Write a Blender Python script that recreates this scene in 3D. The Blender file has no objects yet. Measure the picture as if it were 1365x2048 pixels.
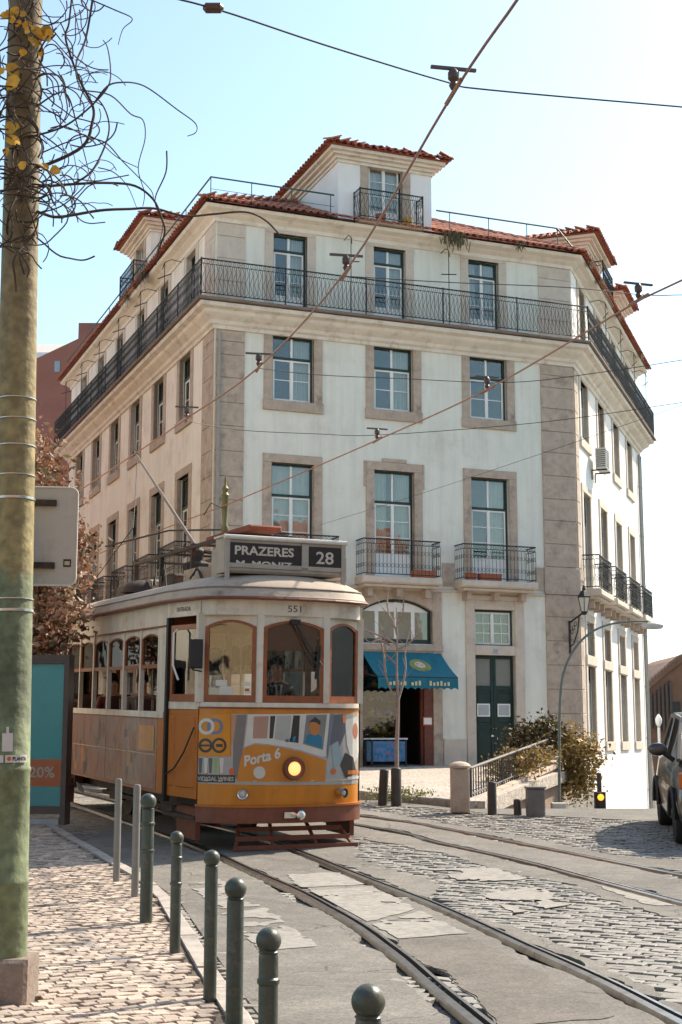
import bpy, bmesh, math, random
import numpy as np
from math import sin, cos, tan, pi, radians, atan, atan2, sqrt, hypot
from mathutils import Matrix, Vector
random.seed(7)
SC = bpy.context.scene
COL = SC.collection
# ------------------------------------------------------------------ camera
EYE = 1.65
FPX = 2855.0
TH = atan(456 / FPX)
cam = bpy.data.cameras.new('camera')
cam.sensor_fit = 'VERTICAL'; cam.sensor_height = 36.0; cam.sensor_width = 24.0
cam.lens = FPX / 2048 * 36.0
cam.clip_start = 0.1; cam.clip_end = 2000
camo = bpy.data.objects.new('camera', cam); COL.objects.link(camo)
camo.location = (0, 0, EYE); camo.rotation_euler = (pi / 2 + TH, 0, 0)
SC.camera = camo
# ------------------------------------------------------------------ sky, sun, exposure
SUN_AZ, SUN_EL = radians(50), radians(43)      # azimuth clockwise from +Y
wd = bpy.data.worlds.new('World'); SC.world = wd; wd.use_nodes = True
nt = wd.node_tree
bg = nt.nodes['Background']
sky = nt.nodes.new('ShaderNodeTexSky'); sky.sky_type = 'NISHITA'; sky.sun_disc = False
sky.sun_elevation = SUN_EL; sky.sun_rotation = SUN_AZ
sky.air_density = 1.0; sky.dust_density = 1.1; sky.ozone_density = 1.6
tint = nt.nodes.new('ShaderNodeMix'); tint.data_type = 'RGBA'; tint.blend_type = 'MULTIPLY'; tint.inputs['Factor'].default_value = 1.0
tint.inputs['B'].default_value = (1.02, 1.04, .93, 1)      # the film's slightly green, faded blue
nt.links.new(sky.outputs[0], tint.inputs['A']); nt.links.new(tint.outputs['Result'], bg.inputs[0]); bg.inputs[1].default_value = 0.13
sl = bpy.data.lights.new('sun', 'SUN'); sl.energy = 3.8; sl.angle = radians(0.6); sl.color = (1.0, 0.88, 0.72)
so = bpy.data.objects.new('sun', sl); COL.objects.link(so)
sd = Vector((sin(SUN_AZ) * cos(SUN_EL), cos(SUN_AZ) * cos(SUN_EL), sin(SUN_EL)))
so.rotation_euler = sd.to_track_quat('Z', 'Y').to_euler(); so.location = (30, 30, 40)
SC.view_settings.view_transform = 'Standard'; SC.view_settings.look = 'None'
SC.view_settings.exposure = 1.17; SC.view_settings.gamma = 1.0
SC.view_settings.use_curve_mapping = False
SC.cycles.use_denoising = True
SC.cycles.max_bounces = 7; SC.cycles.diffuse_bounces = 4; SC.cycles.glossy_bounces = 3
SC.cycles.transparent_max_bounces = 16; SC.cycles.transmission_bounces = 4
SC.cycles.caustics_reflective = False; SC.cycles.caustics_refractive = False

# ------------------------------------------------------------------ photo pixel -> ray
def ray(x, y):
    dx = (x - 682.5) / FPX; dz = -(y - 1024.0) / FPX
    return Vector((dx, cos(TH) - dz * sin(TH), sin(TH) + dz * cos(TH)))
def at_y(x, y, Y):
    r = ray(x, y); return Vector((0, 0, EYE)) + r * (Y / r.y)
def at_z(x, y, Z):
    r = ray(x, y); return Vector((0, 0, EYE)) + r * ((Z - EYE) / r.z)
def proj(p):
    X, Y, Z = p[0], p[1], p[2] - EYE
    d = Y * cos(TH) + Z * sin(TH); v = -Y * sin(TH) + Z * cos(TH)
    return 682.5 + FPX * X / d, 1024.0 - FPX * v / d
HP = [(0, .12), (11, .12), (13, .16), (15, .24), (17, .33), (20, .45), (23.5, .58), (30, .75), (37, .88), (60, 1.3), (400, 3)]
_hx = [a for a, b in HP]; _hz = [b for a, b in HP]
LA = Vector((2.05, 23.6)); LB = Vector((6.9, 39.4))          # the plaza's edge above the falling side street
LD = (LB - LA).normalized()
def sstep(a, b, t):
    t = min(1, max(0, (t - a) / (b - a))); return t * t * (3 - 2 * t)
def H(X, Y):
    z = float(np.interp(Y, _hx, _hz))
    e = (X - LA.x) * LD.y - (Y - LA.y) * LD.x                # distance to the right of the edge
    if e > -0.6 and Y > 22.0:
        f = Y - 22.6
        drop = 0.21 * f * sstep(0, 3.0, f) if f > 0 else 0
        drop = min(drop, 7.0)
        z -= drop * sstep(-0.3, 0.25, e)
    return z
def gnd(x, y, off=0.0):
    r = ray(x, y); lo, hi = 1.0, 120.0
    for _ in range(50):
        m = (lo + hi) / 2; p = Vector((0, 0, EYE)) + r * (m / r.y)
        if p.z > float(np.interp(p.y, _hx, _hz)) + off: lo = m
        else: hi = m
    return p

# ------------------------------------------------------------------ materials
MATS = {}
def lin(c):
    return tuple(((v / 255 + .055) / 1.055) ** 2.4 if v > 10 else v / 255 / 12.92 for v in c)
def mat(name, col, rough=0.7, metal=0.0, var=0.12, scale=6.0, bump=0.0, bscale=40.0, spec=0.4, dirt=None, dirts=2.0, emit=None, estr=0.0, coat=0.0, streak=0.0):
    """Principled with two scales of procedural colour variation, optional stains and fine relief."""
    if name in MATS: return MATS[name]
    m = bpy.data.materials.new(name); m.use_nodes = True; MATS[name] = m
    t = m.node_tree; b = t.nodes['Principled BSDF']; N = t.nodes.new; L = t.links.new
    b.inputs['Roughness'].default_value = rough; b.inputs['Metallic'].default_value = metal
    b.inputs['Specular IOR Level'].default_value = spec
    b.inputs['Coat Weight'].default_value = coat
    tc = N('ShaderNodeTexCoord')
    n1 = N('ShaderNodeTexNoise'); n1.inputs['Scale'].default_value = scale; n1.inputs['Detail'].default_value = 6; n1.inputs['Roughness'].default_value = .65
    L(tc.outputs['Object'], n1.inputs['Vector'])
    rp = N('ShaderNodeValToRGB'); L(n1.outputs['Fac'], rp.inputs[0])
    e = rp.color_ramp.elements; e[0].position = .3; e[1].position = .7
    e[0].color = tuple(v * (1 - var) for v in col) + (1,); e[1].color = tuple(min(1, v * (1 + var)) for v in col) + (1,)
    out = rp.outputs[0]
    if dirt:
        n2 = N('ShaderNodeTexNoise'); n2.inputs['Scale'].default_value = dirts; n2.inputs['Detail'].default_value = 8; n2.inputs['Roughness'].default_value = .7
        L(tc.outputs['Object'], n2.inputs['Vector'])
        r2 = N('ShaderNodeValToRGB'); r2.color_ramp.elements[0].position = .52; r2.color_ramp.elements[1].position = .72
        L(n2.outputs['Fac'], r2.inputs[0])
        mx = N('ShaderNodeMix'); mx.data_type = 'RGBA'; L(r2.outputs[0], mx.inputs['Factor'])
        L(out, mx.inputs['A']); mx.inputs['B'].default_value = tuple(dirt) + (1,); out = mx.outputs['Result']
    if streak:      # rain streaks: noise drawn out along z
        mpn = N('ShaderNodeMapping'); mpn.inputs['Scale'].default_value = (3.2, 3.2, .28); L(tc.outputs['Object'], mpn.inputs[0])
        n4 = N('ShaderNodeTexNoise'); n4.inputs['Scale'].default_value = 1.6; n4.inputs['Detail'].default_value = 7; n4.inputs['Roughness'].default_value = .6; L(mpn.outputs[0], n4.inputs['Vector'])
        mr4 = N('ShaderNodeMapRange'); mr4.inputs['From Min'].default_value = .42; mr4.inputs['From Max'].default_value = .72; mr4.inputs['To Min'].default_value = 1.0; mr4.inputs['To Max'].default_value = 1 - streak; L(n4.outputs['Fac'], mr4.inputs[0])
        h4 = N('ShaderNodeHueSaturation'); L(out, h4.inputs['Color']); L(mr4.outputs[0], h4.inputs['Value']); out = h4.outputs[0]
    L(out, b.inputs['Base Color'])
    if bump:
        n3 = N('ShaderNodeTexNoise'); n3.inputs['Scale'].default_value = bscale; n3.inputs['Detail'].default_value = 5
        L(tc.outputs['Object'], n3.inputs['Vector'])
        bp = N('ShaderNodeBump'); bp.inputs['Strength'].default_value = bump; bp.inputs['Distance'].default_value = .02
        L(n3.outputs['Fac'], bp.inputs['Height']); L(bp.outputs[0], b.inputs['Normal'])
    if emit:
        b.inputs['Emission Color'].default_value = tuple(emit) + (1,); b.inputs['Emission Strength'].default_value = estr
    return m
def island(m, amt=.25):
    """Per-piece brightness variation: multiply the base colour by a random value for each loose piece."""
    t = m.node_tree; b = t.nodes['Principled BSDF']; N = t.nodes.new; L = t.links.new
    src = b.inputs['Base Color'].links[0].from_socket
    g = N('ShaderNodeNewGeometry'); oi = N('ShaderNodeObjectInfo')
    ad = N('ShaderNodeMath'); ad.operation = 'ADD'; L(g.outputs['Random Per Island'], ad.inputs[0]); L(oi.outputs['Random'], ad.inputs[1])
    fr = N('ShaderNodeMath'); fr.operation = 'FRACT'; L(ad.outputs[0], fr.inputs[0])
    mr = N('ShaderNodeMapRange'); L(fr.outputs[0], mr.inputs['Value']); mr.inputs['To Min'].default_value = 1 - amt; mr.inputs['To Max'].default_value = 1 + amt
    hs = N('ShaderNodeHueSaturation'); L(src, hs.inputs['Color']); L(mr.outputs[0], hs.inputs['Value'])
    L(hs.outputs[0], b.inputs['Base Color']); return m
def glass(name, tint=(.75, .85, .88), refl=.18, rough=.02, dark=0.0):
    m = bpy.data.materials.new(name); m.use_nodes = True; MATS[name] = m
    t = m.node_tree; N = t.nodes.new; L = t.links.new
    t.nodes.remove(t.nodes['Principled BSDF']); o = t.nodes['Material Output']
    tr = N('ShaderNodeBsdfTransparent'); tr.inputs[0].default_value = tuple(tint) + (1,)
    gl = N('ShaderNodeBsdfGlossy'); gl.inputs['Roughness'].default_value = rough; gl.inputs[0].default_value = (.88, .90, .86, 1)
    fr = N('ShaderNodeFresnel'); fr.inputs[0].default_value = 1.5
    ma = N('ShaderNodeMath'); ma.operation = 'ADD'; L(fr.outputs[0], ma.inputs[0]); ma.inputs[1].default_value = refl; ma.use_clamp = True
    tc = N('ShaderNodeTexCoord'); nz = N('ShaderNodeTexNoise'); nz.inputs['Scale'].default_value = 2.5; L(tc.outputs['Object'], nz.inputs['Vector'])
    bp = N('ShaderNodeBump'); bp.inputs['Strength'].default_value = .06; bp.inputs['Distance'].default_value = .05; L(nz.outputs['Fac'], bp.inputs['Height'])
    L(bp.outputs[0], gl.inputs['Normal'])
    mx = N('ShaderNodeMixShader'); L(ma.outputs[0], mx.inputs[0]); L(tr.outputs[0], mx.inputs[1]); L(gl.outputs[0], mx.inputs[2]); L(mx.outputs[0], o.inputs[0])
    return m
plaster = mat('plaster', (.755, .75, .655), .9, var=.05, scale=1.2, bump=.15, bscale=60, dirt=(.64, .60, .51), dirts=.9, streak=.12)
plaster_warm = mat('plaster_warm', (.85, .79, .69), .9, var=.05, scale=1.2, bump=.15, bscale=60, dirt=(.66, .57, .46), dirts=.9, streak=.15)  # on the corner building's left side, warm bounced light put into the colour
plaster_white = mat('plaster_white', (.82, .81, .78), .9, var=.04, scale=1.5, bump=.1, bscale=60)
stone = mat('limestone', (.46, .37, .29), .85, var=.16, scale=5, bump=.3, bscale=30, dirt=(.25, .19, .15), dirts=2.2)
stone_pale = mat('limestone_pale', (.60, .52, .43), .85, var=.12, scale=4, bump=.2, bscale=30, dirt=(.42, .35, .28), dirts=2)
frame_green = mat('frame_green', (.02, .045, .04), .5, var=.2)
white_paint = mat('white_paint', (.80, .80, .76), .5, var=.04)
iron = mat('iron', (.025, .027, .027), .6, var=.3, scale=12)
tile_m = island(mat('roof_tile', (.37, .14, .082), .85, var=.3, scale=9, bump=.3, dirt=(.24, .10, .06), dirts=5), .3)
curtain_m = mat('curtain', (.78, .77, .70), .95, var=.06)
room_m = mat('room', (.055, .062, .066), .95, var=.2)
glass_m = glass('window_glass', (.90, .92, .90), .06)
glass_dark = glass('tram_glass', (.88, .88, .85), .06)
pipe_m = mat('pipe_paint', (.30, .29, .26), .6)

# ------------------------------------------------------------------ mesh building
class MB:
    def __init__(s): s.v = []; s.f = []; s.m = []; s.mi = 0
    def add(s, vs, fs, M=None):
        k = len(s.v)
        s.v += [tuple(M @ Vector(p)) for p in vs] if M is not None else [tuple(p) for p in vs]
        s.f += [tuple(k + i for i in f) for f in fs]; s.m += [s.mi] * len(fs); return s
    def box(s, x0, x1, y0, y1, z0, z1, M=None):
        if x0 > x1: x0, x1 = x1, x0
        if y0 > y1: y0, y1 = y1, y0
        if z0 > z1: z0, z1 = z1, z0
        return s.add([(x0, y0, z0), (x1, y0, z0), (x1, y1, z0), (x0, y1, z0), (x0, y0, z1), (x1, y0, z1), (x1, y1, z1), (x0, y1, z1)],
                     [(0, 3, 2, 1), (4, 5, 6, 7), (0, 1, 5, 4), (1, 2, 6, 5), (2, 3, 7, 6), (3, 0, 4, 7)], M)
    def bbox(s, x0, x1, y0, y1, z0, z1, b=.01, M=None):
        """box with chamfered vertical/horizontal edges on its outer (-y) side"""
        if x0 > x1: x0, x1 = x1, x0
        if z0 > z1: z0, z1 = z1, z0
        v = [(x0, y1, z0), (x1, y1, z0), (x1, y1, z1), (x0, y1, z1), (x0, y0 + b, z0), (x1, y0 + b, z0), (x1, y0 + b, z1), (x0, y0 + b, z1),
             (x0 + b, y0, z0 + b), (x1 - b, y0, z0 + b), (x1 - b, y0, z1 - b), (x0 + b, y0, z1 - b)]
        f = [(0, 1, 5, 4), (1, 2, 6, 5), (2, 3, 7, 6), (3, 0, 4, 7), (4, 5, 9, 8), (5, 6, 10, 9), (6, 7, 11, 10), (7, 4, 8, 11), (8, 9, 10, 11), (3, 2, 1, 0)]
        return s.add(v, f, M)
    def tube(s, pts, r, n=6, cap=True, M=None):
        pts = [Vector(p) for p in pts]; rs = r if isinstance(r, (list, tuple)) else [r] * len(pts)
        V = []; F = []; up = None
        for i, p in enumerate(pts):
            d = (pts[min(i + 1, len(pts) - 1)] - pts[max(i - 1, 0)])
            if d.length < 1e-9: d = Vector((0, 0, 1))
            d.normalize()
            if up is None:
                up = Vector((0, 0, 1)) if abs(d.z) < .9 else Vector((1, 0, 0))
            a = d.cross(up)
            if a.length < 1e-6: a = d.orthogonal()
            a.normalize(); b = a.cross(d).normalized(); up = b
            for k in range(n):
                t = 2 * pi * k / n; V.append(p + (a * cos(t) + b * sin(t)) * rs[i])
        for i in range(len(pts) - 1):
            for k in range(n):
                k2 = (k + 1) % n; F.append((i * n + k, i * n + k2, (i + 1) * n + k2, (i + 1) * n + k))
        if cap: F.append(tuple(range(n))[::-1]); F.append(tuple((len(pts) - 1) * n + k for k in range(n)))
        return s.add(V, F, M)
    def lathe(s, prof, n=16, c=(0, 0, 0), M=None):
        V = []; F = []
        for r, z in prof:
            for k in range(n): V.append((c[0] + r * cos(2 * pi * k / n), c[1] + r * sin(2 * pi * k / n), c[2] + z))
        for i in range(len(prof) - 1):
            for k in range(n):
                k2 = (k + 1) % n; F.append((i * n + k, i * n + k2, (i + 1) * n + k2, (i + 1) * n + k))
        F.append(tuple(range(n))[::-1]); F.append(tuple((len(prof) - 1) * n + k for k in range(n)))
        return s.add(V, F, M)
    def prism(s, poly, y0, y1, M=None):
        """polygon in xz extruded along y"""
        n = len(poly)
        V = [(x, y0, z) for x, z in poly] + [(x, y1, z) for x, z in poly]
        F = [tuple(range(n)), tuple(range(2 * n - 1, n - 1, -1))] + [(i, i + n, (i + 1) % n + n, (i + 1) % n) for i in range(n)]
        return s.add(V, F, M)
    def slab(s, poly, z0, z1, M=None):
        n = len(poly)
        V = [(x, y, z0) for x, y in poly] + [(x, y, z1) for x, y in poly]
        F = [tuple(range(n))[::-1], tuple(range(n, 2 * n))] + [(i, (i + 1) % n, (i + 1) % n + n, i + n) for i in range(n)]
        return s.add(V, F, M)
    def mesh(s, name, mats, smooth=False, fix=True):
        me = bpy.data.meshes.new(name); me.from_pydata(s.v, [], s.f)
        for m in (mats if isinstance(mats, (list, tuple)) else [mats]): me.materials.append(m)
        if any(s.m): me.polygons.foreach_set('material_index', s.m)
        if fix and len(s.f) < 60000:
            bm = bmesh.new(); bm.from_mesh(me); bmesh.ops.recalc_face_normals(bm, faces=bm.faces); bm.to_mesh(me); bm.free()
        if smooth:
            me.polygons.foreach_set('use_smooth', [True] * len(me.polygons))
            try: me.set_sharp_from_angle(angle=radians(40))
            except Exception: pass
        me.update(); return me
WM = {}
I4 = Matrix.Identity(4)
def put(name, me, parent=None, M=I4):
    o = bpy.data.objects.new(name, me); COL.objects.link(o); WM[o] = M.copy()
    if parent is not None:
        o.parent = parent; o.matrix_basis = WM[parent].inverted() @ M
    else: o.matrix_basis = M
    return o
def part(name, mb, mats, parent, M=None, smooth=False):
    if M is None: M = WM[parent] if parent is not None else I4
    return put(name, mb.mesh(name, mats, smooth), parent, M)
def tag(o, label, cat=None, group=None, kind=None):
    o['label'] = label
    if cat: o['category'] = cat
    if group: o['group'] = group
    if kind: o['kind'] = kind
    return o
def thing(name, label, cat, loc=(0, 0, 0), group=None, M=None):
    return tag(put(name, None, None, M if M is not None else Matrix.Translation(loc)), label, cat, group)
def struct(name, mb, m, smooth=False):
    o = part(name, mb, m, None, I4, smooth); o['kind'] = 'structure'; return o
def wpart(name, mb, mats, parent, smooth=False):
    """mb is in world coordinates"""
    return part(name, mb, mats, parent, I4, smooth)
def rotz(a): return Matrix.Rotation(a, 4, 'Z')
def T(x, y, z): return Matrix.Translation((x, y, z))
FONT = {}
def text_polys(s, h=1.0, bold=0.0):
    """text as a triangulated 2D mesh: verts (x,z), faces; height of capitals about h"""
    cu = bpy.data.curves.new('t', 'FONT'); cu.body = s; cu.size = h / .7; cu.offset = bold; cu.fill_mode = 'FRONT'; cu.resolution_u = 3
    ob = bpy.data.objects.new('t', cu); COL.objects.link(ob)
    dg = bpy.context.evaluated_depsgraph_get(); me = bpy.data.meshes.new_from_object(ob.evaluated_get(dg))
    V = [(v.co.x, v.co.y) for v in me.vertices]; F = [tuple(p.vertices) for p in me.polygons]
    bpy.data.objects.remove(ob); bpy.data.curves.remove(cu); bpy.data.meshes.remove(me)
    if not V: return [], [], 0
    x0 = min(v[0] for v in V); V = [(a - x0, b) for a, b in V]
    return V, F, max(v[0] for v in V)
def text_on(mb, s, x0, x1, z0, h, y, flip=False, bold=.01):
    """flat text in the xz plane at depth y, squeezed into x0..x1"""
    V, F, w = text_polys(s, h, bold * h)
    if w: mb.add([(x0 + a / w * (x1 - x0), y, z0 + b) for a, b in V], F)
# ================================================================== GROUND
from mathutils import noise as MN
def nz(x, y, s=1.0, k=0.0): return MN.noise(Vector((x * s + k, y * s - k, k * 1.7)))
asphalt = mat('asphalt', (.168, .156, .138), .9, var=.30, scale=2.2, bump=.6, bscale=130, dirt=(.085, .072, .06), dirts=1.1)
def road_mat(name, base, crack=True):
    m = bpy.data.materials.new(name); m.use_nodes = True; MATS[name] = m
    t = m.node_tree; b = t.nodes['Principled BSDF']; N = t.nodes.new; L = t.links.new; b.inputs['Roughness'].default_value = .88
    tc = N('ShaderNodeTexCoord')
    def noise(s, d=6, r=.6): n = N('ShaderNodeTexNoise'); n.inputs['Scale'].default_value = s; n.inputs['Detail'].default_value = d; n.inputs['Roughness'].default_value = r; L(tc.outputs['Object'], n.inputs['Vector']); return n.outputs['Fac']
    def rng(src, a, c, lo, hi): q = N('ShaderNodeMapRange'); q.inputs['From Min'].default_value = a; q.inputs['From Max'].default_value = c; q.inputs['To Min'].default_value = lo; q.inputs['To Max'].default_value = hi; L(src, q.inputs[0]); return q.outputs[0]
    def mul(a, c): q = N('ShaderNodeMath'); q.operation = 'MULTIPLY'; L(a, q.inputs[0]); L(c, q.inputs[1]); return q.outputs[0]
    v = N('ShaderNodeTexVoronoi'); v.inputs['Scale'].default_value = 75; L(tc.outputs['Object'], v.inputs['Vector']); sp = N('ShaderNodeSeparateColor'); L(v.outputs['Color'], sp.inputs[0])
    f = mul(rng(sp.outputs[0], 0, 1, .72, 1.30), rng(noise(1.1, 8, .7), .32, .68, .74, 1.22)); f = mul(f, rng(noise(7, 6), .35, .7, .88, 1.12)); f = mul(f, rng(noise(.45, 4), .35, .6, .86, 1.1))
    if crack:
        mp = N('ShaderNodeMapping'); L(tc.outputs['Object'], mp.inputs[0]); nd = N('ShaderNodeTexNoise'); nd.inputs['Scale'].default_value = 3; nd.inputs['Detail'].default_value = 6; L(tc.outputs['Object'], nd.inputs['Vector'])
        ad = N('ShaderNodeMix'); ad.data_type = 'RGBA'; ad.blend_type = 'ADD'; ad.inputs['Factor'].default_value = .35; L(tc.outputs['Object'], ad.inputs['A']); L(nd.outputs['Color'], ad.inputs['B'])
        vc = N('ShaderNodeTexVoronoi'); vc.feature = 'DISTANCE_TO_EDGE'; vc.inputs['Scale'].default_value = .95; L(ad.outputs['Result'], vc.inputs['Vector'])
        gate = rng(noise(.8, 3), .47, .56, 0, 1)
        ck = rng(vc.outputs['Distance'], .003, .012, .5, 1.0); q = N('ShaderNodeMix'); q.data_type = 'FLOAT'; L(gate, q.inputs[0]); q.inputs[2].default_value = 1.0; L(ck, q.inputs[3]); f = mul(f, q.outputs[0])
    rgb = N('ShaderNodeHueSaturation'); rgb.inputs['Color'].default_value = base + (1,); L(f, rgb.inputs['Value']); L(rgb.outputs[0], b.inputs['Base Color'])
    bp = N('ShaderNodeBump'); bp.inputs['Strength'].default_value = .55; bp.inputs['Distance'].default_value = .012; L(f, bp.inputs['Height']); L(bp.outputs[0], b.inputs['Normal']); return m
asphalt = road_mat('worn_asphalt', (.155, .142, .123))
asphalt_new = road_mat('asphalt_repair', (.135, .118, .098), False)
sett_m = island(mat('granite_sett', (.235, .222, .20), .75, var=.2, scale=14, bump=.35, bscale=60, dirt=(.12, .10, .085), dirts=7), .22)
calc_m = island(mat('calcada_stone', (.41, .33, .265), .75, var=.15, scale=14, bump=.3, bscale=60, dirt=(.26, .20, .16), dirts=5), .3)
paint_m = mat('road_paint', (.275, .256, .228), .85, var=.25, scale=14, bump=.4, bscale=90, dirt=(.175, .16, .138), dirts=3.2)
kerb_m = mat('kerb_stone', (.36, .32, .28), .8, var=.2, scale=6, bump=.3, bscale=50, dirt=(.2, .16, .13), dirts=4)
joint_m = mat('joint_earth', (.10, .08, .062), .95, var=.3, scale=20, bump=.4)
steel = mat('rail_steel', (.42, .40, .38), .32, metal=1.0, var=.2, scale=9, dirt=(.16, .10, .07), dirts=3)
steel_dark = mat('rail_groove', (.05, .04, .033), .7, var=.3, scale=14)
def cobble_ground(name, c1, c2, joint, scale):
    m = bpy.data.materials.new(name); m.use_nodes = True
    t = m.node_tree; b = t.nodes['Principled BSDF']; N = t.nodes.new; L = t.links.new
    b.inputs['Roughness'].default_value = .9
    tc = N('ShaderNodeTexCoord')
    v = N('ShaderNodeTexVoronoi'); v.inputs['Scale'].default_value = scale; L(tc.outputs['Object'], v.inputs['Vector'])
    v2 = N('ShaderNodeTexVoronoi'); v2.feature = 'DISTANCE_TO_EDGE'; v2.inputs['Scale'].default_value = scale; L(tc.outputs['Object'], v2.inputs['Vector'])
    n = N('ShaderNodeTexNoise'); n.inputs['Scale'].default_value = .7; n.inputs['Detail'].default_value = 6; L(tc.outputs['Object'], n.inputs['Vector'])
    sp = N('ShaderNodeSeparateColor'); L(v.outputs['Color'], sp.inputs[0])
    av = N('ShaderNodeMath'); av.operation = 'ADD'; L(sp.outputs[0], av.inputs[0]); L(n.outputs['Fac'], av.inputs[1])
    r = N('ShaderNodeValToRGB'); r.color_ramp.elements[0].position = .35; r.color_ramp.elements[1].position = 1.0
    hv = N('ShaderNodeMath'); hv.operation = 'MULTIPLY'; hv.inputs[1].default_value = .75; L(av.outputs[0], hv.inputs[0]); L(hv.outputs[0], r.inputs[0])
    r.color_ramp.elements[0].color = c1 + (1,); r.color_ramp.elements[1].color = c2 + (1,)
    e = N('ShaderNodeMapRange'); L(v2.outputs['Distance'], e.inputs['Value']); e.inputs['From Max'].default_value = .10
    mx = N('ShaderNodeMix'); mx.data_type = 'RGBA'; L(e.outputs[0], mx.inputs['Factor']); mx.inputs['A'].default_value = joint + (1,); L(r.outputs[0], mx.inputs['B'])
    L(mx.outputs['Result'], b.inputs['Base Color'])
    bp = N('ShaderNodeBump'); bp.inputs['Strength'].default_value = .5; bp.inputs['Distance'].default_value = .02; L(e.outputs[0], bp.inputs['Height']); L(bp.outputs[0], b.inputs['Normal'])
    return m
ground_m = cobble_ground('street_ground', (.13, .12, .105), (.235, .222, .20), (.10, .085, .068), 7.0)
plaza_m = cobble_ground('plaza_calcada', (.36, .31, .26), (.52, .46, .40), (.24, .19, .15), 11.0)

def axis(segs):
    o = []
    for a, b, st in segs:
        n = max(1, int(round((b - a) / st))); o += [a + (b - a) * i / n for i in range(n)]
    return o + [segs[-1][1]]
gx = axis([(-120, -20, 10), (-20, -6, 1), (-6, 16, .35), (16, 40, 2), (40, 160, 12)])
gy = axis([(-40, 4, 4), (4, 20, .5), (20, 46, .35), (46, 80, 2), (80, 320, 20)])
g = MB(); nx = len(gx)
for Y in gy:
    for X in gx:
        g.v.append((X, Y, H(X, Y) - .035 if Y < 60 else H(X, min(Y, 60)) - .035))
for j in range(len(gy) - 1):
    for i in range(nx - 1):
        a = j * nx + i; g.f.append((a, a + 1, a + nx + 1, a + nx)); g.m.append(0)
struct('ground', g, ground_m, True)

def segdist(px, py, pts):
    best = 1e9
    for (ax, ay), (bx, by) in zip(pts, pts[1:]):
        dx, dy = bx - ax, by - ay; L2 = dx * dx + dy * dy
        t = max(0, min(1, ((px - ax) * dx + (py - ay) * dy) / L2)) if L2 else 0
        d = hypot(px - ax - t * dx, py - ay - t * dy)
        if d < best: best = d
    return best
def inside(px, py, poly):
    c = False; n = len(poly); j = n - 1
    for i in range(n):
        xi, yi = poly[i]; xj, yj = poly[j]
        if (yi > py) != (yj > py) and px < (xj - xi) * (py - yi) / (yj - yi) + xi: c = not c
        j = i
    return c
def sdf(px, py, poly):
    d = segdist(px, py, poly + poly[:1]); return d if inside(px, py, poly) else -d
def sheet(f, x0, x1, y0, y1, st, zf, skirt=.03):
    """surface over the cells where f > 0, its edge cut along f = 0, with a vertical skirt"""
    mb = MB(); nx = int((x1 - x0) / st) + 1; ny = int((y1 - y0) / st) + 1
    V = {}
    val = [[f(x0 + i * st, y0 + j * st) for i in range(nx)] for j in range(ny)]
    def vid(key, x, y, low=False):
        k = (key, low)
        if k not in V:
            V[k] = len(mb.v); mb.v.append((x, y, zf(x, y) - (skirt if low else 0)))
        return V[k]
    for j in range(ny - 1):
        for i in range(nx - 1):
            cs = [(i, j), (i + 1, j), (i + 1, j + 1), (i, j + 1)]
            vs = [val[b][a] for a, b in cs]
            if max(vs) <= 0: continue
            loop = []; cross = []
            for k in range(4):
                a, b = cs[k], cs[(k + 1) % 4]; va, vb = vs[k], vs[(k + 1) % 4]
                if va > 0: loop.append(vid(a, x0 + a[0] * st, y0 + a[1] * st))
                if (va > 0) != (vb > 0):
                    t = va / (va - vb); key = (min(a, b), max(a, b))
                    x = x0 + (a[0] + (b[0] - a[0]) * t) * st; y = y0 + (a[1] + (b[1] - a[1]) * t) * st
                    loop.append(vid(key, x, y)); cross.append((key, x, y))
            if len(loop) >= 3: mb.f.append(tuple(loop)); mb.m.append(0)
            if len(cross) == 2 and skirt:
                (ka, xa, ya), (kb, xb, yb) = cross
                mb.f.append((vid(ka, xa, ya), vid(kb, xb, yb), vid(kb, xb, yb, True), vid(ka, xa, ya, True))); mb.m.append(0)
    return mb
def P2(l, off=0.0):
    return [(p.x, p.y) for p in (gnd(x, y, off) for x, y in l)]
# --- rails
def smooth_path(pts, n=4):
    out = []
    P = [Vector(p) for p in pts]
    for i in range(len(P) - 1):
        p0 = P[max(i - 1, 0)]; p1 = P[i]; p2 = P[i + 1]; p3 = P[min(i + 2, len(P) - 1)]
        for k in range(n):
            t = k / n
            out.append(.5 * ((2 * p1) + (-p0 + p2) * t + (2 * p0 - 5 * p1 + 4 * p2 - p3) * t * t + (-p0 + 3 * p1 - 3 * p2 + p3) * t ** 3))
    out.append(P[-1]); return out
TA = radians(-23.8)                                   # heading of the track under the tram, going away
TD = Vector((sin(TA), cos(TA))); TN = Vector((cos(TA), -sin(TA)))
def extend(pts, back, front, bd=TD):
    a = Vector(pts[0]); out = [tuple(a + bd * back), tuple(a + bd * back * .5)] + list(pts)
    b = Vector(pts[-1]); d = (b - Vector(pts[-2])).normalized(); out += [tuple(b + d * front * .5), tuple(b + d * front)]
    return out
R1 = P2([(379, 1690), (497, 1744), (600, 1790), (701, 1847), (785, 1908), (858, 1972), (936, 2037)])
R2 = P2([(645, 1723), (740, 1765), (869, 1815), (992, 1871), (1104, 1922), (1217, 1975), (1345, 2042)])
R3 = P2([(684, 1647), (880, 1689), (1048, 1726), (1160, 1756), (1365, 1810)])
R4 = P2([(720, 1633), (880, 1658), (1093, 1700), (1345, 1750)])
a2 = Vector((-.55, .835)).normalized()
R0 = P2([(141, 1608), (267, 1651)])
def offs(p, d): return tuple(Vector(p) + TN * d)
R1 = R0 + R1; R2 = [offs(R0[0], .95), offs(R0[1], .95), offs(R1[2], 1.0)] + R2[1:]
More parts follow.
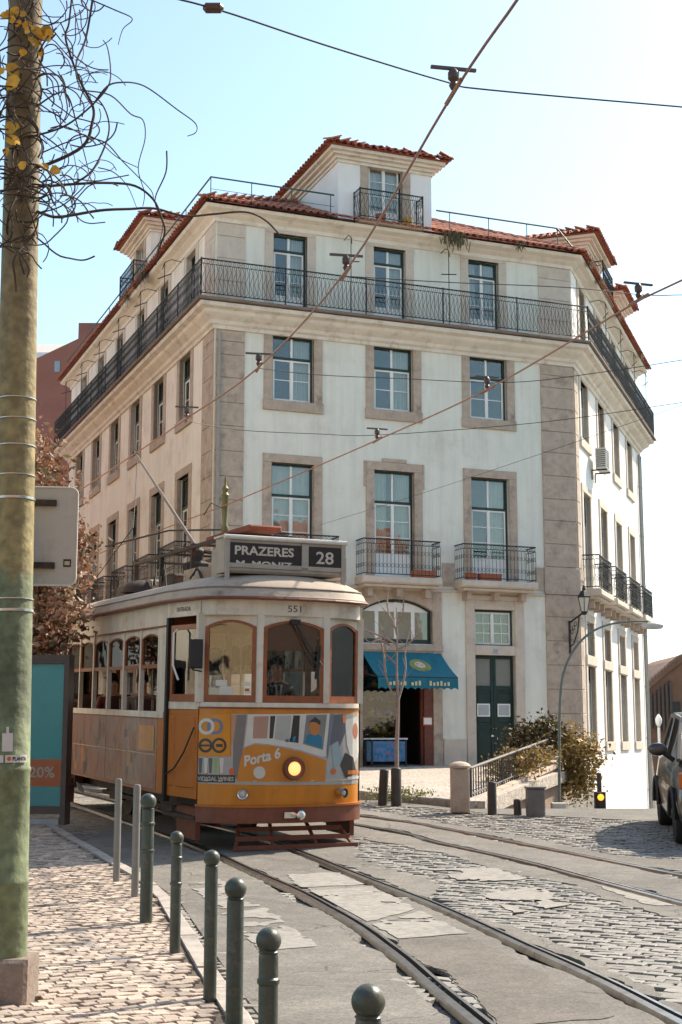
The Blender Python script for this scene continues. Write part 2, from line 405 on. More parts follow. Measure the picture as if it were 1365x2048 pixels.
RAILS = [smooth_path(extend(R1, 22, 6)), smooth_path(extend(R2, 22, 6)), smooth_path(extend(R3, 24, 7, a2)), smooth_path(extend(R4, 24, 8, a2))]
rail_labels = ['steel grooved tram rail passing under the tram nearest the bollards', 'steel grooved tram rail beside the worn crosswalk paint and broken setts',
               'steel tram rail of the second track, on the side of the first track', 'steel tram rail of the second track, on the side of the cobbled crest']
for path, lb in zip(RAILS, rail_labels):
    rows = [(-.045, -.02, 0), (-.035, .020, 0), (.018, .022, 0), (.020, -.018, 1), (.062, -.018, 1), (.064, .018, 0), (.092, .016, 0), (.096, -.02, 0)]
    mb = MB(); n = len(rows)
    for i, p in enumerate(path):
        d = (path[min(i + 1, len(path) - 1)] - path[max(i - 1, 0)]).normalized(); nn = Vector((d.y, -d.x))
        if nn.x < 0: nn = -nn
        for o, z, _ in rows:
            q = p + nn * o; mb.v.append((q.x, q.y, H(p.x, p.y) + z + .004))
    for i in range(len(path) - 1):
        for k in range(n - 1):
            mb.f.append((i * n + k, i * n + k + 1, (i + 1) * n + k + 1, (i + 1) * n + k)); mb.m.append(1 if rows[k][2] or rows[k + 1][2] and k == 2 else 0)
    o = part('tram_rail', mb, [steel, steel_dark], None, I4); tag(o, lb, 'tram rail', 'rails set in the street')
RP = [[(p.x, p.y) for p in path] for path in RAILS]
def raild(x, y): return min(segdist(x, y, [q for q in r if abs(q[1] - y) < 3.0] or r[:2]) for r in RP)
# --- kerbs and pavement lines
KL = P2([(520, 2100), (492, 2048), (447, 1985), (395, 1898), (338, 1805), (290, 1770), (226, 1733), (105, 1661)], .0)
KL = [tuple(Vector(KL[0]) + (Vector(KL[0]) - Vector(KL[1])).normalized() * 7)] + KL + [tuple(Vector(KL[-1]) + TD * 30)]
left_poly = KL + [(-40, 50), (-40, -3)]
KR = [(-13.4, 56.5), (-5.3, 34.6), (-3.4, 31.2), (-1.2, 28.2)] + P2([(700, 1594), (760, 1602), (870, 1612), (975, 1624)])
LA2 = Vector(KR[-1])
plaza_poly = KR + [tuple(LA2 + (LB - LA2) * t) for t in (.3, .7, 1)] + [(6, 42), (-6, 58)]
# --- sett fields (where the asphalt is worn off)
SA = P2([(850, 1800), (905, 1768), (1010, 1760), (1190, 1790), (1365, 1842), (1480, 1900), (1480, 2080), (1330, 2000), (1215, 1938), (1090, 1880), (960, 1838)])
SB = P2([(690, 1606), (980, 1628), (1240, 1641), (1500, 1660), (1500, 1745), (1365, 1722), (1230, 1712), (1090, 1684), (900, 1650), (740, 1622)])
SCC = P2([(690, 1672), (800, 1690), (1000, 1738), (1120, 1772), (1010, 1775), (905, 1782), (800, 1745), (710, 1712)])
def fas(x, y):
    n1 = nz(x, y, 1.3, 3.1); n2 = nz(x, y, 5.0, 8.7); n3 = nz(x, y, 13.0, 1.7)
    d = raild(x, y)
    v = d - .085 - .16 * max(0, n1 + .25 * n2) - .03 * n3
    if y < 24.5:
        for S, am in ((SA, 1), (SB, 1), (SCC, 2)):
            v = min(v, -sdf(x, y, S) + .10 * n2 + .06 * n3 + .10 * n1 * am)
    v = min(v, segdist(x, y, KL) - .10 if not inside(x, y, left_poly) else -.2)
    return v
asp = sheet(fas, -3.2, 7.4, 6.6, 25.0, .085, lambda x, y: H(x, y) + .014)
struct('asphalt_road', asp, asphalt, True)
PT = P2([(690, 1860), (770, 1884), (930, 1876), (1010, 1912), (1100, 1960), (1240, 2040), (1000, 2060), (925, 2003), (850, 1950), (775, 1892)])
def fpt(x, y): return min(sdf(x, y, PT) + .05 * nz(x, y, 6, 2), fas(x, y) - .01)
struct('asphalt_patch', sheet(fpt, -.6, 2.6, 6.6, 13.5, .07, lambda x, y: H(x, y) + .019, .004), asphalt_new, True)
# --- worn crosswalk paint
PZ = [[(575, 1752), (690, 1748), (742, 1772), (600, 1779)], [(612, 1786), (748, 1777), (835, 1822), (735, 1848), (690, 1828)], [(742, 1853), (842, 1826), (936, 1872), (800, 1882)],
      [(372, 1772), (440, 1762), (520, 1815), (440, 1822)], [(446, 1830), (530, 1820), (640, 1898), (520, 1906)], [(860, 1742), (985, 1738), (1060, 1762), (930, 1768)], [(960, 1792), (1080, 1778), (1150, 1812), (1030, 1830)], [(1180, 1770), (1300, 1792), (1365, 1822), (1290, 1812)]]
for i, z in enumerate(PZ):
    pz = P2(z); xs = [p[0] for p in pz]; ys = [p[1] for p in pz]
    wear = -.02 if i < 3 else .06
    def fz(x, y): return min(sdf(x, y, pz) + .05 * nz(x, y, 7, 4), .16 - wear + .35 * nz(x, y, 3.0, 9.1) + .12 * nz(x, y, 16, 2.2), raild(x, y) - .13)
    o = struct('crosswalk_paint', sheet(fz, min(xs) - .1, max(xs) + .1, min(ys) - .1, max(ys) + .1, .05, lambda x, y: H(x, y) + .0195 + (.001 if i in (1, 2) else 0), .003), paint_m)
# --- stones
def stone_mesh(w, l, hgt, k, ins=.86, dz=.007):
    rnd = random.Random(k); j = lambda a: rnd.uniform(-a, a)
    b = [(-w / 2 + j(w * .07), -l / 2 + j(l * .07)), (w / 2 + j(w * .07), -l / 2 + j(l * .07)), (w / 2 + j(w * .07), l / 2 + j(l * .07)), (-w / 2 + j(w * .07), l / 2 + j(l * .07))]
    V = [(x, y, -hgt) for x, y in b] + [(x * .98, y * .98, -dz) for x, y in b] + [(x * ins, y * ins, j(.002)) for x, y in b] + [(j(w * .1), j(l * .1), .0015)]
    F = [(i, (i + 1) % 4, (i + 1) % 4 + 4, i + 4) for i in range(4)] + [(i + 4, (i + 1) % 4 + 4, (i + 1) % 4 + 8, i + 8) for i in range(4)] + [(i + 8, (i + 1) % 4 + 8, 12) for i in range(4)]
    return V, F
def lay(name, pts, w, l, hgt, m, parent, nind, seed, ins=.86, dz=.007, tilt=.05):
    """pts: (x, y, z, angle). The nind nearest are objects, the rest one joined part."""
    rnd = random.Random(seed); protos = [stone_mesh(w, l, hgt, seed + k, ins, dz) for k in range(9)]
    pm = []
    for V, F in protos:
        mb = MB(); mb.add(V, F); pm.append(mb.mesh(name, m))
    pts = sorted(pts, key=lambda p: p[0] ** 2 + p[1] ** 2)
    rest = MB()
    for i, (x, y, z, a) in enumerate(pts):
        k = rnd.randrange(9); s = rnd.uniform(.92, 1.06)
        M = T(x, y, z + rnd.uniform(-.006, .006)) @ rotz(a + rnd.uniform(-.12, .12)) @ Matrix.Rotation(rnd.uniform(-tilt, tilt), 4, 'X') @ Matrix.Rotation(rnd.uniform(-tilt, tilt), 4, 'Y') @ Matrix.Diagonal((s, s * rnd.uniform(.94, 1.04), 1, 1))
        if i < nind: put(name, pm[k], parent, M)
        else: rest.add(protos[k][0], protos[k][1], M)
    if rest.v:
        o = part(name + 's', rest, m, parent, I4); o['kind'] = 'stuff'
PAVZ = .10
pv = struct('pavement', sheet(lambda x, y: -sdf(x, y, left_poly) * -1 - .13, -16, .5, -2, 46, .25, lambda x, y: H(x, y) + PAVZ - .022, .2), joint_m)
pts = []; rr = random.Random(5)
sp = .093; a0 = radians(28)
for i in range(-160, 160):
    for j in range(-160, 230):
        u = (i + (.5 if j % 2 else 0) + rr.uniform(-.1, .1)) * sp; v = (j + rr.uniform(-.1, .1)) * sp
        wob = .25 * nz(u, v, .5, 3.0)
        x = -2.0 + u * cos(a0) - v * sin(a0); y = 12.5 + u * sin(a0) + v * cos(a0)
        if y < 7.4 or y > 20.5 or x < -.262 * y - .35 or x > 0: continue
        if sdf(x, y, left_poly) < .19: continue
        if hypot(x + 1.89, y - 8.3) < .2: continue
        pts.append((x, y, H(x, y) + PAVZ, a0 + wob))
lay('paving_stone', pts, .089, .089, .035, calc_m, pv, 300, 100, .91, .0045, .05)
# kerb stones of the left pavement
kb = struct('kerb', MB().box(-16, -15.9, -2, -1.9, -.2, -.1), kerb_m)
def kerb_run(line, parent, name, y0, y1, w=.13, top=PAVZ, step=.75):
    P = [Vector(p) for p in line]; acc = []
    for a, b in zip(P, P[1:]):
        n = max(1, int((b - a).length / .05)); acc += [a + (b - a) * (k / n) for k in range(n)]
    acc.append(P[-1]); i = 0; k = max(2, int(step / .05))
    rr = random.Random(3)
    while i + k < len(acc):
        a, b = acc[i], acc[i + k]; i += k
        if a.y < y0 or a.y > y1: continue
        d = (b - a); L = d.length
        if L < .2: continue
        d.normalize(); n = Vector((-d.y, d.x)) if (Vector((-d.y, d.x)).x < 0) == (name == 'kerb_stone') else Vector((d.y, -d.x))
        mb = MB(); za, zb = H(a.x, a.y), H(b.x, b.y); j = rr.uniform(-.006, .006)
        c = [a + d * .006, b - d * .006, b - d * .006 + n * w, a + d * .006 + n * w]; zz = [za, zb, zb, za]
        V = [(p.x, p.y, z - .1) for p, z in zip(c, zz)] + [(p.x, p.y, z + top - .02 + j) for p, z in zip(c, zz)]
        ins = [c[0] + n * .018, c[1] + n * .018, c[2], c[3]]
        V += [(p.x, p.y, z + top + j) for p, z in zip(ins, zz)]
        mb.add(V, [(i2, (i2 + 1) % 4, (i2 + 1) % 4 + 4, i2 + 4) for i2 in range(4)] + [(i2 + 4, (i2 + 1) % 4 + 4, (i2 + 1) % 4 + 8, i2 + 8) for i2 in range(4)] + [(8, 9, 10, 11)])
        part('kerb_stone', mb, kerb_m, parent, I4)
kerb_run(KL, kb, 'kerb_stone', 2, 34)
# plaza in front of the corner building
pz_o = struct('plaza_pavement', sheet(lambda x, y: sdf(x, y, plaza_poly) - .14, -14.5, 8.5, 20, 58, .3, lambda x, y: float(np.interp(y, _hx, _hz)) + .115, .25), plaza_m)
kb2 = struct('plaza_kerb', MB().box(-13.5, -13.4, 57.8, 57.9, .9, 1.0), kerb_m)
kerb_run(KR, kb2, 'plaza_kerb_stone', 20, 45, w=.16, top=.13, step=.9)
# setts
pts = []; a0 = radians(-28); su, sv = .185, .118; rr = random.Random(9)
for i in range(-60, 60):
    for j in range(-120, 120):
        u = (i + (.5 if j % 2 else 0) + rr.uniform(-.06, .06)) * su; v = (j + rr.uniform(-.08, .08)) * sv
        x = 2.0 + u * cos(a0) - v * sin(a0); y = 14.5 + u * sin(a0) + v * cos(a0)
        if y < 7.2 or y > 24.8 or x > .262 * y + .35 or x < -3.0: continue
        if raild(x, y) < .135: continue
        if fas(x, y) > .05 or inside(x, y, left_poly): continue
        if sdf(x, y, plaza_poly) > -.05: continue
        pts.append((x, y, H(x, y) + .008, a0 + .2 * nz(x, y, .4, 6)))
lay('sett', pts, .180, .113, .035, sett_m, bpy.data.objects['asphalt_road'], 300, 300, .90, .005, .035)
# ================================================================== CORNER BUILDING
A1, A2, A3 = radians(68.4), radians(-21.5), radians(19.6)
D1 = Vector((sin(A1), cos(A1), 0)); IN1 = Vector((-sin(A1 + pi / 2), -cos(A1 + pi / 2), 0))
D2 = Vector((sin(A2), cos(A2), 0)); IN2 = Vector((-sin(A2 - pi / 2), -cos(A2 - pi / 2), 0))
D3 = Vector((sin(A3), cos(A3), 0)); IN3 = Vector((-sin(A3 + pi / 2), -cos(A3 + pi / 2), 0))
CL = Vector((-3.22, 35.18, 0)); W1 = 10.46; CR = CL + D1 * W1; W2 = 19.3; W3 = 13.2
def frame(o, d, n):
    M = Matrix.Identity(4)
    M.col[0][:3] = d; M.col[1][:3] = n; M.col[2][:3] = (0, 0, 1); M.col[3][:3] = o
    return M
MF = frame(CL, D1, IN1)                 # front: x along the facade, y into the building
MLt = frame(CL, -D2, IN2)               # left: x = -distance from the corner
MR = frame(CR, D3, IN3)                 # right
bld = thing('corner_building', 'white four-storey corner building with iron balconies and red tiled roof', 'building', (CL.x, CL.y, .9))
ZB, ZC, ZE = .6, 12.40, 15.05           # base, attic floor, wall head
def wall_with_holes(x0, x1, z0, z1, holes, depth=.24, thick=.3):
    mb = MB(); xs = sorted({x0, x1} | {h[0] for h in holes} | {h[1] for h in holes}); zs = sorted({z0, z1} | {h[2] for h in holes} | {h[3] for h in holes})
    xs = [x for x in xs if x0 <= x <= x1]; zs = [z for z in zs if z0 <= z <= z1]
    def hole(x, z): return any(h[0] < x < h[1] and h[2] < z < h[3] for h in holes)
    idx = {}
    def vid(x, z):
        if (x, z) not in idx: idx[(x, z)] = len(mb.v); mb.v.append((x, 0, z))
        return idx[(x, z)]
    for a, b in zip(xs, xs[1:]):
        for c, d in zip(zs, zs[1:]):
            if not hole((a + b) / 2, (c + d) / 2):
                mb.f.append((vid(a, c), vid(b, c), vid(b, d), vid(a, d))); mb.m.append(0)
    for h in holes:
        a, b, c, d = h[:4]
        mb.add([(a, 0, c), (a, depth, c), (a, depth, d), (a, 0, d)], [(0, 1, 2, 3)]); mb.add([(b, 0, c), (b, depth, c), (b, depth, d), (b, 0, d)], [(3, 2, 1, 0)])
        mb.add([(a, 0, d), (b, 0, d), (b, depth, d), (a, depth, d)], [(3, 2, 1, 0)]); mb.add([(a, 0, c), (b, 0, c), (b, depth, c), (a, depth, c)], [(0, 1, 2, 3)])
    return mb
# ---- windows
WC = {}
def win_meshes(W, Hh, top, rows, cols, panel, key):
    """frame, sash, list of panes for a two-leaf casement under a top light; origin bottom centre, y into the wall"""
    if key in WC: return WC[key]
    fr = MB(); fw = .055
    fr.box(-W / 2, -W / 2 + fw, .12, .2, 0, Hh); fr.box(W / 2 - fw, W / 2, .12, .2, 0, Hh)
    fr.box(-W / 2 + fw, W / 2 - fw, .12, .2, Hh - fw, Hh); fr.box(-W / 2 + fw, W / 2 - fw, .12, .2, 0, .035)
    zt = Hh * (1 - top) if top else Hh - fw
    if top: fr.box(-W / 2 + fw, W / 2 - fw, .115, .2, zt - .035, zt + .035)
    sa = MB(); panes = []
    x0, x1 = -W / 2 + fw, W / 2 - fw; sw = .045
    if top:
        z0, z1 = zt + .035, Hh - fw
        sa.box(-.03, .03, .14, .19, z0, z1)
        for a, b in ((x0, -.03), (.03, x1)):
            panes.append((a, b, z0, z1))
    z0, z1 = .035, (zt - .035 if top else Hh - fw)
    for s in (0, 1):
        a, b = (x0 + .003, -.004) if s == 0 else (.004, x1 - .003)
        sa.box(a, a + sw, .13, .175, z0, z1); sa.box(b - sw, b, .13, .175, z0, z1)
        sa.box(a + sw, b - sw, .13, .175, z1 - sw, z1); sa.box(a + sw, b - sw, .13, .175, z0, z0 + sw)
        p0 = z0 + sw
        if panel:
            p0 = z0 + panel; sa.box(a + sw, b - sw, .145, .17, z0 + sw, p0 - .02); sa.box(a + sw, b - sw, .13, .175, p0 - .02, p0 + .02); p0 += .02
        ga, gb, gc, gd = a + sw, b - sw, p0, z1 - sw
        for r in range(1, rows): z = gc + (gd - gc) * r / rows; sa.box(ga, gb, .135, .17, z - .011, z + .011)
        for c in range(1, cols): x = ga + (gb - ga) * c / cols; sa.box(x - .011, x + .011, .1355, .1695, gc, gd)
        for r in range(rows):
            for c in range(cols):
                panes.append((ga + (gb - ga) * c / cols, ga + (gb - ga) * (c + 1) / cols, gc + (gd - gc) * r / rows, gc + (gd - gc) * (r + 1) / rows))
    sa.box(-.035, .035, .118, .13, z0, z1)
    pm = []
    for a, b, c, d in panes:
        m = MB(); m.box(a, b, .152, .156, c, d); pm.append(m.mesh('pane', glass_m))
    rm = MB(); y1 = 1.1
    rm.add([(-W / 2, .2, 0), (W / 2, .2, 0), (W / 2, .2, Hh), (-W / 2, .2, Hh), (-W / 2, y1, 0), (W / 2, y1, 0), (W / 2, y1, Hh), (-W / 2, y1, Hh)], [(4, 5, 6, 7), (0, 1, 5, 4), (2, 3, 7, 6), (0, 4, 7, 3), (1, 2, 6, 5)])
    cur = {}
    def cloth(a, b):
        m = MB(); n = 22; V = []
        for k in range(n + 1):
            x = a + (b - a) * k / n; y = .25 + .028 * sin(k * 2.1) + .012 * sin(k * 5.3)
            V += [(x, y, .03), (x, y + .01, Hh - .03)]
        m.add(V, [(2 * k, 2 * k + 2, 2 * k + 3, 2 * k + 1) for k in range(n)]); return m.mesh('curtain', curtain_m, True)
    cur['r'] = [cloth(.04, W / 2 - .02)]; cur['l'] = [cloth(-W / 2 + .02, -.04)]; cur['b'] = [cloth(-W / 2 + .02, -.12), cloth(.12, W / 2 - .02)]; cur['f'] = [cloth(-W / 2 + .02, W / 2 - .02)]; cur['n'] = []
    WC[key] = (fr.mesh('window', frame_green), sa.mesh('sash', white_paint), pm, rm.mesh('room', room_m), cur); return WC[key]
def surround_mesh(W, Hh, kind, key):
    k = ('s', key, kind)
    if k in WC: return WC[k]
    s = MB(); t = .235; p = -.035
    bot = -.0 if 'door' in kind else 0
    s.bbox(-W / 2 - t, -W / 2, p, .1, bot, Hh); s.bbox(W / 2, W / 2 + t, p, .1, bot, Hh)
    s.bbox(-W / 2 - t, W / 2 + t, p - .002, .1, Hh, Hh + .225)
    if 'sill' in kind: s.bbox(-W / 2 - t - .02, W / 2 + t + .02, p - .03, .115, -.27, 0)
    if 'key' in kind:
        s.bbox(-W * .30, W * .30, p - .012, .02, Hh + .225, Hh + .32, .008); s.bbox(-W / 2 - t - .06, -W / 2 - t, p + .004, .05, Hh - .45, Hh + .225); s.bbox(W / 2 + t, W / 2 + t + .06, p + .004, .05, Hh - .45, Hh + .225)
    WC[k] = s.mesh('window_surround', stone if 'pale' not in kind else stone_pale); return WC[k]
HOLES = {'F': [], 'L': [], 'R': []}
FM = {'F': MF, 'L': MLt, 'R': MR}
def window(face, u, z, W, Hh, key, top, rows, cols, panel, kind, curt, name='window', hole=True, dy=0.0, parent=None):
    x = -u if face == 'L' else u
    if hole: HOLES[face].append((round(x - W / 2, 4), round(x + W / 2, 4), round(z, 4), round(z + Hh, 4)))
    fr, sa, pm, rm, cur = win_meshes(W, Hh, top, rows, cols, panel, key)
    M = FM[face] @ T(x, dy, z)
    o = put(name, fr, bld, M)
    put('sash', sa, o, M)
    for p in pm: put('pane', p, o, M)
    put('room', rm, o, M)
    for c in cur[curt]: put('curtain', c, o, M)
    if kind: put('window_surround', surround_mesh(W, Hh, kind, key), o, M)
    return o
random.seed(11)
UF = [2.13, 4.97, 7.80]; UL = [2.75, 5.62, 8.5, 11.4, 14.3, 17.2]; UR = [1.7, 4.65, 7.65, 10.65]
w3 = dict(W=1.14, Hh=1.75, key='w3', top=.34, rows=2, cols=1, panel=0, kind='sill')
w2 = dict(W=1.15, Hh=2.85, key='w2', top=.29, rows=3, cols=1, panel=.62, kind='door')
w4 = dict(W=.94, Hh=2.14, key='w4', top=.2, rows=3, cols=1, panel=.45, kind='door pale')
for i, u in enumerate(UF):
    window('F', u, 10.28, curt=['r', 'r', 'n'][i], **w3)
    k = dict(w2); k['kind'] = 'door key' if i == 1 else 'door'
    window('F', u, 5.80, curt=['f', 'b', 'r'][i], **k)
    window('F', u - (.1 if i else .1), 12.62, curt=['r', 'r', 'b'][i], **w4)
for i, u in enumerate(UL):
    window('L', u, 10.24, curt=random.choice('rbfn'), **w3)
    window('L', u, 5.80, curt=random.choice('bff'), **w2)
    window('L', u - .45, 12.62, curt=random.choice('bn'), **w4)
    window('L', u, 4.05, 1.1, 1.0, 'mz', 0, 3, 2, 0, 'sill', random.choice('nb'))
    window('L', u, 1.3, 1.1, 2.35, 'gd', .25, 3, 1, .6, 'door', 'n')
for i, u in enumerate(UR):
    window('R', u, 10.2, curt=random.choice('rb'), **dict(w3, kind='sill pale'))
    window('R', u, 5.80, curt=random.choice('rb'), **dict(w2, kind='door pale'))
    window('R', u, 12.62, curt='b', **w4)
    window('R', u, 4.0, 1.15, .95, 'mz2', 0, 2, 2, 0, 'sill pale', 'n')
    window('R', u, 1.6, 1.2, 2.1, 'gw', .2, 4, 2, 0, 'sill pale', 'b')
    window('R', u, -1.35, .75, .7, 'bs', 0, 1, 2, 0, None, 'n')
# front ground floor: window over door (col 3), arched shop light, shop opening
window('F', 7.86, 4.13, 1.19, .95, 'mzf', 0, 3, 2, 0, None, 'n')
window('F', 2.0, 4.13, 1.19, .95, 'mzf', 0, 3, 2, 0, None, 'n')
HOLES['F'] += [(4.05, 6.03, 4.12, 5.28), (4.05, 6.03, .99, 3.90), (7.265, 8.465, .99, 3.87), (1.4, 2.6, .99, 3.87)]
front = part('wall', wall_with_holes(0, W1, ZB, ZE, HOLES['F']), plaster, bld, MF)
front['label'] = 'white plaster street front'
lw = part('wall', wall_with_holes(-W2, 0, ZB, ZE, HOLES['L']), plaster_warm, bld, MLt); lw['label'] = 'plaster side along the tram street, warm bounced light in its colour'
rw = part('wall', wall_with_holes(0, W3, -6, ZE, HOLES['R']), plaster_white, bld, MR); rw['label'] = 'sunlit white side above the falling street'
PLe = CL + D2 * W2; PRe = CR + D3 * W3
bk = MB(); q = [PLe, PLe + IN2 * 16, PRe]
for a, b in zip(q, q[1:]): bk.add([(a.x, a.y, -6), (b.x, b.y, -6), (b.x, b.y, ZE), (a.x, a.y, ZE)], [(0, 1, 2, 3)])
wpart('back_wall', bk, plaster_white, bld)
# ---- offset outline helper (left end, corner L, corner R, right end) pushed outwards by d
def outline(d, e=0.0):
    o1, o2, o3 = -IN1 * d, -IN2 * d, -IN3 * d
    a = PLe + o2 + D2 * e
    def cross(p, u, q, v):
        den = u.x * v.y - u.y * v.x; t = ((q.x - p.x) * v.y - (q.y - p.y) * v.x) / den; return p + u * t
    b = cross(CL + o2, D2, CL + o1, D1); c = cross(CR + o1, D1, CR + o3, D3)
    return [a, b, c, PRe + o3 + D3 * e]
def band(prof, e0=0.0):
    """sweep a profile [(outset, z)...] round the three street sides"""
    mb = MB(); n = len(prof)
    for d, z in prof:
        for p in outline(d, max(0, d) + e0): mb.v.append((p.x, p.y, z))
    for i in range(n - 1):
        for k in range(3): mb.f.append((i * 4 + k, i * 4 + k + 1, (i + 1) * 4 + k + 1, (i + 1) * 4 + k)); mb.m.append(0)
    mb.f.append(tuple(i * 4 for i in range(n))); mb.f.append(tuple(i * 4 + 3 for i in range(n))[::-1]); mb.m += [0, 0]
    return mb
cor_m = mat('cornice_stone', (.72, .66, .57), .85, var=.1, scale=2, bump=.2, bscale=40, dirt=(.45, .36, .28), dirts=2.5)
wpart('cornice', band([(-.05, 12.0), (.05, 12.0), (.07, 12.08), (.13, 12.12), (.16, 12.2), (.30, 12.30), (.34, 12.34), (.36, 12.42), (.50, 12.46), (.52, 12.56), (-.05, 12.58)]), cor_m, bld)
lip = wpart('balcony_floor', band([(-.05, 12.583), (.58, 12.583), (.60, 12.60), (.60, 12.64), (.58, 12.66), (-.05, 12.66)]), mat('slab_edge', (.20, .15, .12), .8, var=.2), bld)
wpart('eave_moulding', band([(-.05, 14.86), (.04, 14.86), (.06, 14.95), (.16, 15.02), (.20, 15.06), (.34, 15.12), (.38, 15.2), (-.05, 15.22)]), mat('eave_plaster', (.76, .70, .60), .9, var=.06, dirt=(.55, .47, .38), dirts=2), bld)
# ---- corner pilasters of stone blocks
def blocks(face, x0, x1, zs, m=stone, out=.045, name='stone_block'):
    for a, b in zip(zs, zs[1:]):
        mb = MB(); mb.bbox(x0 + .002, x1 - .002, -out, .05, a + .004, b - .004, .012); part(name, mb, m, bld, FM[face])
zsL = [.6, 1.7, 2.35, 3.0, 3.65, 4.3, 4.95, 5.55]; zsU = [6.32, 6.95, 7.6, 8.2, 8.85, 9.5, 10.1, 10.75, 11.35, 11.7, 11.985]
for f, x0, x1 in (('F', 0.03, .80), ('F', 9.42, W1 - .0), ('L', -.95, -.03), ('R', 0.02, .55)):
    blocks(f, x0, x1, zsL); blocks(f, x0, x1, zsU)
    blocks(f, x0, x1, [12.67, 13.3, 13.9, 14.5, 14.85], stone_pale if f != 'R' else plaster_white, .03)
    blocks(f, x0 - .03 if f != 'L' else x0, x1 + .03, [5.56, 6.30], stone, .075, 'band_stone')
blocks('R', .02, .55, [-5, -3, -2, -1, 0, .6])
for x0, x1 in ((.85, 3.6), (6.33, 6.72), (9.13, 9.36)):
    mb = MB(); mb.bbox(x0, x1, -.03, .03, 5.66, 6.28); part('band_stone', mb, stone, bld, MF)
mb = MB(); mb.bbox(.84, 9.38, -.06, .03, 5.50, 5.57); part('string_course', mb, stone_pale, bld, MF)
mb = MB(); mb.bbox(-W2, -.98, -.06, .03, 5.50, 5.62); part('string_course', mb, stone_pale, bld, MLt)
for x0, x1 in ((6.32, 6.98), (8.76, 9.40), (2.9, 3.7), (.83, 1.1)):
    mb = MB(); mb.bbox(x0, x1, -.05, .03, .7, 1.68, .02); part('plinth_stone', mb, stone_pale, bld, MF)
# ---- iron railings
def railing(pts, h, parent, close_post=True, pitch=.115, z=0.0, fancy=True, M=None, post_every=2.2):
    """pts: polyline of (x, y) in the frame M; panels of scrolled bars, top rail and posts as parts"""
    M = M if M is not None else I4
    rail = MB(); rail.tube([(a, b, z + h) for a, b in pts], .02, 6); rail.tube([(a, b, z + .09) for a, b in pts], .013, 4); rail.tube([(a, b, z + h - .13) for a, b in pts], .010, 4)
    ro = part('railing', rail, iron, parent, M)
    bars = MB()
    for (ax, ay), (bx, by) in zip(pts, pts[1:]):
        L = hypot(bx - ax, by - ay); n = max(1, int(L / pitch)); dx, dy = (bx - ax) / L, (by - ay) / L
        for k in range(n + 1):
            t = L * k / n; x, y = ax + dx * t, ay + dy * t
            bars.tube([(x, y, z + .09), (x, y, z + h - .13)], .007, 4, False)
            if fancy and k < n:
                w = L / n
                zz = [z + .09, z + .2, z + h * .45, z + h * .7, z + h - .13]
                bars.tube([(x, y, zz[0]), (x + dx * w * .8, y + dy * w * .8, zz[1]), (x + dx * w * .15, y + dy * w * .15, zz[2]), (x + dx * w * .85, y + dy * w * .85, zz[3]), (x + dx * w * .4, y + dy * w * .4, zz[4])], .007, 3, False)
                cx, cy = x + dx * w / 2, y + dy * w / 2
                ring = [(cx + dx * .035 * cos(a), cy + dy * .035 * cos(a), z + h - .065 + .05 * sin(a)) for a in [2 * pi * q / 7 for q in range(8)]]
                bars.tube(ring, .006, 3, False)
        np_ = max(1, int(round(L / post_every)))
        for k in range(np_ + 1):
            t = L * k / np_; mb = MB(); mb.tube([(ax + dx * t, ay + dy * t, z), (ax + dx * t, ay + dy * t, z + h + .03)], .019, 6)
            if parent is bld: part('post', mb, iron, ro, M)
            else: part('post', mb, iron, parent, M)
    b = part('scrolled_bars', bars, iron, ro if parent is bld else parent, M); b['kind'] = 'stuff'
    return ro
ol = outline(.52, .0)
ol[0] = PLe - IN2 * .52 + D2 * .4; ol[3] = PRe - IN3 * .52 + D3 * .5
ol = [ol[0]] + ol[1:3] + [ol[3], PRe + D3 * .5 + IN3 * .6]
railing([(p.x, p.y) for p in ol], .98, bld, z=12.66)
def balcony(face, u, wd, dep, z, curved=False):
    x = -u if face == 'L' else u; M = FM[face]
    s = MB(); s.bbox(x - wd / 2, x + wd / 2, -dep, 0.02, z - .19, z, .04); s.bbox(x - wd / 2 + .08, x + wd / 2 - .08, -dep + .1, .02, z - .27, z - .19, .02)
    o = part('balcony', s, stone_pale, bld, M)
    for k in (-1, 0, 1):
        c = MB(); cx = x + k * wd * .36
        c.prism([(0, 0)] * 0 or [(cx - .07, z - .5), (cx + .07, z - .5), (cx + .07, z - .271), (cx - .07, z - .271)], -dep * .55, .02); part('corbel', c, stone, o, M)
    w = wd / 2 - .05; d = dep - .05
    pts = [(x - w, 0), (x - w, -d), (x + w, -d), (x + w, 0)]
    rail = MB(); hh = .95
    rail.tube([(a, b, z + hh) for a, b in pts], .018, 5); rail.tube([(a, b, z + .06) for a, b in pts], .012, 4); rail.tube([(a, b, z + hh - .12) for a, b in pts], .009, 4)
    part('railing', rail, iron, o, M); bars = MB()
    for (ax, ay), (bx, by) in zip(pts, pts[1:]):
        L = hypot(bx - ax, by - ay); n = int(L / .105)
        for k in range(n + 1):
            px, py = ax + (bx - ax) * k / n, ay + (by - ay) * k / n
            bars.tube([(px, py, z + .06), (px, py, z + hh - .12)], .007, 4, False)
            if k < n:
                qx, qy = ax + (bx - ax) * (k + .5) / n, ay + (by - ay) * (k + .5) / n; ddx, ddy = (bx - ax) / L, (by - ay) / L
                for zc, rr_ in ((z + hh - .06, .04), (z + .28, .042), (z + .62, .042)):
                    bars.tube([(qx + ddx * rr_ * cos(a), qy + ddy * rr_ * cos(a), zc + rr_ * 1.2 * sin(a)) for a in [2 * pi * q / 6 for q in range(7)]], .006, 3, False)
    b = part('scrolled_bars', bars, iron, o, M); b['kind'] = 'stuff'
    return o
terra = mat('terracotta', (.42, .13, .06), .8, var=.15); leaf_pot = mat('pot_plant', (.10, .12, .04), .8, var=.4)
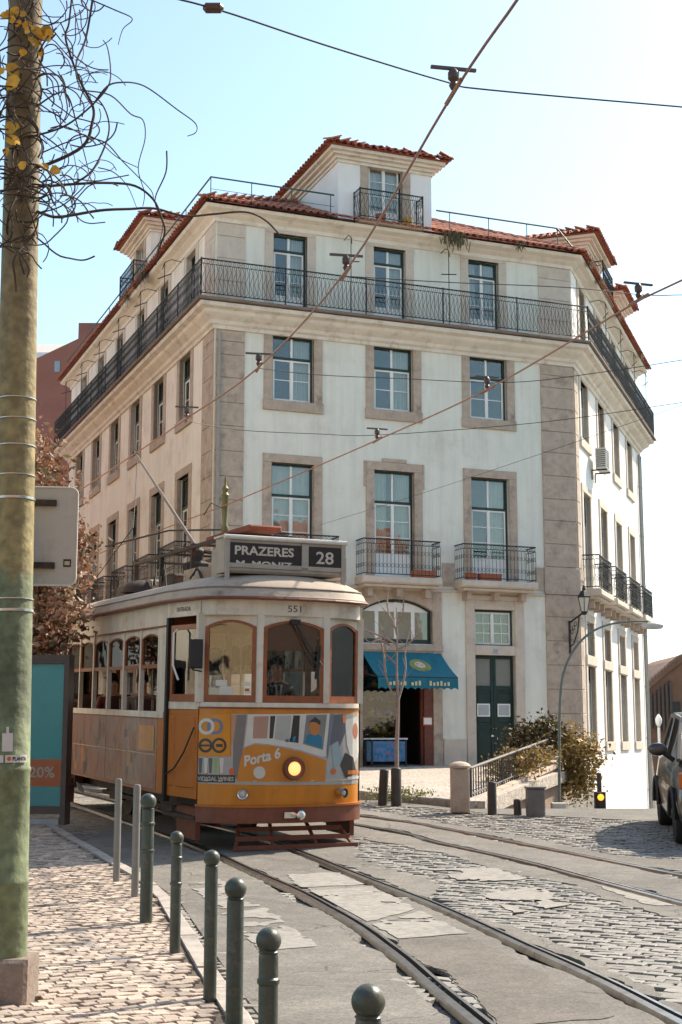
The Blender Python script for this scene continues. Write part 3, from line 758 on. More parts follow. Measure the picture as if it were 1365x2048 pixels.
for i, u in enumerate(UF):
    o = balcony('F', u, 2.26, .55, 5.80)
    if i: 
        for k, (a, b) in enumerate([(.35, 1.0)] if i == 1 else [(-.9, -.65), (-.55, .1)]):
            t = MB(); t.prism([(u + a + .02, 5.80), (u + b - .02, 5.80), (u + b, 6.0), (u + a, 6.0)], -.42, -.22); tag(part('flower_box', t, terra, None, MF), ['long terracotta flower box on the balcony over the shop awning', 'small terracotta flower box on the balcony over the green door', 'long terracotta flower box on the balcony over the green door'][k + (i - 1)], 'flower box', 'flower boxes on the balconies')
for u in UL: balcony('L', u, 1.9, .5, 5.80)
for u in UR: balcony('R', u, 2.3, .55, 5.80)
mb = MB(); mb.bbox(.6, W3, -.06, .03, 5.50, 5.57); part('string_course', mb, stone_pale, bld, MR)
# ---- ground floor front: arched light, shop, door
def arch_pts(x0, x1, zs, zt, n=14):
    c = (x0 + x1) / 2; w = (x1 - x0) / 2; r = (w * w + (zt - zs) ** 2) / (2 * (zt - zs)); zc = zt - r
    return [(c + w * (1 - 2 * k / n), zc + sqrt(max(0, r * r - (w * (1 - 2 * k / n)) ** 2))) for k in range(n + 1)]
ar = arch_pts(4.05, 6.03, 4.98, 5.277)
sp_ = MB()
ou = [(6.03, 5.30), (4.05, 5.30)]
for (xa, za), (xb, zb_) in zip(ar, ar[1:]):
    sp_.add([(xa, -.03, za), (xb, -.03, zb_), (xb, -.03, 5.52), (xa, -.03, 5.52)], [(0, 1, 2, 3)])
    sp_.add([(xa, -.03, za), (xb, -.03, zb_), (xb, .2, zb_), (xa, .2, za)], [(3, 2, 1, 0)])
sp_.bbox(3.78, 4.05, -.04, .1, .98, 5.50); sp_.bbox(6.03, 6.30, -.04, .1, .98, 5.50); sp_.bbox(3.76, 6.32, -.07, .1, 3.92, 4.10, .02)
shop = part('shopfront', sp_, stone, bld, MF); shop['label'] = 'stone framed shop opening with arched light'
f = MB()
inn = arch_pts(4.11, 5.97, 4.95, 5.22)
f.box(4.05, 4.11, .1, .17, 4.13, 5.0); f.box(5.97, 6.03, .1, .17, 4.13, 5.0); f.box(4.11, 5.97, .1, .17, 4.12, 4.24)
for (a, b), (a2_, b2_) in zip(zip(ar, inn), list(zip(ar, inn))[1:]): f.add([(a[0], .1, a[1]), (a2_[0], .1, a2_[1]), (b2_[0], .1, b2_[1]), (b[0], .1, b[1])], [(0, 1, 2, 3)])
part('arch_frame', f, frame_green, shop, MF)
f = MB()
for x in (4.5, 5.04, 5.53): f.box(x - .05, x + .05, .12, .16, 4.24, 5.2)
f.box(4.11, 5.97, .125, .155, 4.95, 5.19); part('arch_sash', f, white_paint, shop, MF)
for a, b in ((4.11, 4.45), (4.55, 4.99), (5.09, 5.48), (5.58, 5.97)):
    f = MB(); f.box(a, b, .138, .142, 4.24, 4.95); part('pane', f, glass_m, shop, MF)
f = MB(); f.add([(4.05, .9, 4.0), (6.03, .9, 4.0), (6.03, .9, 5.3), (4.05, .9, 5.3)], [(0, 1, 2, 3)]); f.add([(4.05, .2, 4.12), (6.03, .2, 4.12), (6.03, .9, 4.12), (4.05, .9, 4.12)], [(0, 1, 2, 3)])
part('arch_blind', f, mat('blind', (.25, .42, .50), .9, var=.1), shop, MF)
# shop interior
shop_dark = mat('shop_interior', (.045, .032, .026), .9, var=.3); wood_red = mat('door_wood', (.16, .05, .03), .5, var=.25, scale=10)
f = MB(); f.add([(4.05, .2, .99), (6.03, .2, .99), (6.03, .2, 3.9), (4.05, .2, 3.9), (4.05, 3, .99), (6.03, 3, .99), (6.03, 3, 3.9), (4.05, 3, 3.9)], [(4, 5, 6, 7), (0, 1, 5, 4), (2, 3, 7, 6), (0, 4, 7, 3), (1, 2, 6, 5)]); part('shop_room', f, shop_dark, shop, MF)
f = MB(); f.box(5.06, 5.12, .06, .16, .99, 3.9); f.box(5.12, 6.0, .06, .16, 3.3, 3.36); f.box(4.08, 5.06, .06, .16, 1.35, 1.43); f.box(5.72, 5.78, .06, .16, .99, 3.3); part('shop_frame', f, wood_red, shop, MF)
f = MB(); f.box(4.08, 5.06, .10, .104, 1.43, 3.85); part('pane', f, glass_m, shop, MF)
f = MB(); f.box(5.78, 6.03, -.01, .05, .99, 3.3); d = part('shop_door', f, wood_red, shop, MF)
sgn = MB(); sgn.box(5.72, 5.98, -.06, -.04, 2.02, 2.24); sb = part('shop_notice', sgn, mat('notice_red', (.5, .14, .10), .6), shop, MF)
sgn = MB(); sgn.box(5.74, 5.96, -.066, -.061, 2.05, 2.21); part('notice_paper', sgn, white_paint, sb, MF)
cols_ = [(.5, .08, .05), (.05, .2, .4), (.6, .45, .1), (.5, .5, .48), (.1, .3, .12), (.45, .2, .3), (.05, .3, .35)]
rr = random.Random(21)
for k in range(34):
    x = rr.uniform(4.15, 4.98); z = rr.choice([1.5, 1.85, 2.25, 2.65, 3.0, 3.3]); s = rr.uniform(.06, .13); hgt = rr.uniform(.1, .26); y = rr.uniform(.25, .6)
    mb = MB(); c = rr.choice(cols_); m = mat('toy_%d' % cols_.index(c), c, .5)
    mb.lathe([(s * .7, 0), (s, hgt * .3), (s * .8, hgt * .6), (s * .35, hgt * .75), (s * .45, hgt * .9), (.01, hgt)], 8, (x, y, z))
    tag(part('shop_toy', mb, m, None, MF), 'small %s trinket on a shelf in the shop window' % ['red', 'blue', 'ochre', 'pale grey', 'green', 'pink', 'teal'][cols_.index(c)], 'toy', 'trinkets in the shop window')
for z in (1.5, 1.85, 2.25, 2.65, 3.0, 3.3):
    mb = MB(); mb.box(4.1, 5.04, .2, .65, z - .02, z); part('shop_shelf', mb, wood_red, shop, MF)
# table with goods in front of the shop window
tb = thing('display_table', 'low blue display table with goods beneath the awning', 'table', M=MF @ T(4.45, -.55, 1.0))
t = MB(); t.box(-.5, .5, -.25, .25, .66, .70); part('table_top', t, mat('table_white', (.5, .52, .52), .6), tb)
t = MB(); t.box(-.44, .44, -.22, .22, .12, .62); part('table_skirt', t, mat('table_blue', (.05, .18, .34), .7, var=.5, scale=9, dirt=(.4, .12, .2), dirts=6), tb)
for x in (-.46, .46):
    for y in (-.21, .21):
        t = MB(); t.box(x - .02, x + .02, y - .02, y + .02, 0, .66); part('leg', t, iron, tb)
# awning
awn = thing('shop_awning', 'teal blue shop awning with scalloped valance over the shop window', 'awning', M=MF @ T(5.13, 0, 3.9))
teal = mat('awning_cloth', (.010, .145, .205), .8, var=.12, scale=4, dirt=(.01, .10, .16), dirts=3)
t = MB(); n = 10
V = []
for k in range(n + 1):
    tt = k / n; y = -.06 - 1.0 * tt; z = -.02 - .66 * tt - .04 * sin(pi * tt)
    V += [(-1.1, y, z), (1.11, y, z), (-1.1, y + .01, z - .015), (1.11, y + .01, z - .015)]
F = []
for k in range(n):
    a = 4 * k; F += [(a, a + 1, a + 5, a + 4), (a + 2, a + 6, a + 7, a + 3), (a, a + 4, a + 6, a + 2), (a + 1, a + 3, a + 7, a + 5)]
t.add(V, F); part('canopy', t, teal, awn)
t = MB(); nn = 44; V = []
for k in range(nn + 1):
    x = -1.1 + 2.21 * k / nn; V += [(x, -1.065, -.68), (x, -1.075 - .012 * sin(k * 1.3), -1.0 + .05 * abs(sin(pi * k / 4)))]
t.add(V, [(2 * k, 2 * k + 2, 2 * k + 3, 2 * k + 1) for k in range(nn)]); va = part('valance', t, teal, awn)
cream = mat('awning_print', (.55, .50, .32), .8);
t = MB()
for k in range(17):
    if k in (5, 9, 10): continue
    x = -.8 + k * .1; t.box(x, x + .06, -1.094, -1.091, -.90, -.82 + .02 * (k % 3))
part('valance_print', t, cream, va)
def awn_pt(x, tt, off=.006): return (x, -.06 - 1.0 * tt - off * .5, -.02 - .66 * tt - .04 * sin(pi * tt) + off)
t = MB(); V = [awn_pt(.30 + .29 * cos(a), .48 + .25 * sin(a)) for a in [2 * pi * k / 20 for k in range(20)]]; t.add(V, [tuple(range(20))]); em = part('emblem', t, mat('emblem_green', (.22, .26, .08), .8, var=.3), awn)
t = MB(); V = [awn_pt(.30 + .14 * cos(a), .46 + .13 * sin(a), .012) for a in [2 * pi * k / 12 for k in range(12)]]; t.add(V, [tuple(range(12))]); part('emblem_centre', t, mat('emblem_cream', (.55, .45, .38), .8, var=.5, scale=18), em)
t = MB()
for x in (-1.08, 1.09): t.tube([(x, -.02, -.55), (x, -1.05, -.70)], .014, 5)
t.tube([(-1.1, -1.06, -.69), (1.11, -1.06, -.69)], .016, 6); part('awning_arm', t, iron, awn)
# green double door
dr = MB(); dg = mat('door_green', (.010, .030, .024), .45, var=.2)
for s in (0, 1):
    a, b = (7.265, 7.86) if s == 0 else (7.872, 8.465)
    lf = MB(); lf.box(a, b, .12, .165, 1.0, 3.87) if False else None
    lf.box(a, a + .07, .12, .17, 1.0, 3.86); lf.box(b - .07, b, .12, .17, 1.0, 3.86); lf.box(a + .07, b - .07, .12, .17, 3.78, 3.86); lf.box(a + .07, b - .07, .12, .17, 1.0, 1.15)
    lf.box(a + .07, b - .07, .12, .17, 2.95, 3.07); lf.box(a + .07, b - .07, .12, .17, 1.95, 2.03)
    lf.box(a + .07, b - .07, .14, .16, 1.15, 1.95); lf.box(a + .07, b - .07, .14, .16, 2.03, 2.95); lf.bbox(a + .12, b - .12, .128, .141, 1.22, 1.88, .012); lf.bbox(a + .12, b - .12, .128, .141, 2.1, 2.88, .012)
    do = part('door', lf, dg, bld, MF); do['label'] = 'dark green panelled door leaf with grilled upper light'
    pn = MB(); pn.box(a + .07, b - .07, .15, .154, 3.07, 3.78); part('door_light', pn, mat('door_light', (.22, .22, .19), .5, var=.15, scale=20), do, MF)
    pn = MB(); c = (a + b) / 2; pn.box(c - .19, c + .19, .117, .1195, 2.26, 2.60); nt_ = part('notice', pn, white_paint, do, MF)
    pn = MB(); pn.box(c - .155, c + .155, .113, .1165, 2.295, 2.565); part('notice_sheet', pn, mat('notice_grey', (.42, .44, .44), .6, var=.25, scale=40), nt_, MF)
    pn = MB(); pn.lathe([(.02, 0), (.025, .02), (.015, .04)], 8, (0, 0, 0), T(b - .035 if s == 0 else a + .035, .12, 1.95) @ Matrix.Rotation(pi / 2, 4, 'X')); part('door_knob', pn, mat('brass', (.5, .33, .1), .3, metal=1), do, MF)
df = MB()
df.bbox(7.0, 7.265, -.045, .11, .98, 5.33); df.bbox(8.465, 8.74, -.045, .11, .98, 5.33); df.bbox(6.92, 8.82, -.075, .11, 5.33, 5.46, .02); df.bbox(7.265, 8.465, -.04, .11, 5.08, 5.33); df.bbox(7.265, 8.465, -.042, .13, 3.87, 4.13)
dfo = part('door_surround', df, stone_pale, bld, MF)
pn = MB(); pn.box(7.80, 7.93, -.055, -.043, 3.93, 4.03); part('house_number_plate', pn, mat('enamel_blue', (.25, .33, .45), .3, var=.3, scale=30), dfo, MF)
lf = MB(); lf.box(1.4, 2.6, .12, .17, 1.0, 3.87); part('door', lf, dg, bld, MF)
df = MB(); df.bbox(1.13, 1.4, -.045, .11, .98, 5.33); df.bbox(2.6, 2.87, -.045, .11, .98, 5.33); df.bbox(1.4, 2.6, -.04, .11, 5.08, 5.33); df.bbox(1.4, 2.6, -.042, .13, 3.87, 4.13); part('door_surround', df, stone_pale, bld, MF)
# ---- roof
PITCH = tan(radians(25)); EO = .46; ZEV = 15.22
def roof_pt(i, d):                        # i-th outline vertex moved d inwards from the eave
    return outline(EO - d)[i]
INW = 5.6
rf = MB(); o0 = outline(EO, .3); o1 = outline(EO - INW, .3)
for k in range(3): rf.add([tuple(o0[k][:2]) + (ZEV,), tuple(o0[k + 1][:2]) + (ZEV,), tuple(o1[k + 1][:2]) + (ZEV + INW * PITCH,), tuple(o1[k][:2]) + (ZEV + INW * PITCH,)], [(0, 1, 2, 3)])
back = [PLe + IN2 * 11, CL + IN1 * 11 + IN2 * 9]
rf.add([tuple(p[:2]) + (ZEV + INW * PITCH,) for p in o1] + [tuple((PLe + IN2 * 12)[:2]) + (ZEV + 1.5,)], [(0, 1, 2, 3, 4)])
tile_under = mat('roof_under', (.30, .10, .06), .9, var=.25, scale=6)
roof = wpart('roof', rf, tile_under, bld)
def tile_mesh(L=.42, r=.085, h=.07):
    mb = MB(); n = 6; V = []
    for y, s in ((0, 1.0), (L, .86)):
        for k in range(n + 1):
            a = pi * k / n; V.append((-r * s * cos(a), y, h * s * sin(a)))
        for k in range(n + 1):
            a = pi * k / n; V.append((-r * .8 * s * cos(a), y, h * .75 * s * sin(a)))
    m = 2 * (n + 1)
    F = [(k, k + 1, k + 1 + m, k + m) for k in range(n)] + [(k, k + n + 1, k + n + 2, k + 1) for k in range(n)] + [(n + 1 + k, n + 1 + k + m, n + 2 + k + m, n + 2 + k) for k in range(n)]
    mb.add(V, F); return mb
TM = tile_mesh(); TME = TM.mesh('tile', tile_m, True)
def eave_tiles(a, b, inward, z, parent, pitch=PITCH, sp=.205, lift=.03):
    L = (b - a).length; n = int(L / sp); d = (b - a) / L
    for k in range(n + 1):
        p = a + d * (L * k / n) - inward * .06
        M = frame(Vector((p.x, p.y, z + lift + random.uniform(-.008, .008))), d, inward)
        if M.to_3x3().determinant() < 0: M = frame(Vector((p.x, p.y, z + lift)), -d, inward)
        put('tile', TME, parent, M @ Matrix.Rotation(atan(pitch), 4, 'X') @ rotz(random.uniform(-.04, .04)))
def slope_tiles(mb, a, b, a1, b1, inward, z, pitch=PITCH, sp=.205, skip=None, lift=.025):
    """rows of barrel tiles over the slope between eave a-b and top a1-b1"""
    d = (b - a).normalized(); L = (b - a).length; dep = (a1 - a).dot(inward); rise = Matrix.Rotation(atan(pitch), 4, 'X')
    u0 = (a1 - a).dot(d); u1 = (b1 - a).dot(d); nr = int(dep / .36); flip = frame(a, d, inward).to_3x3().determinant() < 0
    for r in range(1, nr):
        t = r * .36; lo = u0 * t / dep; hi = L + (u1 - L) * t / dep; n = max(1, int((hi - lo) / sp))
        for k in range(n + 1):
            u = lo + (hi - lo) * k / n
            if skip and skip(u, t): continue
            p = a + d * u + inward * t
            M = frame(Vector((p.x, p.y, z + t * pitch + lift + random.uniform(-.006, .006))), -d if flip else d, inward)
            mb.add(TM.v, TM.f, M @ rise)
o0 = outline(EO, .3); o1 = outline(EO - INW, .3); rest = MB()
DORM_F = (3.38, 6.14); 
eave_tiles(o0[0], o0[1], IN2, ZEV, roof); eave_tiles(o0[1], o0[2], IN1, ZEV, roof); eave_tiles(o0[2], o0[3], IN3, ZEV, roof)
slope_tiles(rest, o0[1], o0[2], o1[1], o1[2], IN1, ZEV, skip=lambda u, t: t > .3 and DORM_F[0] + EO - .05 < u < DORM_F[1] + EO + .05)
slope_tiles(rest, o0[2], o0[3], o1[2], o1[3], IN3, ZEV); slope_tiles(rest, o0[0], o0[1], o1[0], o1[1], IN2, ZEV)
for a, b in ((o0[1], o1[1]), (o0[2], o1[2])):
    n = int((b - a).length / .35); dd = (b - a); hd = Vector((dd.x, dd.y, 0)).normalized(); sl_ = INW * PITCH / Vector((dd.x, dd.y, 0)).length
    for k in range(n):
        p = a + (b - a) * k / n; M = frame(Vector((p.x, p.y, ZEV + INW * PITCH * k / n + .06)), Vector((hd.y, -hd.x, 0)), hd)
        rest.add([(x * 1.35, y, z * 1.4) for x, y, z in TM.v], TM.f, M @ Matrix.Rotation(atan(sl_), 4, 'X'))
rt = wpart('roof_tiles', rest, tile_m, roof); rt['kind'] = 'stuff'
# ---- dormers
def dormer(face, ua, ub, depth, win=True, zt=16.98):
    x0, x1 = (-ub, -ua) if face == 'L' else (ua, ub); M = FM[face]; c = (x0 + x1) / 2
    ww, wh, wz = (1.0, 1.75, 15.42)
    holes = [(c - ww / 2, c + ww / 2, wz, wz + wh)] if win else []
    wl = wall_with_holes(x0, x1, 15.16, zt + .3, holes)
    wl.add([(x0, 0, 15.16), (x0, depth, 15.16), (x0, depth, zt + .3), (x0, 0, zt + .3)], [(0, 1, 2, 3)]); wl.add([(x1, 0, 15.16), (x1, depth, 15.16), (x1, depth, zt + .3), (x1, 0, zt + .3)], [(3, 2, 1, 0)])
    wl.add([(x0, depth, 15.16), (x1, depth, 15.16), (x1, depth, zt + .3), (x0, depth, zt + .3)], [(3, 2, 1, 0)])
    o = part('dormer', wl, plaster_white if face != 'L' else plaster_warm, bld, M)
    mo = MB()
    for k, (d, z0, z1) in enumerate(((.04, zt + .02, zt + .10), (.10, zt + .103, zt + .19), (.20, zt + .193, zt + .27), (.30, zt + .273, zt + .36))): mo.box(x0 - d, x1 + d, -d, depth + d, z0, z1)
    part('dormer_cornice', mo, mat('eave_plaster', (.76, .70, .60)), o, M)
    e = .40; ze = zt + .37; rp = tan(radians(22)); hw = (x1 - x0) / 2 + e; ap = hw * rp
    rm_ = MB(); a, b = x0 - e, x1 + e
    rm_.add([(a, -e, ze), (b, -e, ze), (b, depth + e, ze), (a, depth + e, ze), (c, -e + hw, ze + ap), (c, depth + e - hw if depth + 2 * e > 2 * hw else -e + hw + .01, ze + ap)], [(0, 1, 4), (1, 2, 5, 4), (2, 3, 5), (3, 0, 4, 5), (3, 2, 1, 0)])
    ro = part('dormer_roof', rm_, tile_under, o, M)
    def W(x, y): return M @ Vector((x, y, 0))
    iy = (M.to_3x3() @ Vector((0, 1, 0))); ix = (M.to_3x3() @ Vector((1, 0, 0)))
    eave_tiles(W(a, -e), W(b, -e), iy, ze, ro, rp); eave_tiles(W(a, depth + e), W(a, -e), ix, ze, ro, rp); eave_tiles(W(b, -e), W(b, depth + e), -ix, ze, ro, rp)
    rs = MB(); slope_tiles(rs, W(a, -e), W(b, -e), W(c, -e + hw), W(c, -e + hw), iy, ze, rp); slope_tiles(rs, W(a, depth + e), W(a, -e), W(c, depth), W(c, -e + hw), ix, ze, rp); slope_tiles(rs, W(b, -e), W(b, depth + e), W(c, -e + hw), W(c, depth), -ix, ze, rp)
    q = wpart('dormer_tiles', rs, tile_m, ro); q['kind'] = 'stuff'
    if win:
        window(face, -c if face == 'L' else c, wz, ww, wh, 'dw', 0, 3, 1, .35, 'door', 'f', hole=False)
        dd = .42; w = .92; pts = [(c - w, 0), (c - w, -dd), (c + w, -dd), (c + w, 0)]
        sl_ = MB(); sl_.bbox(c - w - .03, c + w + .03, -dd - .03, 0, 15.24, 15.33, .02); part('balcony_slab', sl_, stone_pale, o, M)
        railing(pts, .85, o, z=15.33, M=M, post_every=1.8)
    return o
dormer('F', 3.38, 6.14, 4.2)
dormer('L', 7.05, 9.75, 3.6); dormer('R', 3.0, 5.6, 3.4, True, 16.5); dormer('R', 8.6, 10.6, 3.2, False, 16.4)
for a, b, lbl in ((-.25, -.5, 'red geranium pot on the dormer balcony'), (.55, .5, 'yellow flower pot on the dormer balcony')):
    t = MB(); t.lathe([(.09, 0), (.12, .02), (.14, .2), (.15, .24), (.12, .24)], 12, (4.76 + a, -.25, 15.335)); tag(part('flower_pot', t, terra if a < 0 else mat('ochre_pot', (.55, .34, .08), .7), None, MF), lbl, 'flower pot', 'pots on the dormer balcony')
# ---- roof terrace handrail
rl = MB(); oo = outline(.22, 0); zr = ZEV + .24 * PITCH
def rp(p, z): return (p.x, p.y, z)
stop1 = oo[1] + (oo[2] - oo[1]).normalized() * 3.4; st2 = oo[1] + (oo[2] - oo[1]).normalized() * 6.4
a_, b_, c_, d_ = oo
rails = [[rp(a_, zr + .62), rp(b_, zr + .62), rp(stop1, zr + .62)], [rp(st2, zr + .62), rp(c_ - D1 * .6, zr + .62), rp(c_ - D1 * .05, zr + .05)]]
for r_ in rails: rl.tube(r_, .024, 6)
rl.tube([rp(b_, zr + .3), rp(stop1, zr + .3)], .008, 4)
green_pipe = mat('rail_green', (.06, .10, .09), .5)
hr = wpart('roof_handrail', rl, green_pipe, bld)
for p in [b_, b_ + D1 * 1.1, b_ + D1 * 2.2, b_ + D1 * 3.3, st2 + D1 * .4, st2 + D1 * 1.6, st2 + D1 * 2.8, c_ - D1 * .6] + [b_ + D2 * k * 2.4 for k in range(1, 8)]:
    t = MB(); t.tube([rp(p, zr - .1), rp(p, zr + .62)], .014, 5); wpart('post', t, green_pipe, hr)
# ---- laundry brackets, hooks, downpipes, cables, AC
def bracket(face, u, kind):
    x = -u if face == 'L' else u; t = MB()
    t.tube([(x, -.5, 12.66), (x, -.5, 14.75)], .012, 5)
    t.tube([(x - .28, -.62, 14.0 if face == 'F' else 14.35), (x + .28, -.38, 14.14 if face == 'F' else 14.35)], .016, 5)
    t.tube([(x, -.02, 14.82), (x, -.3, 14.86), (x, -.5, 14.75), (x, -.56, 14.55)], .012, 5)
    part('drying_bracket', t, iron, bld, FM[face])
for u in (3.55, 6.4): bracket('F', u, 0)
for u in (3.3, 6.1, 9.0, 11.9, 14.8, 17.7): bracket('L', u, 0)
for u in (3.1, 6.1, 9.1, 12.0): bracket('R', u, 0)
def downpipe(face, x, z0, z1, y=-.07):
    t = MB(); t.tube([(x, y, z0), (x, y, z1)], .05, 8)
    for z in np.arange(z0 + .5, z1, 1.8): t.tube([(x, y, z), (x, y, z + .05)], .062, 8)
    part('downpipe', t, pipe_m, bld, FM[face], True)
downpipe('F', .10, 1.0, 11.9, -.10); downpipe('R', W3 - .5, -6, 11.9); downpipe('R', W3 - .15, -6, 11.9)
ac = thing('air_conditioner', 'white air conditioning unit fixed to the sunlit wall by a window', 'air conditioner', M=MR @ T(2.95, -.32, 9.55))
t = MB(); t.bbox(-.42, .42, -.16, .16, 0, .62, .02); part('casing', t, mat('ac_white', (.60, .58, .52), .5), ac)
t = MB()
for k in range(9): t.box(-.425, -.42, -.13, .13, .06 + k * .06, .085 + k * .06); t.box(-.36, .1, -.168, -.161, .06 + k * .06, .085 + k * .06)
part('grille', t, iron, ac)
t = MB()
for x in (-.3, .3): t.box(x - .02, x + .02, -.16, .30, -.04, 0); t.box(x - .02, x + .02, .27, .30, -.3, -.04)
part('bracket', t, iron, ac)
# hanging weeds on the eave
weed = mat('dry_weed', (.09, .075, .035), .9, var=.4)
for (f_, x, n, s, lb) in (('F', 6.55, 90, .32, 'thick clump of dry weeds hanging from the gutter beside the front dormer'), ('F', 8.6, 25, .15, 'thin dry weeds in the gutter above an attic window away from the dormer'), ('R', .6, 40, .2, 'dry weeds in the gutter at the sunlit corner of the roof'), ('R', 2.3, 50, .22, 'dry weeds in the gutter just before the sunny side dormer'), ('R', 6.0, 40, .2, 'dry weeds in the gutter between the two sunny side dormers'), ('L', -5.9, 60, .35, 'long dry weeds hanging from the gutter before the tram street dormer'), ('L', -8.2, 40, .25, 'dry weeds hanging from the gutter under the tram street dormer'), ('R', 11.2, 40, .2, 'dry weeds in the gutter near the far end of the sunny side')):
    t = MB(); rr = random.Random(int(abs(x) * 10))
    for k in range(n):
        a = Vector((x + rr.gauss(0, s * .5), -.5 + rr.gauss(0, .06), 15.33 - abs(rr.gauss(0, .1)))); L = s * rr.uniform(.5, 2.0)
        b = a + Vector((rr.uniform(-.1, .1), rr.uniform(-.06, .02), -L * .6)); w = .025
        t.add([a, a + Vector((w, 0, 0)), b + Vector((w, 0, 0)), b], [(0, 1, 2, 3)])
    tag(part('eave_weed', t, weed, None, FM[f_]), lb, 'weed', 'weeds growing on the eaves')
# street lantern on the corner
ln = thing('wall_lantern', 'glass street lantern on an iron bracket at the stone corner', 'lantern', M=MF @ T(W1 - .33, -.06, 4.1))
t = MB(); t.tube([(0, 0, -.15), (0, 0, .75)], .03, 6); t.tube([(0, 0, .7), (0, -.5, .85), (.1, -.62, .95)], .025, 6); t.tube([(0, 0, .05), (0, -.2, .12), (0, -.42, .45), (0, -.5, .85)], .02, 5)
for k in range(3): t.tube([(0, -.12 - .1 * k + .06 * cos(a), .45 + .1 * k + .06 * sin(a)) for a in [2 * pi * q / 8 for q in range(9)]], .012, 4)
part('bracket', t, iron, ln)
M = WM[ln] @ T(.1, -.62, .95)
t = MB(); t.lathe([(.09, 0), (.17, .38)], 6); part('glass_body', t, mat('lantern_glass', (.62, .60, .52), .2, var=.05, spec=.6), ln, M)
t = MB(); t.lathe([(.19, .38), (.20, .41), (.10, .55), (.05, .58), (.05, .64), (.02, .72)], 6)
for k in range(6): a = 2 * pi * k / 6; t.tube([(.092 * cos(a), .092 * sin(a), 0), (.172 * cos(a), .172 * sin(a), .38)], .011, 4)
t.lathe([(.05, -.08), (.1, -.01), (.1, .01)], 6); part('lantern_cap', t, iron, ln, M)
# ================================================================== TRAM
TO = Vector((-.59, 17.4, 0)); TZ = .335
MT = T(TO.x, TO.y, TZ) @ frame(Vector((0, 0, 0)), Vector((TN.x, TN.y, 0)), Vector((TD.x, TD.y, 0))) @ Matrix.Rotation(radians(1.75), 4, 'X')
MTI = MT.inverted()
tram = thing('tram', 'vintage yellow and white tram with printed advert on its front', 'tram', M=MT)
yel = mat('tram_yellow', (.55, .19, .008), .38, var=.10, scale=3, spec=.5, dirt=(.42, .15, .02), dirts=3, streak=.25)
orange = mat('tram_orange', (.40, .12, .012), .45, var=.12, scale=3, dirt=(.33, .12, .03), dirts=3)
twhite = mat('tram_white', (.64, .58, .48), .45, var=.08, scale=3, dirt=(.44, .35, .26), dirts=3, streak=.25)
tbrown = mat('tram_brown', (.17, .055, .03), .5, var=.2, scale=6)
twood = mat('tram_wood', (.24, .075, .028), .42, var=.25, scale=9)
troof = mat('tram_roof', (.40, .32, .245), .7, var=.2, scale=3, dirt=(.20, .145, .11), dirts=3)
tblack = mat('tram_black', (.018, .016, .015), .6, var=.2)
tiron = mat('tram_iron', (.045, .034, .028), .7, var=.4, scale=12, dirt=(.12, .06, .03), dirts=6)
chrome = mat('chrome', (.7, .7, .68), .15, metal=1.0, var=.03)
LEN = 8.2
ARC = [(-1.05, .42), (-.985, .29), (-.86, .185), (-.68, .10), (-.48, .045), (-.25, .012), (0, 0), (.25, .012), (.48, .045), (.68, .10), (.86, .185), (.985, .29), (1.05, .42)]
def outline_t(o=0.0):
    """closed body outline grown by o"""
    fr = []
    for i, (x, y) in enumerate(ARC):
        a = ARC[max(i - 1, 0)]; b = ARC[min(i + 1, len(ARC) - 1)]; dx, dy = b[0] - a[0], b[1] - a[1]; l = hypot(dx, dy); fr.append((x + dy / l * o, y - dx / l * o))
    sd_ = [(1.12 + o, .85), (1.19 + o, 1.36), (1.19 + o, LEN - 1.36), (1.12 + o, LEN - .85)]
    rear = [(-x, LEN - y) for x, y in fr]
    return fr + sd_ + rear + [(-x, LEN - y) for x, y in sd_]
def arc_wall(z0, z1, o, thick=.03, pts=None, rear=False):
    mb = MB(); P = pts or ARC; n = len(P)
    def off(i, oo):
        a = P[max(i - 1, 0)]; b = P[min(i + 1, n - 1)]; dx, dy = b[0] - a[0], b[1] - a[1]; l = hypot(dx, dy); x, y = P[i][0] + dy / l * oo, P[i][1] - dx / l * oo
        return (-x, LEN - y) if rear else (x, y)
    V = []
    for i in range(n):
        a = off(i, o); b = off(i, o - thick); V += [(a[0], a[1], z0), (a[0], a[1], z1), (b[0], b[1], z1), (b[0], b[1], z0)]
    F = []
    for i in range(n - 1):
        k = 4 * i; F += [(k, k + 4, k + 5, k + 1), (k + 1, k + 5, k + 6, k + 2), (k + 2, k + 6, k + 7, k + 3), (k + 3, k + 7, k + 4, k)]
    F += [(0, 1, 2, 3), (4 * n - 1, 4 * n - 2, 4 * n - 3, 4 * n - 4)]
    return mb.add(V, F)
for rear in (False, True):
    part('dash', arc_wall(.52, 1.68, 0, rear=rear), yel, tram, smooth=True)
    part('bumper', arc_wall(.34, .525, .03, .06, rear=rear), tbrown, tram, smooth=True)
    part('bumper_lip', arc_wall(.526, .55, .045, .08, rear=rear), orange, tram, smooth=True)
    part('waist_moulding', arc_wall(1.681, 1.70, .012, .05, rear=rear), tbrown, tram, smooth=True)
    part('waist_rail', arc_wall(1.701, 1.755, .004, .05, rear=rear), twhite, tram, smooth=True)
    part('header', arc_wall(2.80, 2.985, .004, .04, rear=rear), twhite, tram, smooth=True)
def pframe(P, Q):
    d = (Vector((Q[0], Q[1], 0)) - Vector((P[0], P[1], 0))); L = d.length; d.normalize()
    return frame(Vector((P[0], P[1], 0)), d, Vector((-d.y, d.x, 0))), L
def arch_top(w0, w1, zs, rise, n=8):
    c = (w0 + w1) / 2; hw = (w1 - w0) / 2
    return [(w1 - (w1 - w0) * k / n, zs + rise * (1 - ((2 * k / n - 1)) ** 2)) for k in range(n + 1)]
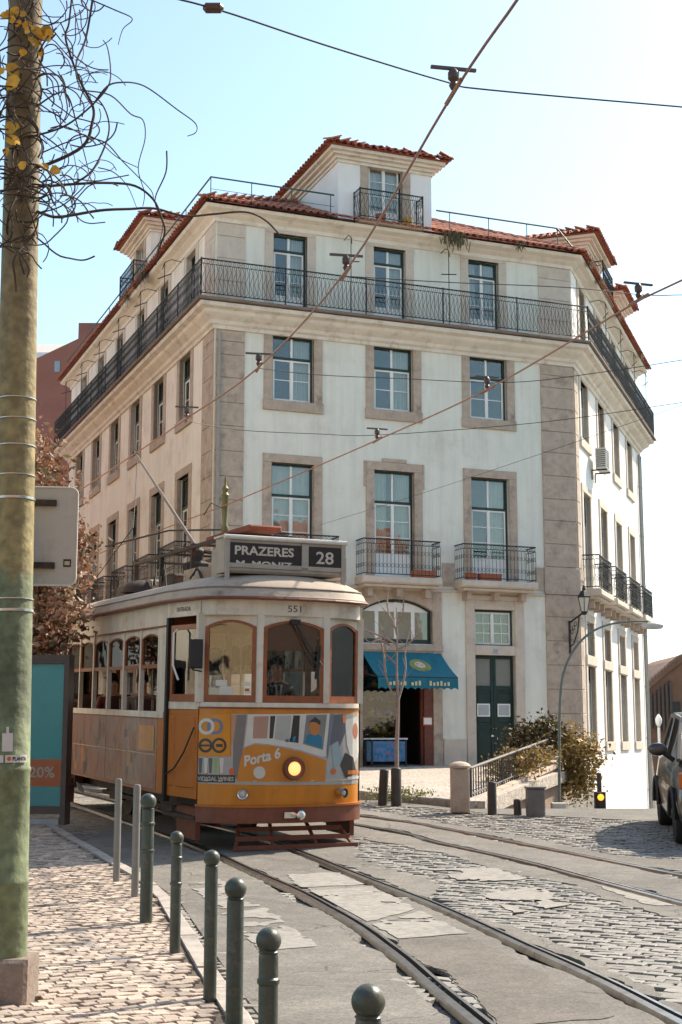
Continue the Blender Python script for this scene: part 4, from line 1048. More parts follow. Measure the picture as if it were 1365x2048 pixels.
def arched_window(parent, M, a, b, z0, zs, rise, fm, fw=.05, zh=2.83, spm=None, gm=glass_dark, y=.0, bottom=.07, name='cab_window'):
    """frame ring between a..b, pane inside, white spandrel up to zh"""
    A = [(a, z0), (b, z0)] + arch_top(a, b, zs, rise); B = [(a + fw, z0 + bottom), (b - fw, z0 + bottom)] + arch_top(a + fw, b - fw, zs - fw * .4, rise * .9)
    mb = MB(); n = len(A)
    for y0, y1 in ((y - .012, y + .03),):
        V = [(p[0], y0, p[1]) for p in A] + [(p[0], y0, p[1]) for p in B] + [(p[0], y1, p[1]) for p in A] + [(p[0], y1, p[1]) for p in B]
        F = []
        for i in range(n):
            j = (i + 1) % n; F += [(i, j, j + n, i + n), (i + n, j + n, j + 3 * n, i + 3 * n), (i + 2 * n, i + 3 * n, j + 3 * n, j + 2 * n), (i, i + 2 * n, j + 2 * n, j)]
        mb.add(V, F)
    o = part(name, mb, fm, parent, M)
    g_ = MB(); g_.prism(B, y + .008, y + .012); part('pane', g_, gm, o, M)
    if spm:
        s = MB(); top = arch_top(a, b, zs, rise)
        for (xa, za), (xb, zb2) in zip(top, top[1:]):
            s.add([(xa, y, za), (xb, y, zb2), (xb, y, zh), (xa, y, zh), (xa, y + .03, za), (xb, y + .03, zb2), (xb, y + .03, zh), (xa, y + .03, zh)], [(0, 1, 2, 3), (7, 6, 5, 4), (0, 4, 5, 1), (3, 2, 6, 7)])
        part('spandrel', s, spm, o, M)
    return o
A_, B_, C_, D_ = (-1.05, .42), (-.43, .035), (.43, .035), (1.05, .42)
blind = mat('roller_blind', (.36, .15, .085), .8, var=.1)
for rear in (False, True):
    RM = MT if not rear else MT @ T(0, LEN, 0) @ rotz(pi)
    for k, (P, Q) in enumerate(((A_, B_), (B_, C_), (C_, D_))):
        Mx, L = pframe(P, Q); M = RM @ Mx
        pw = .035 if k == 1 else .05
        arched_window(tram, M, pw, L - pw, 1.757, 2.66, .085, twood, spm=twhite, bottom=.085)
        if k == 1:
            b = MB(); b.box(.1, L - .1, .05, .058, 2.38, 2.72); part('roller_blind', b, blind, tram, M)
    for x, y in (A_, B_, C_, D_):
        p = MB(); p.box(x - .045, x + .045, y - .01 if abs(x) < .9 else y - .03, y + .07, 1.756, 2.82); part('corner_post', p, twhite, tram, RM)
# platform sides with folding doors
def platform_side(M, L, visible):
    p = MB(); p.box(.0, .055, -.02, .06, .52, 2.80); part('door_post', p, tblack, tram, M)
    p = MB(); p.box(L - .05, L, 0, .05, 1.70, 2.8); part('door_jamb', p, twhite, tram, M)
    d = MB(); d.box(.06, L - .055, .02, .05, .60, 1.66); d.bbox(.30, L - .12, .008, .021, .72, 1.58, .012); d.bbox(.09, .25, .008, .021, .72, 1.58, .012)
    dr_ = part('door', d, orange, tram, M)
    d = MB(); d.box(.06, L - .055, .012, .05, 1.665, 1.755); part('door_rail', d, twhite, dr_, M)
    f_ = MB(); a, b, z0, z1 = .11, L - .06, 1.757, 2.70
    f_.box(a, a + .06, .0, .045, z0, z1); f_.box(b - .05, b, .0, .045, z0, z1); f_.box(a + .06, b - .05, .0, .045, z0, z0 + .09); f_.box(a + .06, b - .05, .0, .045, z1 - .06, z1); part('door_frame', f_, twood, dr_, M)
    g_ = MB(); g_.box(a + .06, b - .05, .02, .024, z0 + .09, z1 - .06); part('pane', g_, glass_dark, dr_, M)
    hl = MB(); hl.tube([(L - .06, -.03, 1.45), (L * .7, -.05, 1.15), (L * .45, -.06, .95), (.12, -.03, .86)], .011, 5); part('door_hose', hl, tblack, dr_, M)
    hd = MB(); hd.box(.0, L, -.012, .04, 2.801, 2.985); part('header', hd, twhite, tram, M)
    gr = MB(); gr.tube([(L * .42, -.05, 2.64), (L * .40, -.09, 2.6), (L * .40, -.09, 2.2), (L * .48, -.05, 2.02)], .014, 5); part('grab_rail', gr, white_paint, tram, M)
    st = MB(); st.box(.02, L - .02, -.02, .22, .36, .40); st.box(.02, L - .02, .18, .21, .40, .60); part('door_step', st, tiron, tram, M)
Lp = None
for sx in (-1, 1):
    for rear in (False, True):
        P, Q = ((-1.19, 1.36), (-1.055, .43)) if sx < 0 else ((1.055, .43), (1.19, 1.36))
        Mx, L = pframe(P, Q); RM = MT if not rear else MT @ T(0, LEN, 0) @ rotz(pi)
        platform_side(RM @ Mx, L, True)
        if sx < 0 and not rear:
            hd = MB(); text_on(hd, 'ENTRADA', L * .30, L * .72, 2.865, .055, -.016); part('door_lettering', hd, tblack, tram, RM @ Mx)
# saloon sides
ad_m = bpy.data.materials.new('side_advert'); ad_m.use_nodes = True; t_ = ad_m.node_tree; b_n = t_.nodes['Principled BSDF']; b_n.inputs['Roughness'].default_value = .3
tc_ = t_.nodes.new('ShaderNodeTexCoord'); mp_ = t_.nodes.new('ShaderNodeMapping'); mp_.inputs['Scale'].default_value = (1.6, 1.0, .8); n_ = t_.nodes.new('ShaderNodeTexNoise'); n_.inputs['Scale'].default_value = 2.4; n_.inputs['Detail'].default_value = 5; n_.inputs['Distortion'].default_value = .8; r_ = t_.nodes.new('ShaderNodeValToRGB')
t_.links.new(tc_.outputs['Object'], mp_.inputs[0]); t_.links.new(mp_.outputs[0], n_.inputs['Vector']); t_.links.new(n_.outputs['Fac'], r_.inputs[0]); t_.links.new(r_.outputs[0], b_n.inputs['Base Color'])
cr_ = r_.color_ramp; cr_.interpolation = 'EASE'
cr_.elements[0].position = .30; cr_.elements[0].color = (.06, .055, .05, 1); cr_.elements[1].position = .72; cr_.elements[1].color = (.30, .17, .095, 1)
for p_, c_ in ((.42, (.26, .075, .035, 1)), (.47, (.15, .13, .115, 1)), (.53, (.30, .10, .045, 1)), (.58, (.20, .15, .12, 1)), (.64, (.11, .10, .10, 1))):
    e_ = cr_.elements.new(p_); e_.color = c_
SIDE_ART = True
NW = 6; y0s, y1s = 1.40, LEN - 1.40
upper_glass = glass('tram_upper_glass', (.35, .27, .22), .16)
for sx in (-1, 1):
    M = MT @ (frame(Vector((-1.19, LEN, 0)), Vector((0, -1, 0)), Vector((1, 0, 0))) if sx < 0 else frame(Vector((1.19, 0, 0)), Vector((0, 1, 0)), Vector((-1, 0, 0))))
    a0, a1 = LEN - y1s, LEN - y0s
    if sx > 0: a0, a1 = y0s, y1s
    w = MB(); w.box(a0, a1, 0, .04, .60, 1.545); part('side_panel', w, mat('side_brown', (.26, .10, .04), .5, var=.2), tram, M); w = MB(); e0, e1 = (a1 - .27, a1 - .004) if sx < 0 else (a0 + .004, a0 + .27); w.box(e0, e1, -.006, -.0005, .62, 1.54); part('end_panel', w, orange, tram, M)
    npan = 4; pw_ = (a1 - a0 - .30) / npan; off = .02 if sx < 0 else .28
    for k in range(npan):
        for z0, z1 in ((.64, 1.07), (1.085, 1.53)):
            w = MB(); w.bbox(a0 + off + k * pw_ + .006, a0 + off + (k + 1) * pw_ - .006, -.008, .002, z0, z1, .003); part('advert_panel', w, ad_m, tram, M)
    if sx < 0:
        ra = random.Random(77); cols2 = [(.22, .07, .03), (.10, .085, .07), (.32, .11, .04), (.22, .15, .10), (.05, .045, .045), (.36, .13, .03), (.17, .09, .05), (.26, .17, .11)]
        for k in range(64):
            cx = a0 + off + ra.uniform(.1, 3.3 * pw_); cz_ = ra.uniform(.72, 1.46); rx_, rz_ = ra.uniform(.03, .12), ra.uniform(.07, .26); n_p = ra.choice([4, 5, 6, 8]); ph = ra.uniform(0, 6)
            poly = [(min(a1 - .3, max(a0 + .03, cx + rx_ * ra.uniform(.6, 1.1) * cos(ph + 2 * pi * q / n_p))), min(1.52, max(.65, cz_ + rz_ * ra.uniform(.6, 1.1) * sin(ph + 2 * pi * q / n_p)))) for q in range(n_p)]
            w = MB(); w.add([(x, -.0088 - .00004 * k, z) for x, z in poly], [tuple(range(n_p))]); part('advert_shape', w, mat('side_art_%d' % (k % 8), cols2[k % 8], .35, var=.25, scale=7), tram, M)
        w = MB(); w.box(a0 + off + .02, a0 + off + 4 * pw_ - .02, -.0135, -.012, 1.072, 1.083); part('panel_strip', w, mat('strip_cream', (.5, .40, .30), .5), tram, M)
        w = MB(); w.box(a0 + off + 3.36 * pw_, a0 + off + 3.92 * pw_, -.0145, -.0125, 1.12, 1.44); part('advert_notice', w, mat('advert_orange', (.46, .22, .07), .4, var=.15, scale=5), tram, M)
    w = MB(); w.box(a0, a1, -.02, .05, 1.546, 1.625); part('window_sill', w, twhite, tram, M)
    w = MB(); w.box(a0, a1, -.006, .045, 2.70, 2.985); part('header', w, twhite, tram, M)
    w = MB(); w.box(a0, a1, -.016, -.0065, 2.69, 2.715); part('header_moulding', w, tbrown, tram, M)
    ww = (a1 - a0 - .30) / NW; st = a0 + (.0 if sx < 0 else .30)
    for k in range(NW + 1):
        p = MB(); x = st + k * ww; p.box(x - .03, x + .03, -.012, .045, 1.626, 2.70); part('window_post', p, twhite, tram, M)
    p = MB(); e0, e1 = (st + NW * ww + .031, a1) if sx < 0 else (a0, st - .031); p.box(e0, e1, -.008, .045, 1.626, 2.70); part('end_post', p, twhite, tram, M)
    for k in range(NW):
        a, b = st + k * ww + .03, st + (k + 1) * ww - .03
        # upper light with arched top, lower sash dropped open
        o = arched_window(tram, M, a, b, 2.18, 2.57, .06, twood, fw=.028, spm=twhite, zh=2.70, gm=upper_glass, y=.01, bottom=.05, name='saloon_window')
# floor, ceiling, bulkheads, seats
ot = outline_t(-.04)
f_ = MB(); f_.slab(ot, .78, .84); part('floor', f_, tbrown, tram)
f_ = MB(); f_.slab(outline_t(-.01), 2.986, 3.0); part('ceiling', f_, mat('tram_ceiling', (.62, .52, .38), .6), tram)
for y in (1.38, LEN - 1.38):
    b = MB(); yy = (y - .02, y + .02)
    b.box(-1.14, -.36, *yy, .84, 1.65); b.box(.36, 1.14, *yy, .84, 1.65); b.box(-1.14, 1.14, *yy, 2.62, 2.98)
    for x in (-1.11, -.75, -.36, .36, .75, 1.11): b.box(x - .035, x + .035, yy[0] - .003, yy[1] + .003, 1.65, 2.62)
    b.box(-.36, -.32, *yy, .84, 1.65); b.box(.32, .36, *yy, .84, 1.65); part('bulkhead', b, twood, tram)
for k in range(6):
    for sx in (-1, 1):
        s_ = MB(); y = 1.85 + k * .8; a, b = (-1.1, -.35) if sx < 0 else (.35, 1.1)
        s_.bbox(a, b, y, y + .42, 1.16, 1.26, .02); s_.bbox(a, b, y + .40, y + .46, 1.2, 1.78, .02); s_.box(a + .1, a + .14, y + .1, y + .3, .84, 1.16); s_.box(b - .14, b - .1, y + .1, y + .3, .84, 1.16); part('seat', s_, mat('seat_leather', (.07, .03, .02), .5), tram)
cs = MB(); cs.bbox(-.72, -.38, .22, .5, .84, 1.55, .03); cs.lathe([(.1, 1.55), (.1, 1.6), (.03, 1.62)], 12, (-.55, .36, 0)); part('controller', cs, tiron, tram)
# roof
def roof_ring(d, z):
    pts = []
    for x, y in outline_t(.09):
        sx = max(0, 1 - d / 1.28); yy = LEN / 2 + (y - LEN / 2) * (1 - d * .95 / (LEN / 2 + .09)); pts.append((x * sx, yy, z))
    return pts
prof = [(0, 2.99), (-.0, 3.03), (.015, 3.045), (.03, 3.09), (.10, 3.17), (.24, 3.25), (.45, 3.315), (.70, 3.36), (.95, 3.385), (1.15, 3.39)]
rm_ = MB(); n = len(outline_t(.09))
for d, z in prof: rm_.v += roof_ring(d, z)
for i in range(len(prof) - 1):
    for k in range(n): rm_.f.append((i * n + k, i * n + (k + 1) % n, (i + 1) * n + (k + 1) % n, (i + 1) * n + k)); rm_.m.append(0)
rm_.f.append(tuple(range((len(prof) - 1) * n, len(prof) * n))); rm_.m.append(0); rm_.f.append(tuple(range(n))[::-1]); rm_.m.append(0)
rfo = part('roof', rm_, troof, tram, smooth=True)
gt = MB(); ring = [(x, y, 3.0) for x, y in outline_t(.098)]; gt.tube(ring + ring[:1], .02, 6); part('roof_gutter', gt, tbrown, rfo, MT)
gt = MB(); V = [(p[0], p[1], p[2] + .012) for p in roof_ring(.06, 3.125)]
ri = [p for p in V if p[1] < 1.0]; gt.tube(V + V[:1], .010, 5); part('roof_bead', gt, mat('roof_bead', (.22, .17, .14), .7), rfo, MT)
# destination box
db = MB(); db.bbox(-.80, .80, .34, .70, 3.33, 3.76, .03); dbo = part('destination_box', db, mat('box_grey', (.35, .31, .26), .5, var=.1, dirt=(.3, .25, .2), dirts=4), tram)
db = MB(); db.tube([(-.82, .33, 3.765), (.82, .33, 3.765)], .03, 8); db.box(-.82, .82, .33, .72, 3.765, 3.79); part('box_cap', db, mat('box_cap', (.55, .53, .48), .5), dbo, MT)
for a, b, tx in ((-.74, .20, 'PRAZERES'), (.30, .74, '28')):
    g_ = MB(); g_.box(a, b, .328, .338, 3.44, 3.70); s_ = part('destination_blind', g_, mat('blind_black', (.028, .022, .02), .35), dbo, MT)
    g_ = MB()
    if tx == '28': text_on(g_, tx, a + .10, b - .10, 3.49, .15, .3255, bold=.02)
    else:
        text_on(g_, tx, a + .06, b - .1, 3.555, .105, .3255, bold=.04)
        part('destination_lettering', g_, mat('blind_text', (.50, .45, .38), .6), s_, MT); g_ = MB()
        text_on(g_, 'M. MONIZ', a + .08, b - .12, 3.405, .075, .3255, bold=.04)
    lp_ = MB(); lp_.box(a - .01, b + .01, .320, .3245, 3.395, 3.447); part('blind_lip', lp_, mat('box_grey', (.43, .41, .37)), s_, MT)
    part('destination_lettering', g_, mat('blind_text', (.50, .45, .38) if tx != '28' else (.30, .25, .21), .6), s_, MT)
for a, b in ((-.80, -.745), (.205, .295), (.745, .80)):
    g_ = MB(); g_.box(a, b, .318, .341, 3.20 if a != .205 else 3.42, 3.76 if a != .205 else 3.72); part('box_strut', g_, mat('box_grey', (.43, .41, .37)), dbo, MT)
# roof equipment
g_ = MB(); g_.bbox(-.55, .15, .9, 1.6, 3.36, 3.72, .03); part('resistor_box', g_, mat('box_grey', (.43, .41, .37)), tram)
for k in range(4):
    g_ = MB(); y = 2.2 + k * 1.2; g_.bbox(-.5, .5, y, y + .75, 3.38, 3.56, .03); part('roof_vent', g_, tiron if k % 2 else troof, tram)
g_ = MB(); g_.lathe([(.32, 0), (.30, .08), (.20, .16), (.05, .2)], 12, (-.55, 4.9, 3.36)); part('roof_dome', g_, tiron, tram, smooth=True)
g_ = MB()
for x in (-.42, .42): g_.box(x - .04, x + .04, 1.2, 5.8, 3.86, 3.90)
for y in (1.3, 2.8, 4.3, 5.7):
    for x in (-.42, .42): g_.box(x - .03, x + .03, y - .03, y + .03, 3.35, 3.86)
    g_.box(-.45, .45, y - .04, y + .04, 3.901, 3.93)
part('roof_rack', g_, tiron, tram)
g_ = MB(); g_.bbox(-.30, .14, .85, 2.6, 3.90, 3.97, .02); part('roof_plank', g_, mat('red_plank', (.22, .05, .025), .7, var=.3), tram, MT @ T(0, 0, .03))
tp_w = at_y(271, 907, 23.6); tp_l = MTI @ tp_w
g_ = MB(); g_.tube([(0, 3.9, 3.98), tuple(tp_l)], [.028, .018], 7); tpo = part('trolley_pole', g_, mat('pole_grey', (.16, .13, .11), .5), tram)
g_ = MB(); g_.lathe([(.22, 3.6), (.22, 3.75), (.1, 3.8), (.1, 3.95), (.05, 4.02)], 12, (0, 3.9, 0)); g_.tube([(-.12, 3.6, 3.9), (-.12, 4.6, 4.05)], .03, 6); g_.tube([(.12, 3.6, 3.9), (.12, 4.6, 4.05)], .03, 6); part('trolley_base', g_, tiron, tram)
g_ = MB(); g_.lathe([(.03, -.05), (.055, -.03), (.03, 0), (.055, .03), (.03, .05)], 10, (0, 0, 0), T(*tp_l) @ Matrix.Rotation(pi / 2, 4, 'Y')); part('trolley_wheel', g_, tiron, tpo, MT)
g_ = MB(); e_ = tp_l + Vector((0, -.15, -.15)); g_.tube([tuple(e_), (e_.x - .2, e_.y - .6, e_.z - 1.2), (-.9, LEN - 1.2, 3.5), (-1.0, LEN - .6, 2.2)], .008, 4); part('trolley_rope', g_, tblack, tram)
rr = random.Random(4)
for k in range(7):
    a = Vector((rr.uniform(-.9, -.1), rr.uniform(1.2, 4.5), 3.35)); b = a + Vector((rr.uniform(-.2, .3), rr.uniform(.2, .9), .05)); m_ = (a + b) / 2 + Vector((0, 0, rr.uniform(.1, .3)))
    g_ = MB(); g_.tube(smooth_path([a, m_, b]), .012, 5); part('roof_cable', g_, tblack, tram)
# chassis
g_ = MB(); g_.box(-.75, .75, .9, LEN - .9, .40, .60); g_.box(-.62, .62, 1.9, 6.3, .28, .40); part('underframe', g_, tiron, tram)
for y in (2.75, 5.45):
    g_ = MB(); g_.tube([(-.62, y, .34), (.62, y, .34)], .05, 8); part('axle', g_, tiron, tram)
    for x in (-.47, .47):
        g_ = MB(); g_.lathe([(.05, -.04), (.33, -.04), (.34, .03), (.375, .035), (.375, .055), (.05, .055)], 24, (0, 0, 0), T(x, y, .35) @ Matrix.Rotation(pi / 2 if x < 0 else -pi / 2, 4, 'Y')); part('wheel', g_, tiron, tram, smooth=True)
    for x in (-.66, .66):
        g_ = MB(); g_.bbox(x - .06, x + .06, y - .28, y + .28, .26, .50, .03); part('axle_box', g_, tiron, tram)
for x in (-.66, .66):
    g_ = MB(); g_.box(x - .03, x + .03, 1.9, 6.3, .30, .36); part('truck_frame', g_, tiron, tram)
for sx in (-1, 1):
    for rear in (False, True):
        RM = MT if not rear else MT @ T(0, LEN, 0) @ rotz(pi); g_ = MB()
        P = []
        for k in range(7):
            a = pi / 2 * k / 6; P.append((.32 * sin(a), .10 + .24 * (1 - cos(a))))
        for (z1, o1), (z2, o2) in zip([(.50 - p[1] + .1, p[0]) for p in P], [(.50 - p[1] + .1, p[0]) for p in P][1:]):
            g_.add([(sx * (1.05 - o1), .45, z1), (sx * (1.15 - o1), 1.3, z1), (sx * (1.15 - o2), 1.3, z2), (sx * (1.05 - o2), .45, z2)], [(0, 1, 2, 3)])
        g_.box(sx * .98, sx * 1.04, .5, 1.25, .12, .5); part('step_guard', g_, tbrown, tram, RM)
# lifeguard under the front
lg = MB(); RX = [(-.80, .20), (.80, .20)]
bot, top = (.80, -.02, .07), (.62, .32, .36)
for k in range(4):
    t = k / 3; w = bot[0] + (top[0] - bot[0]) * t; y = bot[1] + (top[1] - bot[1]) * t; z = bot[2] + (top[2] - bot[2]) * t
    s_ = MB(); s_.box(-w, w, y - .015, y + .02, z - .025, z + .03); part('lifeguard_slat', s_, tbrown, tram, MT @ T(.10, .10, -.02))
for x in (-1, -.38, .38, 1):
    s_ = MB(); s_.tube([(x * bot[0] * .96, bot[1] + .03, bot[2] - .02), (x * top[0] * .96, top[1] + .03, top[2] + .05)], .025, 5); part('lifeguard_bar', s_, tbrown, tram, MT @ T(.10, .10, -.02))
s_ = MB(); s_.box(-.12, .12, -.06, .3, .40, .47); s_.lathe([(.055, 0), (.055, .12), (.03, .13)], 10, (0, 0, 0), T(.05, -.05, .44) @ Matrix.Rotation(pi / 2, 4, 'X')); part('coupling', s_, chrome, tram)
# ---- decals on the curved dash, placed on the dash surface
SS = [0.0]
for a, b in zip(ARC, ARC[1:]): SS.append(SS[-1] + hypot(b[0] - a[0], b[1] - a[1]))
SL = SS[-1]; SS = [s - SL / 2 for s in SS]
def dpt(s, z, off=0.0):
    s = max(-SL / 2, min(SL / 2, s))
    x = float(np.interp(s, SS, [p[0] for p in ARC])); y = float(np.interp(s, SS, [p[1] for p in ARC]))
    x1 = float(np.interp(s - .03, SS, [p[0] for p in ARC])); y1 = float(np.interp(s - .03, SS, [p[1] for p in ARC])); x2 = float(np.interp(s + .03, SS, [p[0] for p in ARC])); y2 = float(np.interp(s + .03, SS, [p[1] for p in ARC]))
    dx, dy = x2 - x1, y2 - y1; l = hypot(dx, dy) or 1
    return (x + dy / l * off, y - dx / l * off, z)
SG = np.linspace(-SL / 2, SL / 2, 61)
_tab = {}
for z in (.5, 1.0, 1.5, 2.0, 3.0): _tab[z] = [proj(MT @ Vector(dpt(s, z))) for s in SG]
def px2dash(x, y):
    z = 1.2
    for _ in range(6):
        zl, zh = max([q for q in _tab if q <= z] or [.5]), min([q for q in _tab if q > z] or [3.0]); t = (z - zl) / (zh - zl)
        xs = [(1 - t) * a[0] + t * b[0] for a, b in zip(_tab[zl], _tab[zh])]; s = float(np.interp(x, xs, SG))
        yl = float(np.interp(s, SG, [a[1] for a in _tab[zl]])); yh = float(np.interp(s, SG, [a[1] for a in _tab[zh]])); z = zl + (y - yl) / (yh - yl) * (zh - zl); z = max(.3, min(3.0, z))
    return s, z
def conform(V2, F, off):
    """2D (s,z) mesh cut into strips so that it follows the curve"""
    bm = bmesh.new(); vs = [bm.verts.new((a, 0, b)) for a, b in V2]
    for f in F:
        try: bm.faces.new([vs[i] for i in f])
        except ValueError: pass
    bmesh.ops.triangulate(bm, faces=bm.faces[:])
    for s in np.arange(-SL / 2 + .05, SL / 2, .06):
        bmesh.ops.bisect_plane(bm, geom=bm.verts[:] + bm.edges[:] + bm.faces[:], plane_co=(s, 0, 0), plane_no=(1, 0, 0))
    mb = MB(); bm.verts.index_update()
    mb.v = [dpt(v.co.x, v.co.z, off) for v in bm.verts]; mb.f = [tuple(v.index for v in f.verts) for f in bm.faces]; mb.m = [0] * len(mb.f); bm.free(); return mb
DM = {}
def dmat(c):
    k = tuple(c)
    if k not in DM: DM[k] = mat('advert_%d' % len(DM), c, .35, var=.08, scale=5, spec=.5)
    return DM[k]
art = part('advert_sheet', conform([px2dash(463, 1428), px2dash(720, 1426), px2dash(720, 1566), px2dash(394, 1566), px2dash(394, 1513), px2dash(463, 1513)], [(0, 1, 2, 3, 4, 5)], .003), dmat((.34, .33, .31)), tram)
def decal(poly, col, lvl=1, name='advert_shape'):
    part(name, conform([px2dash(*p) for p in poly], [tuple(range(len(poly)))], .003 + .0016 * lvl), dmat(col), art, MT)
def disc(cx, cy, rx, ry, col, lvl=2, n=20, name='advert_shape', a0=0, a1=2 * pi): decal([(cx + rx * cos(a0 + (a1 - a0) * k / n), cy + ry * sin(a0 + (a1 - a0) * k / n)) for k in range(n)], col, lvl, name)
def ringd(cx, cy, r, r2, col, lvl=2, n=20):
    V = [px2dash(cx + q * cos(2 * pi * k / n), cy + q * 1.03 * sin(2 * pi * k / n)) for q in (r, r2) for k in range(n)]
    part('emblem_ring', conform(V, [(k, (k + 1) % n, (k + 1) % n + n, k + n) for k in range(n)], .003 + .0016 * lvl), dmat(col), art, MT)
Wc, Gc, Bk, Or, Dk = (.55, .53, .48), (.33, .33, .32), (.035, .03, .03), (.50, .185, .022), (.10, .09, .085)
decal([(394, 1430), (461, 1429), (461, 1512), (394, 1512)], (.56, .21, .012), 1, 'yellow_notice')
ringd(414, 1453, 16, 10, Wc, 3); ringd(431, 1453, 16, 10, (.12, .16, .25), 2)
ringd(412, 1491, 14, 9, Bk, 2); ringd(439, 1491, 15, 10, Bk, 2); decal([(399, 1489), (426, 1489), (426, 1493), (399, 1493)], Bk, 3); decal([(433, 1488), (446, 1488), (446, 1494), (433, 1494)], Bk, 3)
for k, (x, c) in enumerate(((402, Dk), (413, Wc), (422, Dk), (432, (.22, .36, .10)), (444, Wc), (455, Gc))): decal([(x - 4, 1516), (x + 4, 1516), (x + 2, 1546), (x - 3, 1546)], c, 1)
decal([(394, 1548), (471, 1550), (471, 1565), (394, 1564)], Bk, 2)
decal([(468, 1430), (494, 1429), (486, 1500), (476, 1562), (466, 1545)], (.16, .15, .145), 1); decal([(463, 1430), (474, 1430), (468, 1480), (463, 1490)], (.42, .22, .13), 2)
decal([(497, 1429), (660, 1427), (652, 1512), (645, 1514), (600, 1500), (545, 1489), (512, 1486), (489, 1494)], Wc, 1)
decal([(508, 1432), (640, 1429), (590, 1479), (545, 1477), (506, 1477)], Dk, 2) if False else None
for p, c in (([(508, 1433), (538, 1432), (534, 1477), (506, 1477)], (.38, .22, .16)), ([(541, 1432), (551, 1432), (546, 1477), (539, 1477)], Bk), ([(554, 1432), (583, 1431), (579, 1484), (549, 1478)], (.36, .36, .33)), ([(587, 1431), (600, 1431), (597, 1486), (580, 1484)], Bk), ([(613, 1430), (654, 1429), (646, 1500), (606, 1488)], (.20, .19, .18)), ([(570, 1480), (592, 1472), (590, 1484), (572, 1484)], (.02, .16, .27))): decal(p, c, 2)
decal([(609, 1486), (614, 1470), (630, 1464), (644, 1474), (644, 1497)], (.02, .16, .27), 3); disc(629, 1455, 11, 16, (.44, .17, .05), 4); decal([(618, 1444), (630, 1434), (641, 1442), (640, 1450), (630, 1444)], Bk, 5)
decal([(474, 1563), (480, 1525), (488, 1496), (510, 1489), (545, 1492), (600, 1503), (653, 1521), (650, 1563)], Or, 2)
decal([(662, 1430), (692, 1428), (690, 1466), (676, 1500), (660, 1490)], (.09, .09, .11), 2); decal([(690, 1440), (714, 1432), (717, 1500), (704, 1530), (694, 1490)], Wc, 2); decal([(684, 1430), (692, 1429), (691, 1446), (685, 1446)], (.45, .17, .08), 4); disc(710, 1462, 5, 16, (.42, .14, .08), 3)
decal([(690, 1505), (706, 1515), (712, 1545), (690, 1556), (680, 1530)], Bk, 3); decal([(662, 1490), (676, 1482), (684, 1520), (668, 1540)], (.25, .33, .36), 3); disc(667, 1543, 5, 6, (.55, .12, .03), 4); disc(464, 1543, 5, 7, (.55, .10, .03), 4)
decal([(695, 1541), (719, 1538), (719, 1546), (695, 1549)], (.5, .15, .03), 4); decal([(695, 1554), (719, 1551), (719, 1556), (695, 1559)], Wc, 4)
decal([(655, 1520), (662, 1470), (668, 1428), (661, 1428), (653, 1500)], (.13, .15, .20), 3)
def dash_text(s, x0, y0, x1, y1, hgt, col, lvl=5, bold=.03, name='lettering'):
    """text whose baseline runs from pixel (x0,y0) to (x1,y1), capitals hgt pixels tall"""
    V, F, w = text_polys(s, 1.0, bold); V2 = [px2dash(x0 + (x1 - x0) * a / w, y0 + (y1 - y0) * a / w - b * hgt) for a, b in V]
    part(name, conform(V2, F, .003 + .0016 * lvl), dmat(col), art, MT)
dash_text('Porta 6', 489, 1532, 561, 1515, 20, Wc, 4, .05)
dash_text('VIDIGAL WINES', 396, 1561, 468, 1562, 8, (.40, .38, .35), 4, .04)
dash_text('551', 576, 1224, 603, 1225, 13, (.10, .10, .11), 2, .02, 'fleet_number')
part('trim_line', arc_wall(.825, .838, .006, .008), dmat((.50, .40, .30)), tram)
# lamps
def lamp(px, py, r, lit, ring_r, depth=.07, name='headlight'):
    s, z = px2dash(px, py); p = dpt(s, z); q = dpt(s, z, 1.0); d = Vector((q[0] - p[0], q[1] - p[1], 0)).normalized()
    M = MT @ frame(Vector(p), d.cross(Vector((0, 0, 1))), Vector((0, 0, 1))) if False else MT @ T(*p) @ d.to_track_quat('Z', 'Y').to_matrix().to_4x4()
    b = MB(); b.lathe([(ring_r, -.01), (ring_r, depth * .6), (ring_r * .92, depth), (r * 1.05, depth * .9), (r, depth * .55)], 24); o = part(name, b, tbrown if ring_r > .1 else chrome, tram, M, True)
    b = MB(); b.lathe([(r, depth * .5), (r * .8, depth * .8), (r * .4, depth * .95), (.004, depth)], 20); part('lens', b, lit, o, M, True)
    return o
lens_on = mat('lens_lit', (.8, .6, .35), .2, emit=(1.0, .42, .10), estr=.7, var=.02); lens_off = mat('lens_clear', (.45, .44, .42), .12, var=.05, spec=.8)
lamp(587, 1537, .085, lens_on, .14); lamp(485, 1588, .05, lens_off, .065, .05, 'marker_lamp'); lamp(678, 1585, .05, lens_off, .06, .12, 'marker_lamp')
s_, z_ = px2dash(519, 1545); disc(519, 1545, 12, 12.5, (.52, .50, .46), 4, 20, 'round_plate')
b = MB(); bp_ = (.05, .034, 2.70)
for x1 in (.30, .22):
    b.tube([(-.02, -.01, 2.74), (x1 * .6, -.025, 2.45), (x1 + .05, -.03, 2.22)], .008, 4)
b.tube([(.33, -.02, 2.45), (.31, -.025, 2.05)], .012, 4); b.box(-.06, .06, -.03, .02, 2.70, 2.76); part('windscreen_wiper', b, tblack, tram)
Mx, L = pframe(A_, B_); M = MT @ Mx
for x0, x1, z0, z1, c in ((.19, .33, 1.95, 2.02, Wc), (.24, .40, 1.84, 1.945, Wc), (.27, .38, 1.90, 1.94, (.5, .12, .05)), (.10, .25, 1.845, 1.92, (.45, .42, .33)), (.53, .61, 1.95, 2.0, Wc), (.55, .61, 1.86, 1.93, Wc), (.55, .60, 1.89, 1.92, (.35, .08, .05))):
    b = MB(); b.box(x0, x1, .002 - random.uniform(0, .003), .006, z0, z1); part('window_sticker', b, dmat(c), tram, M)
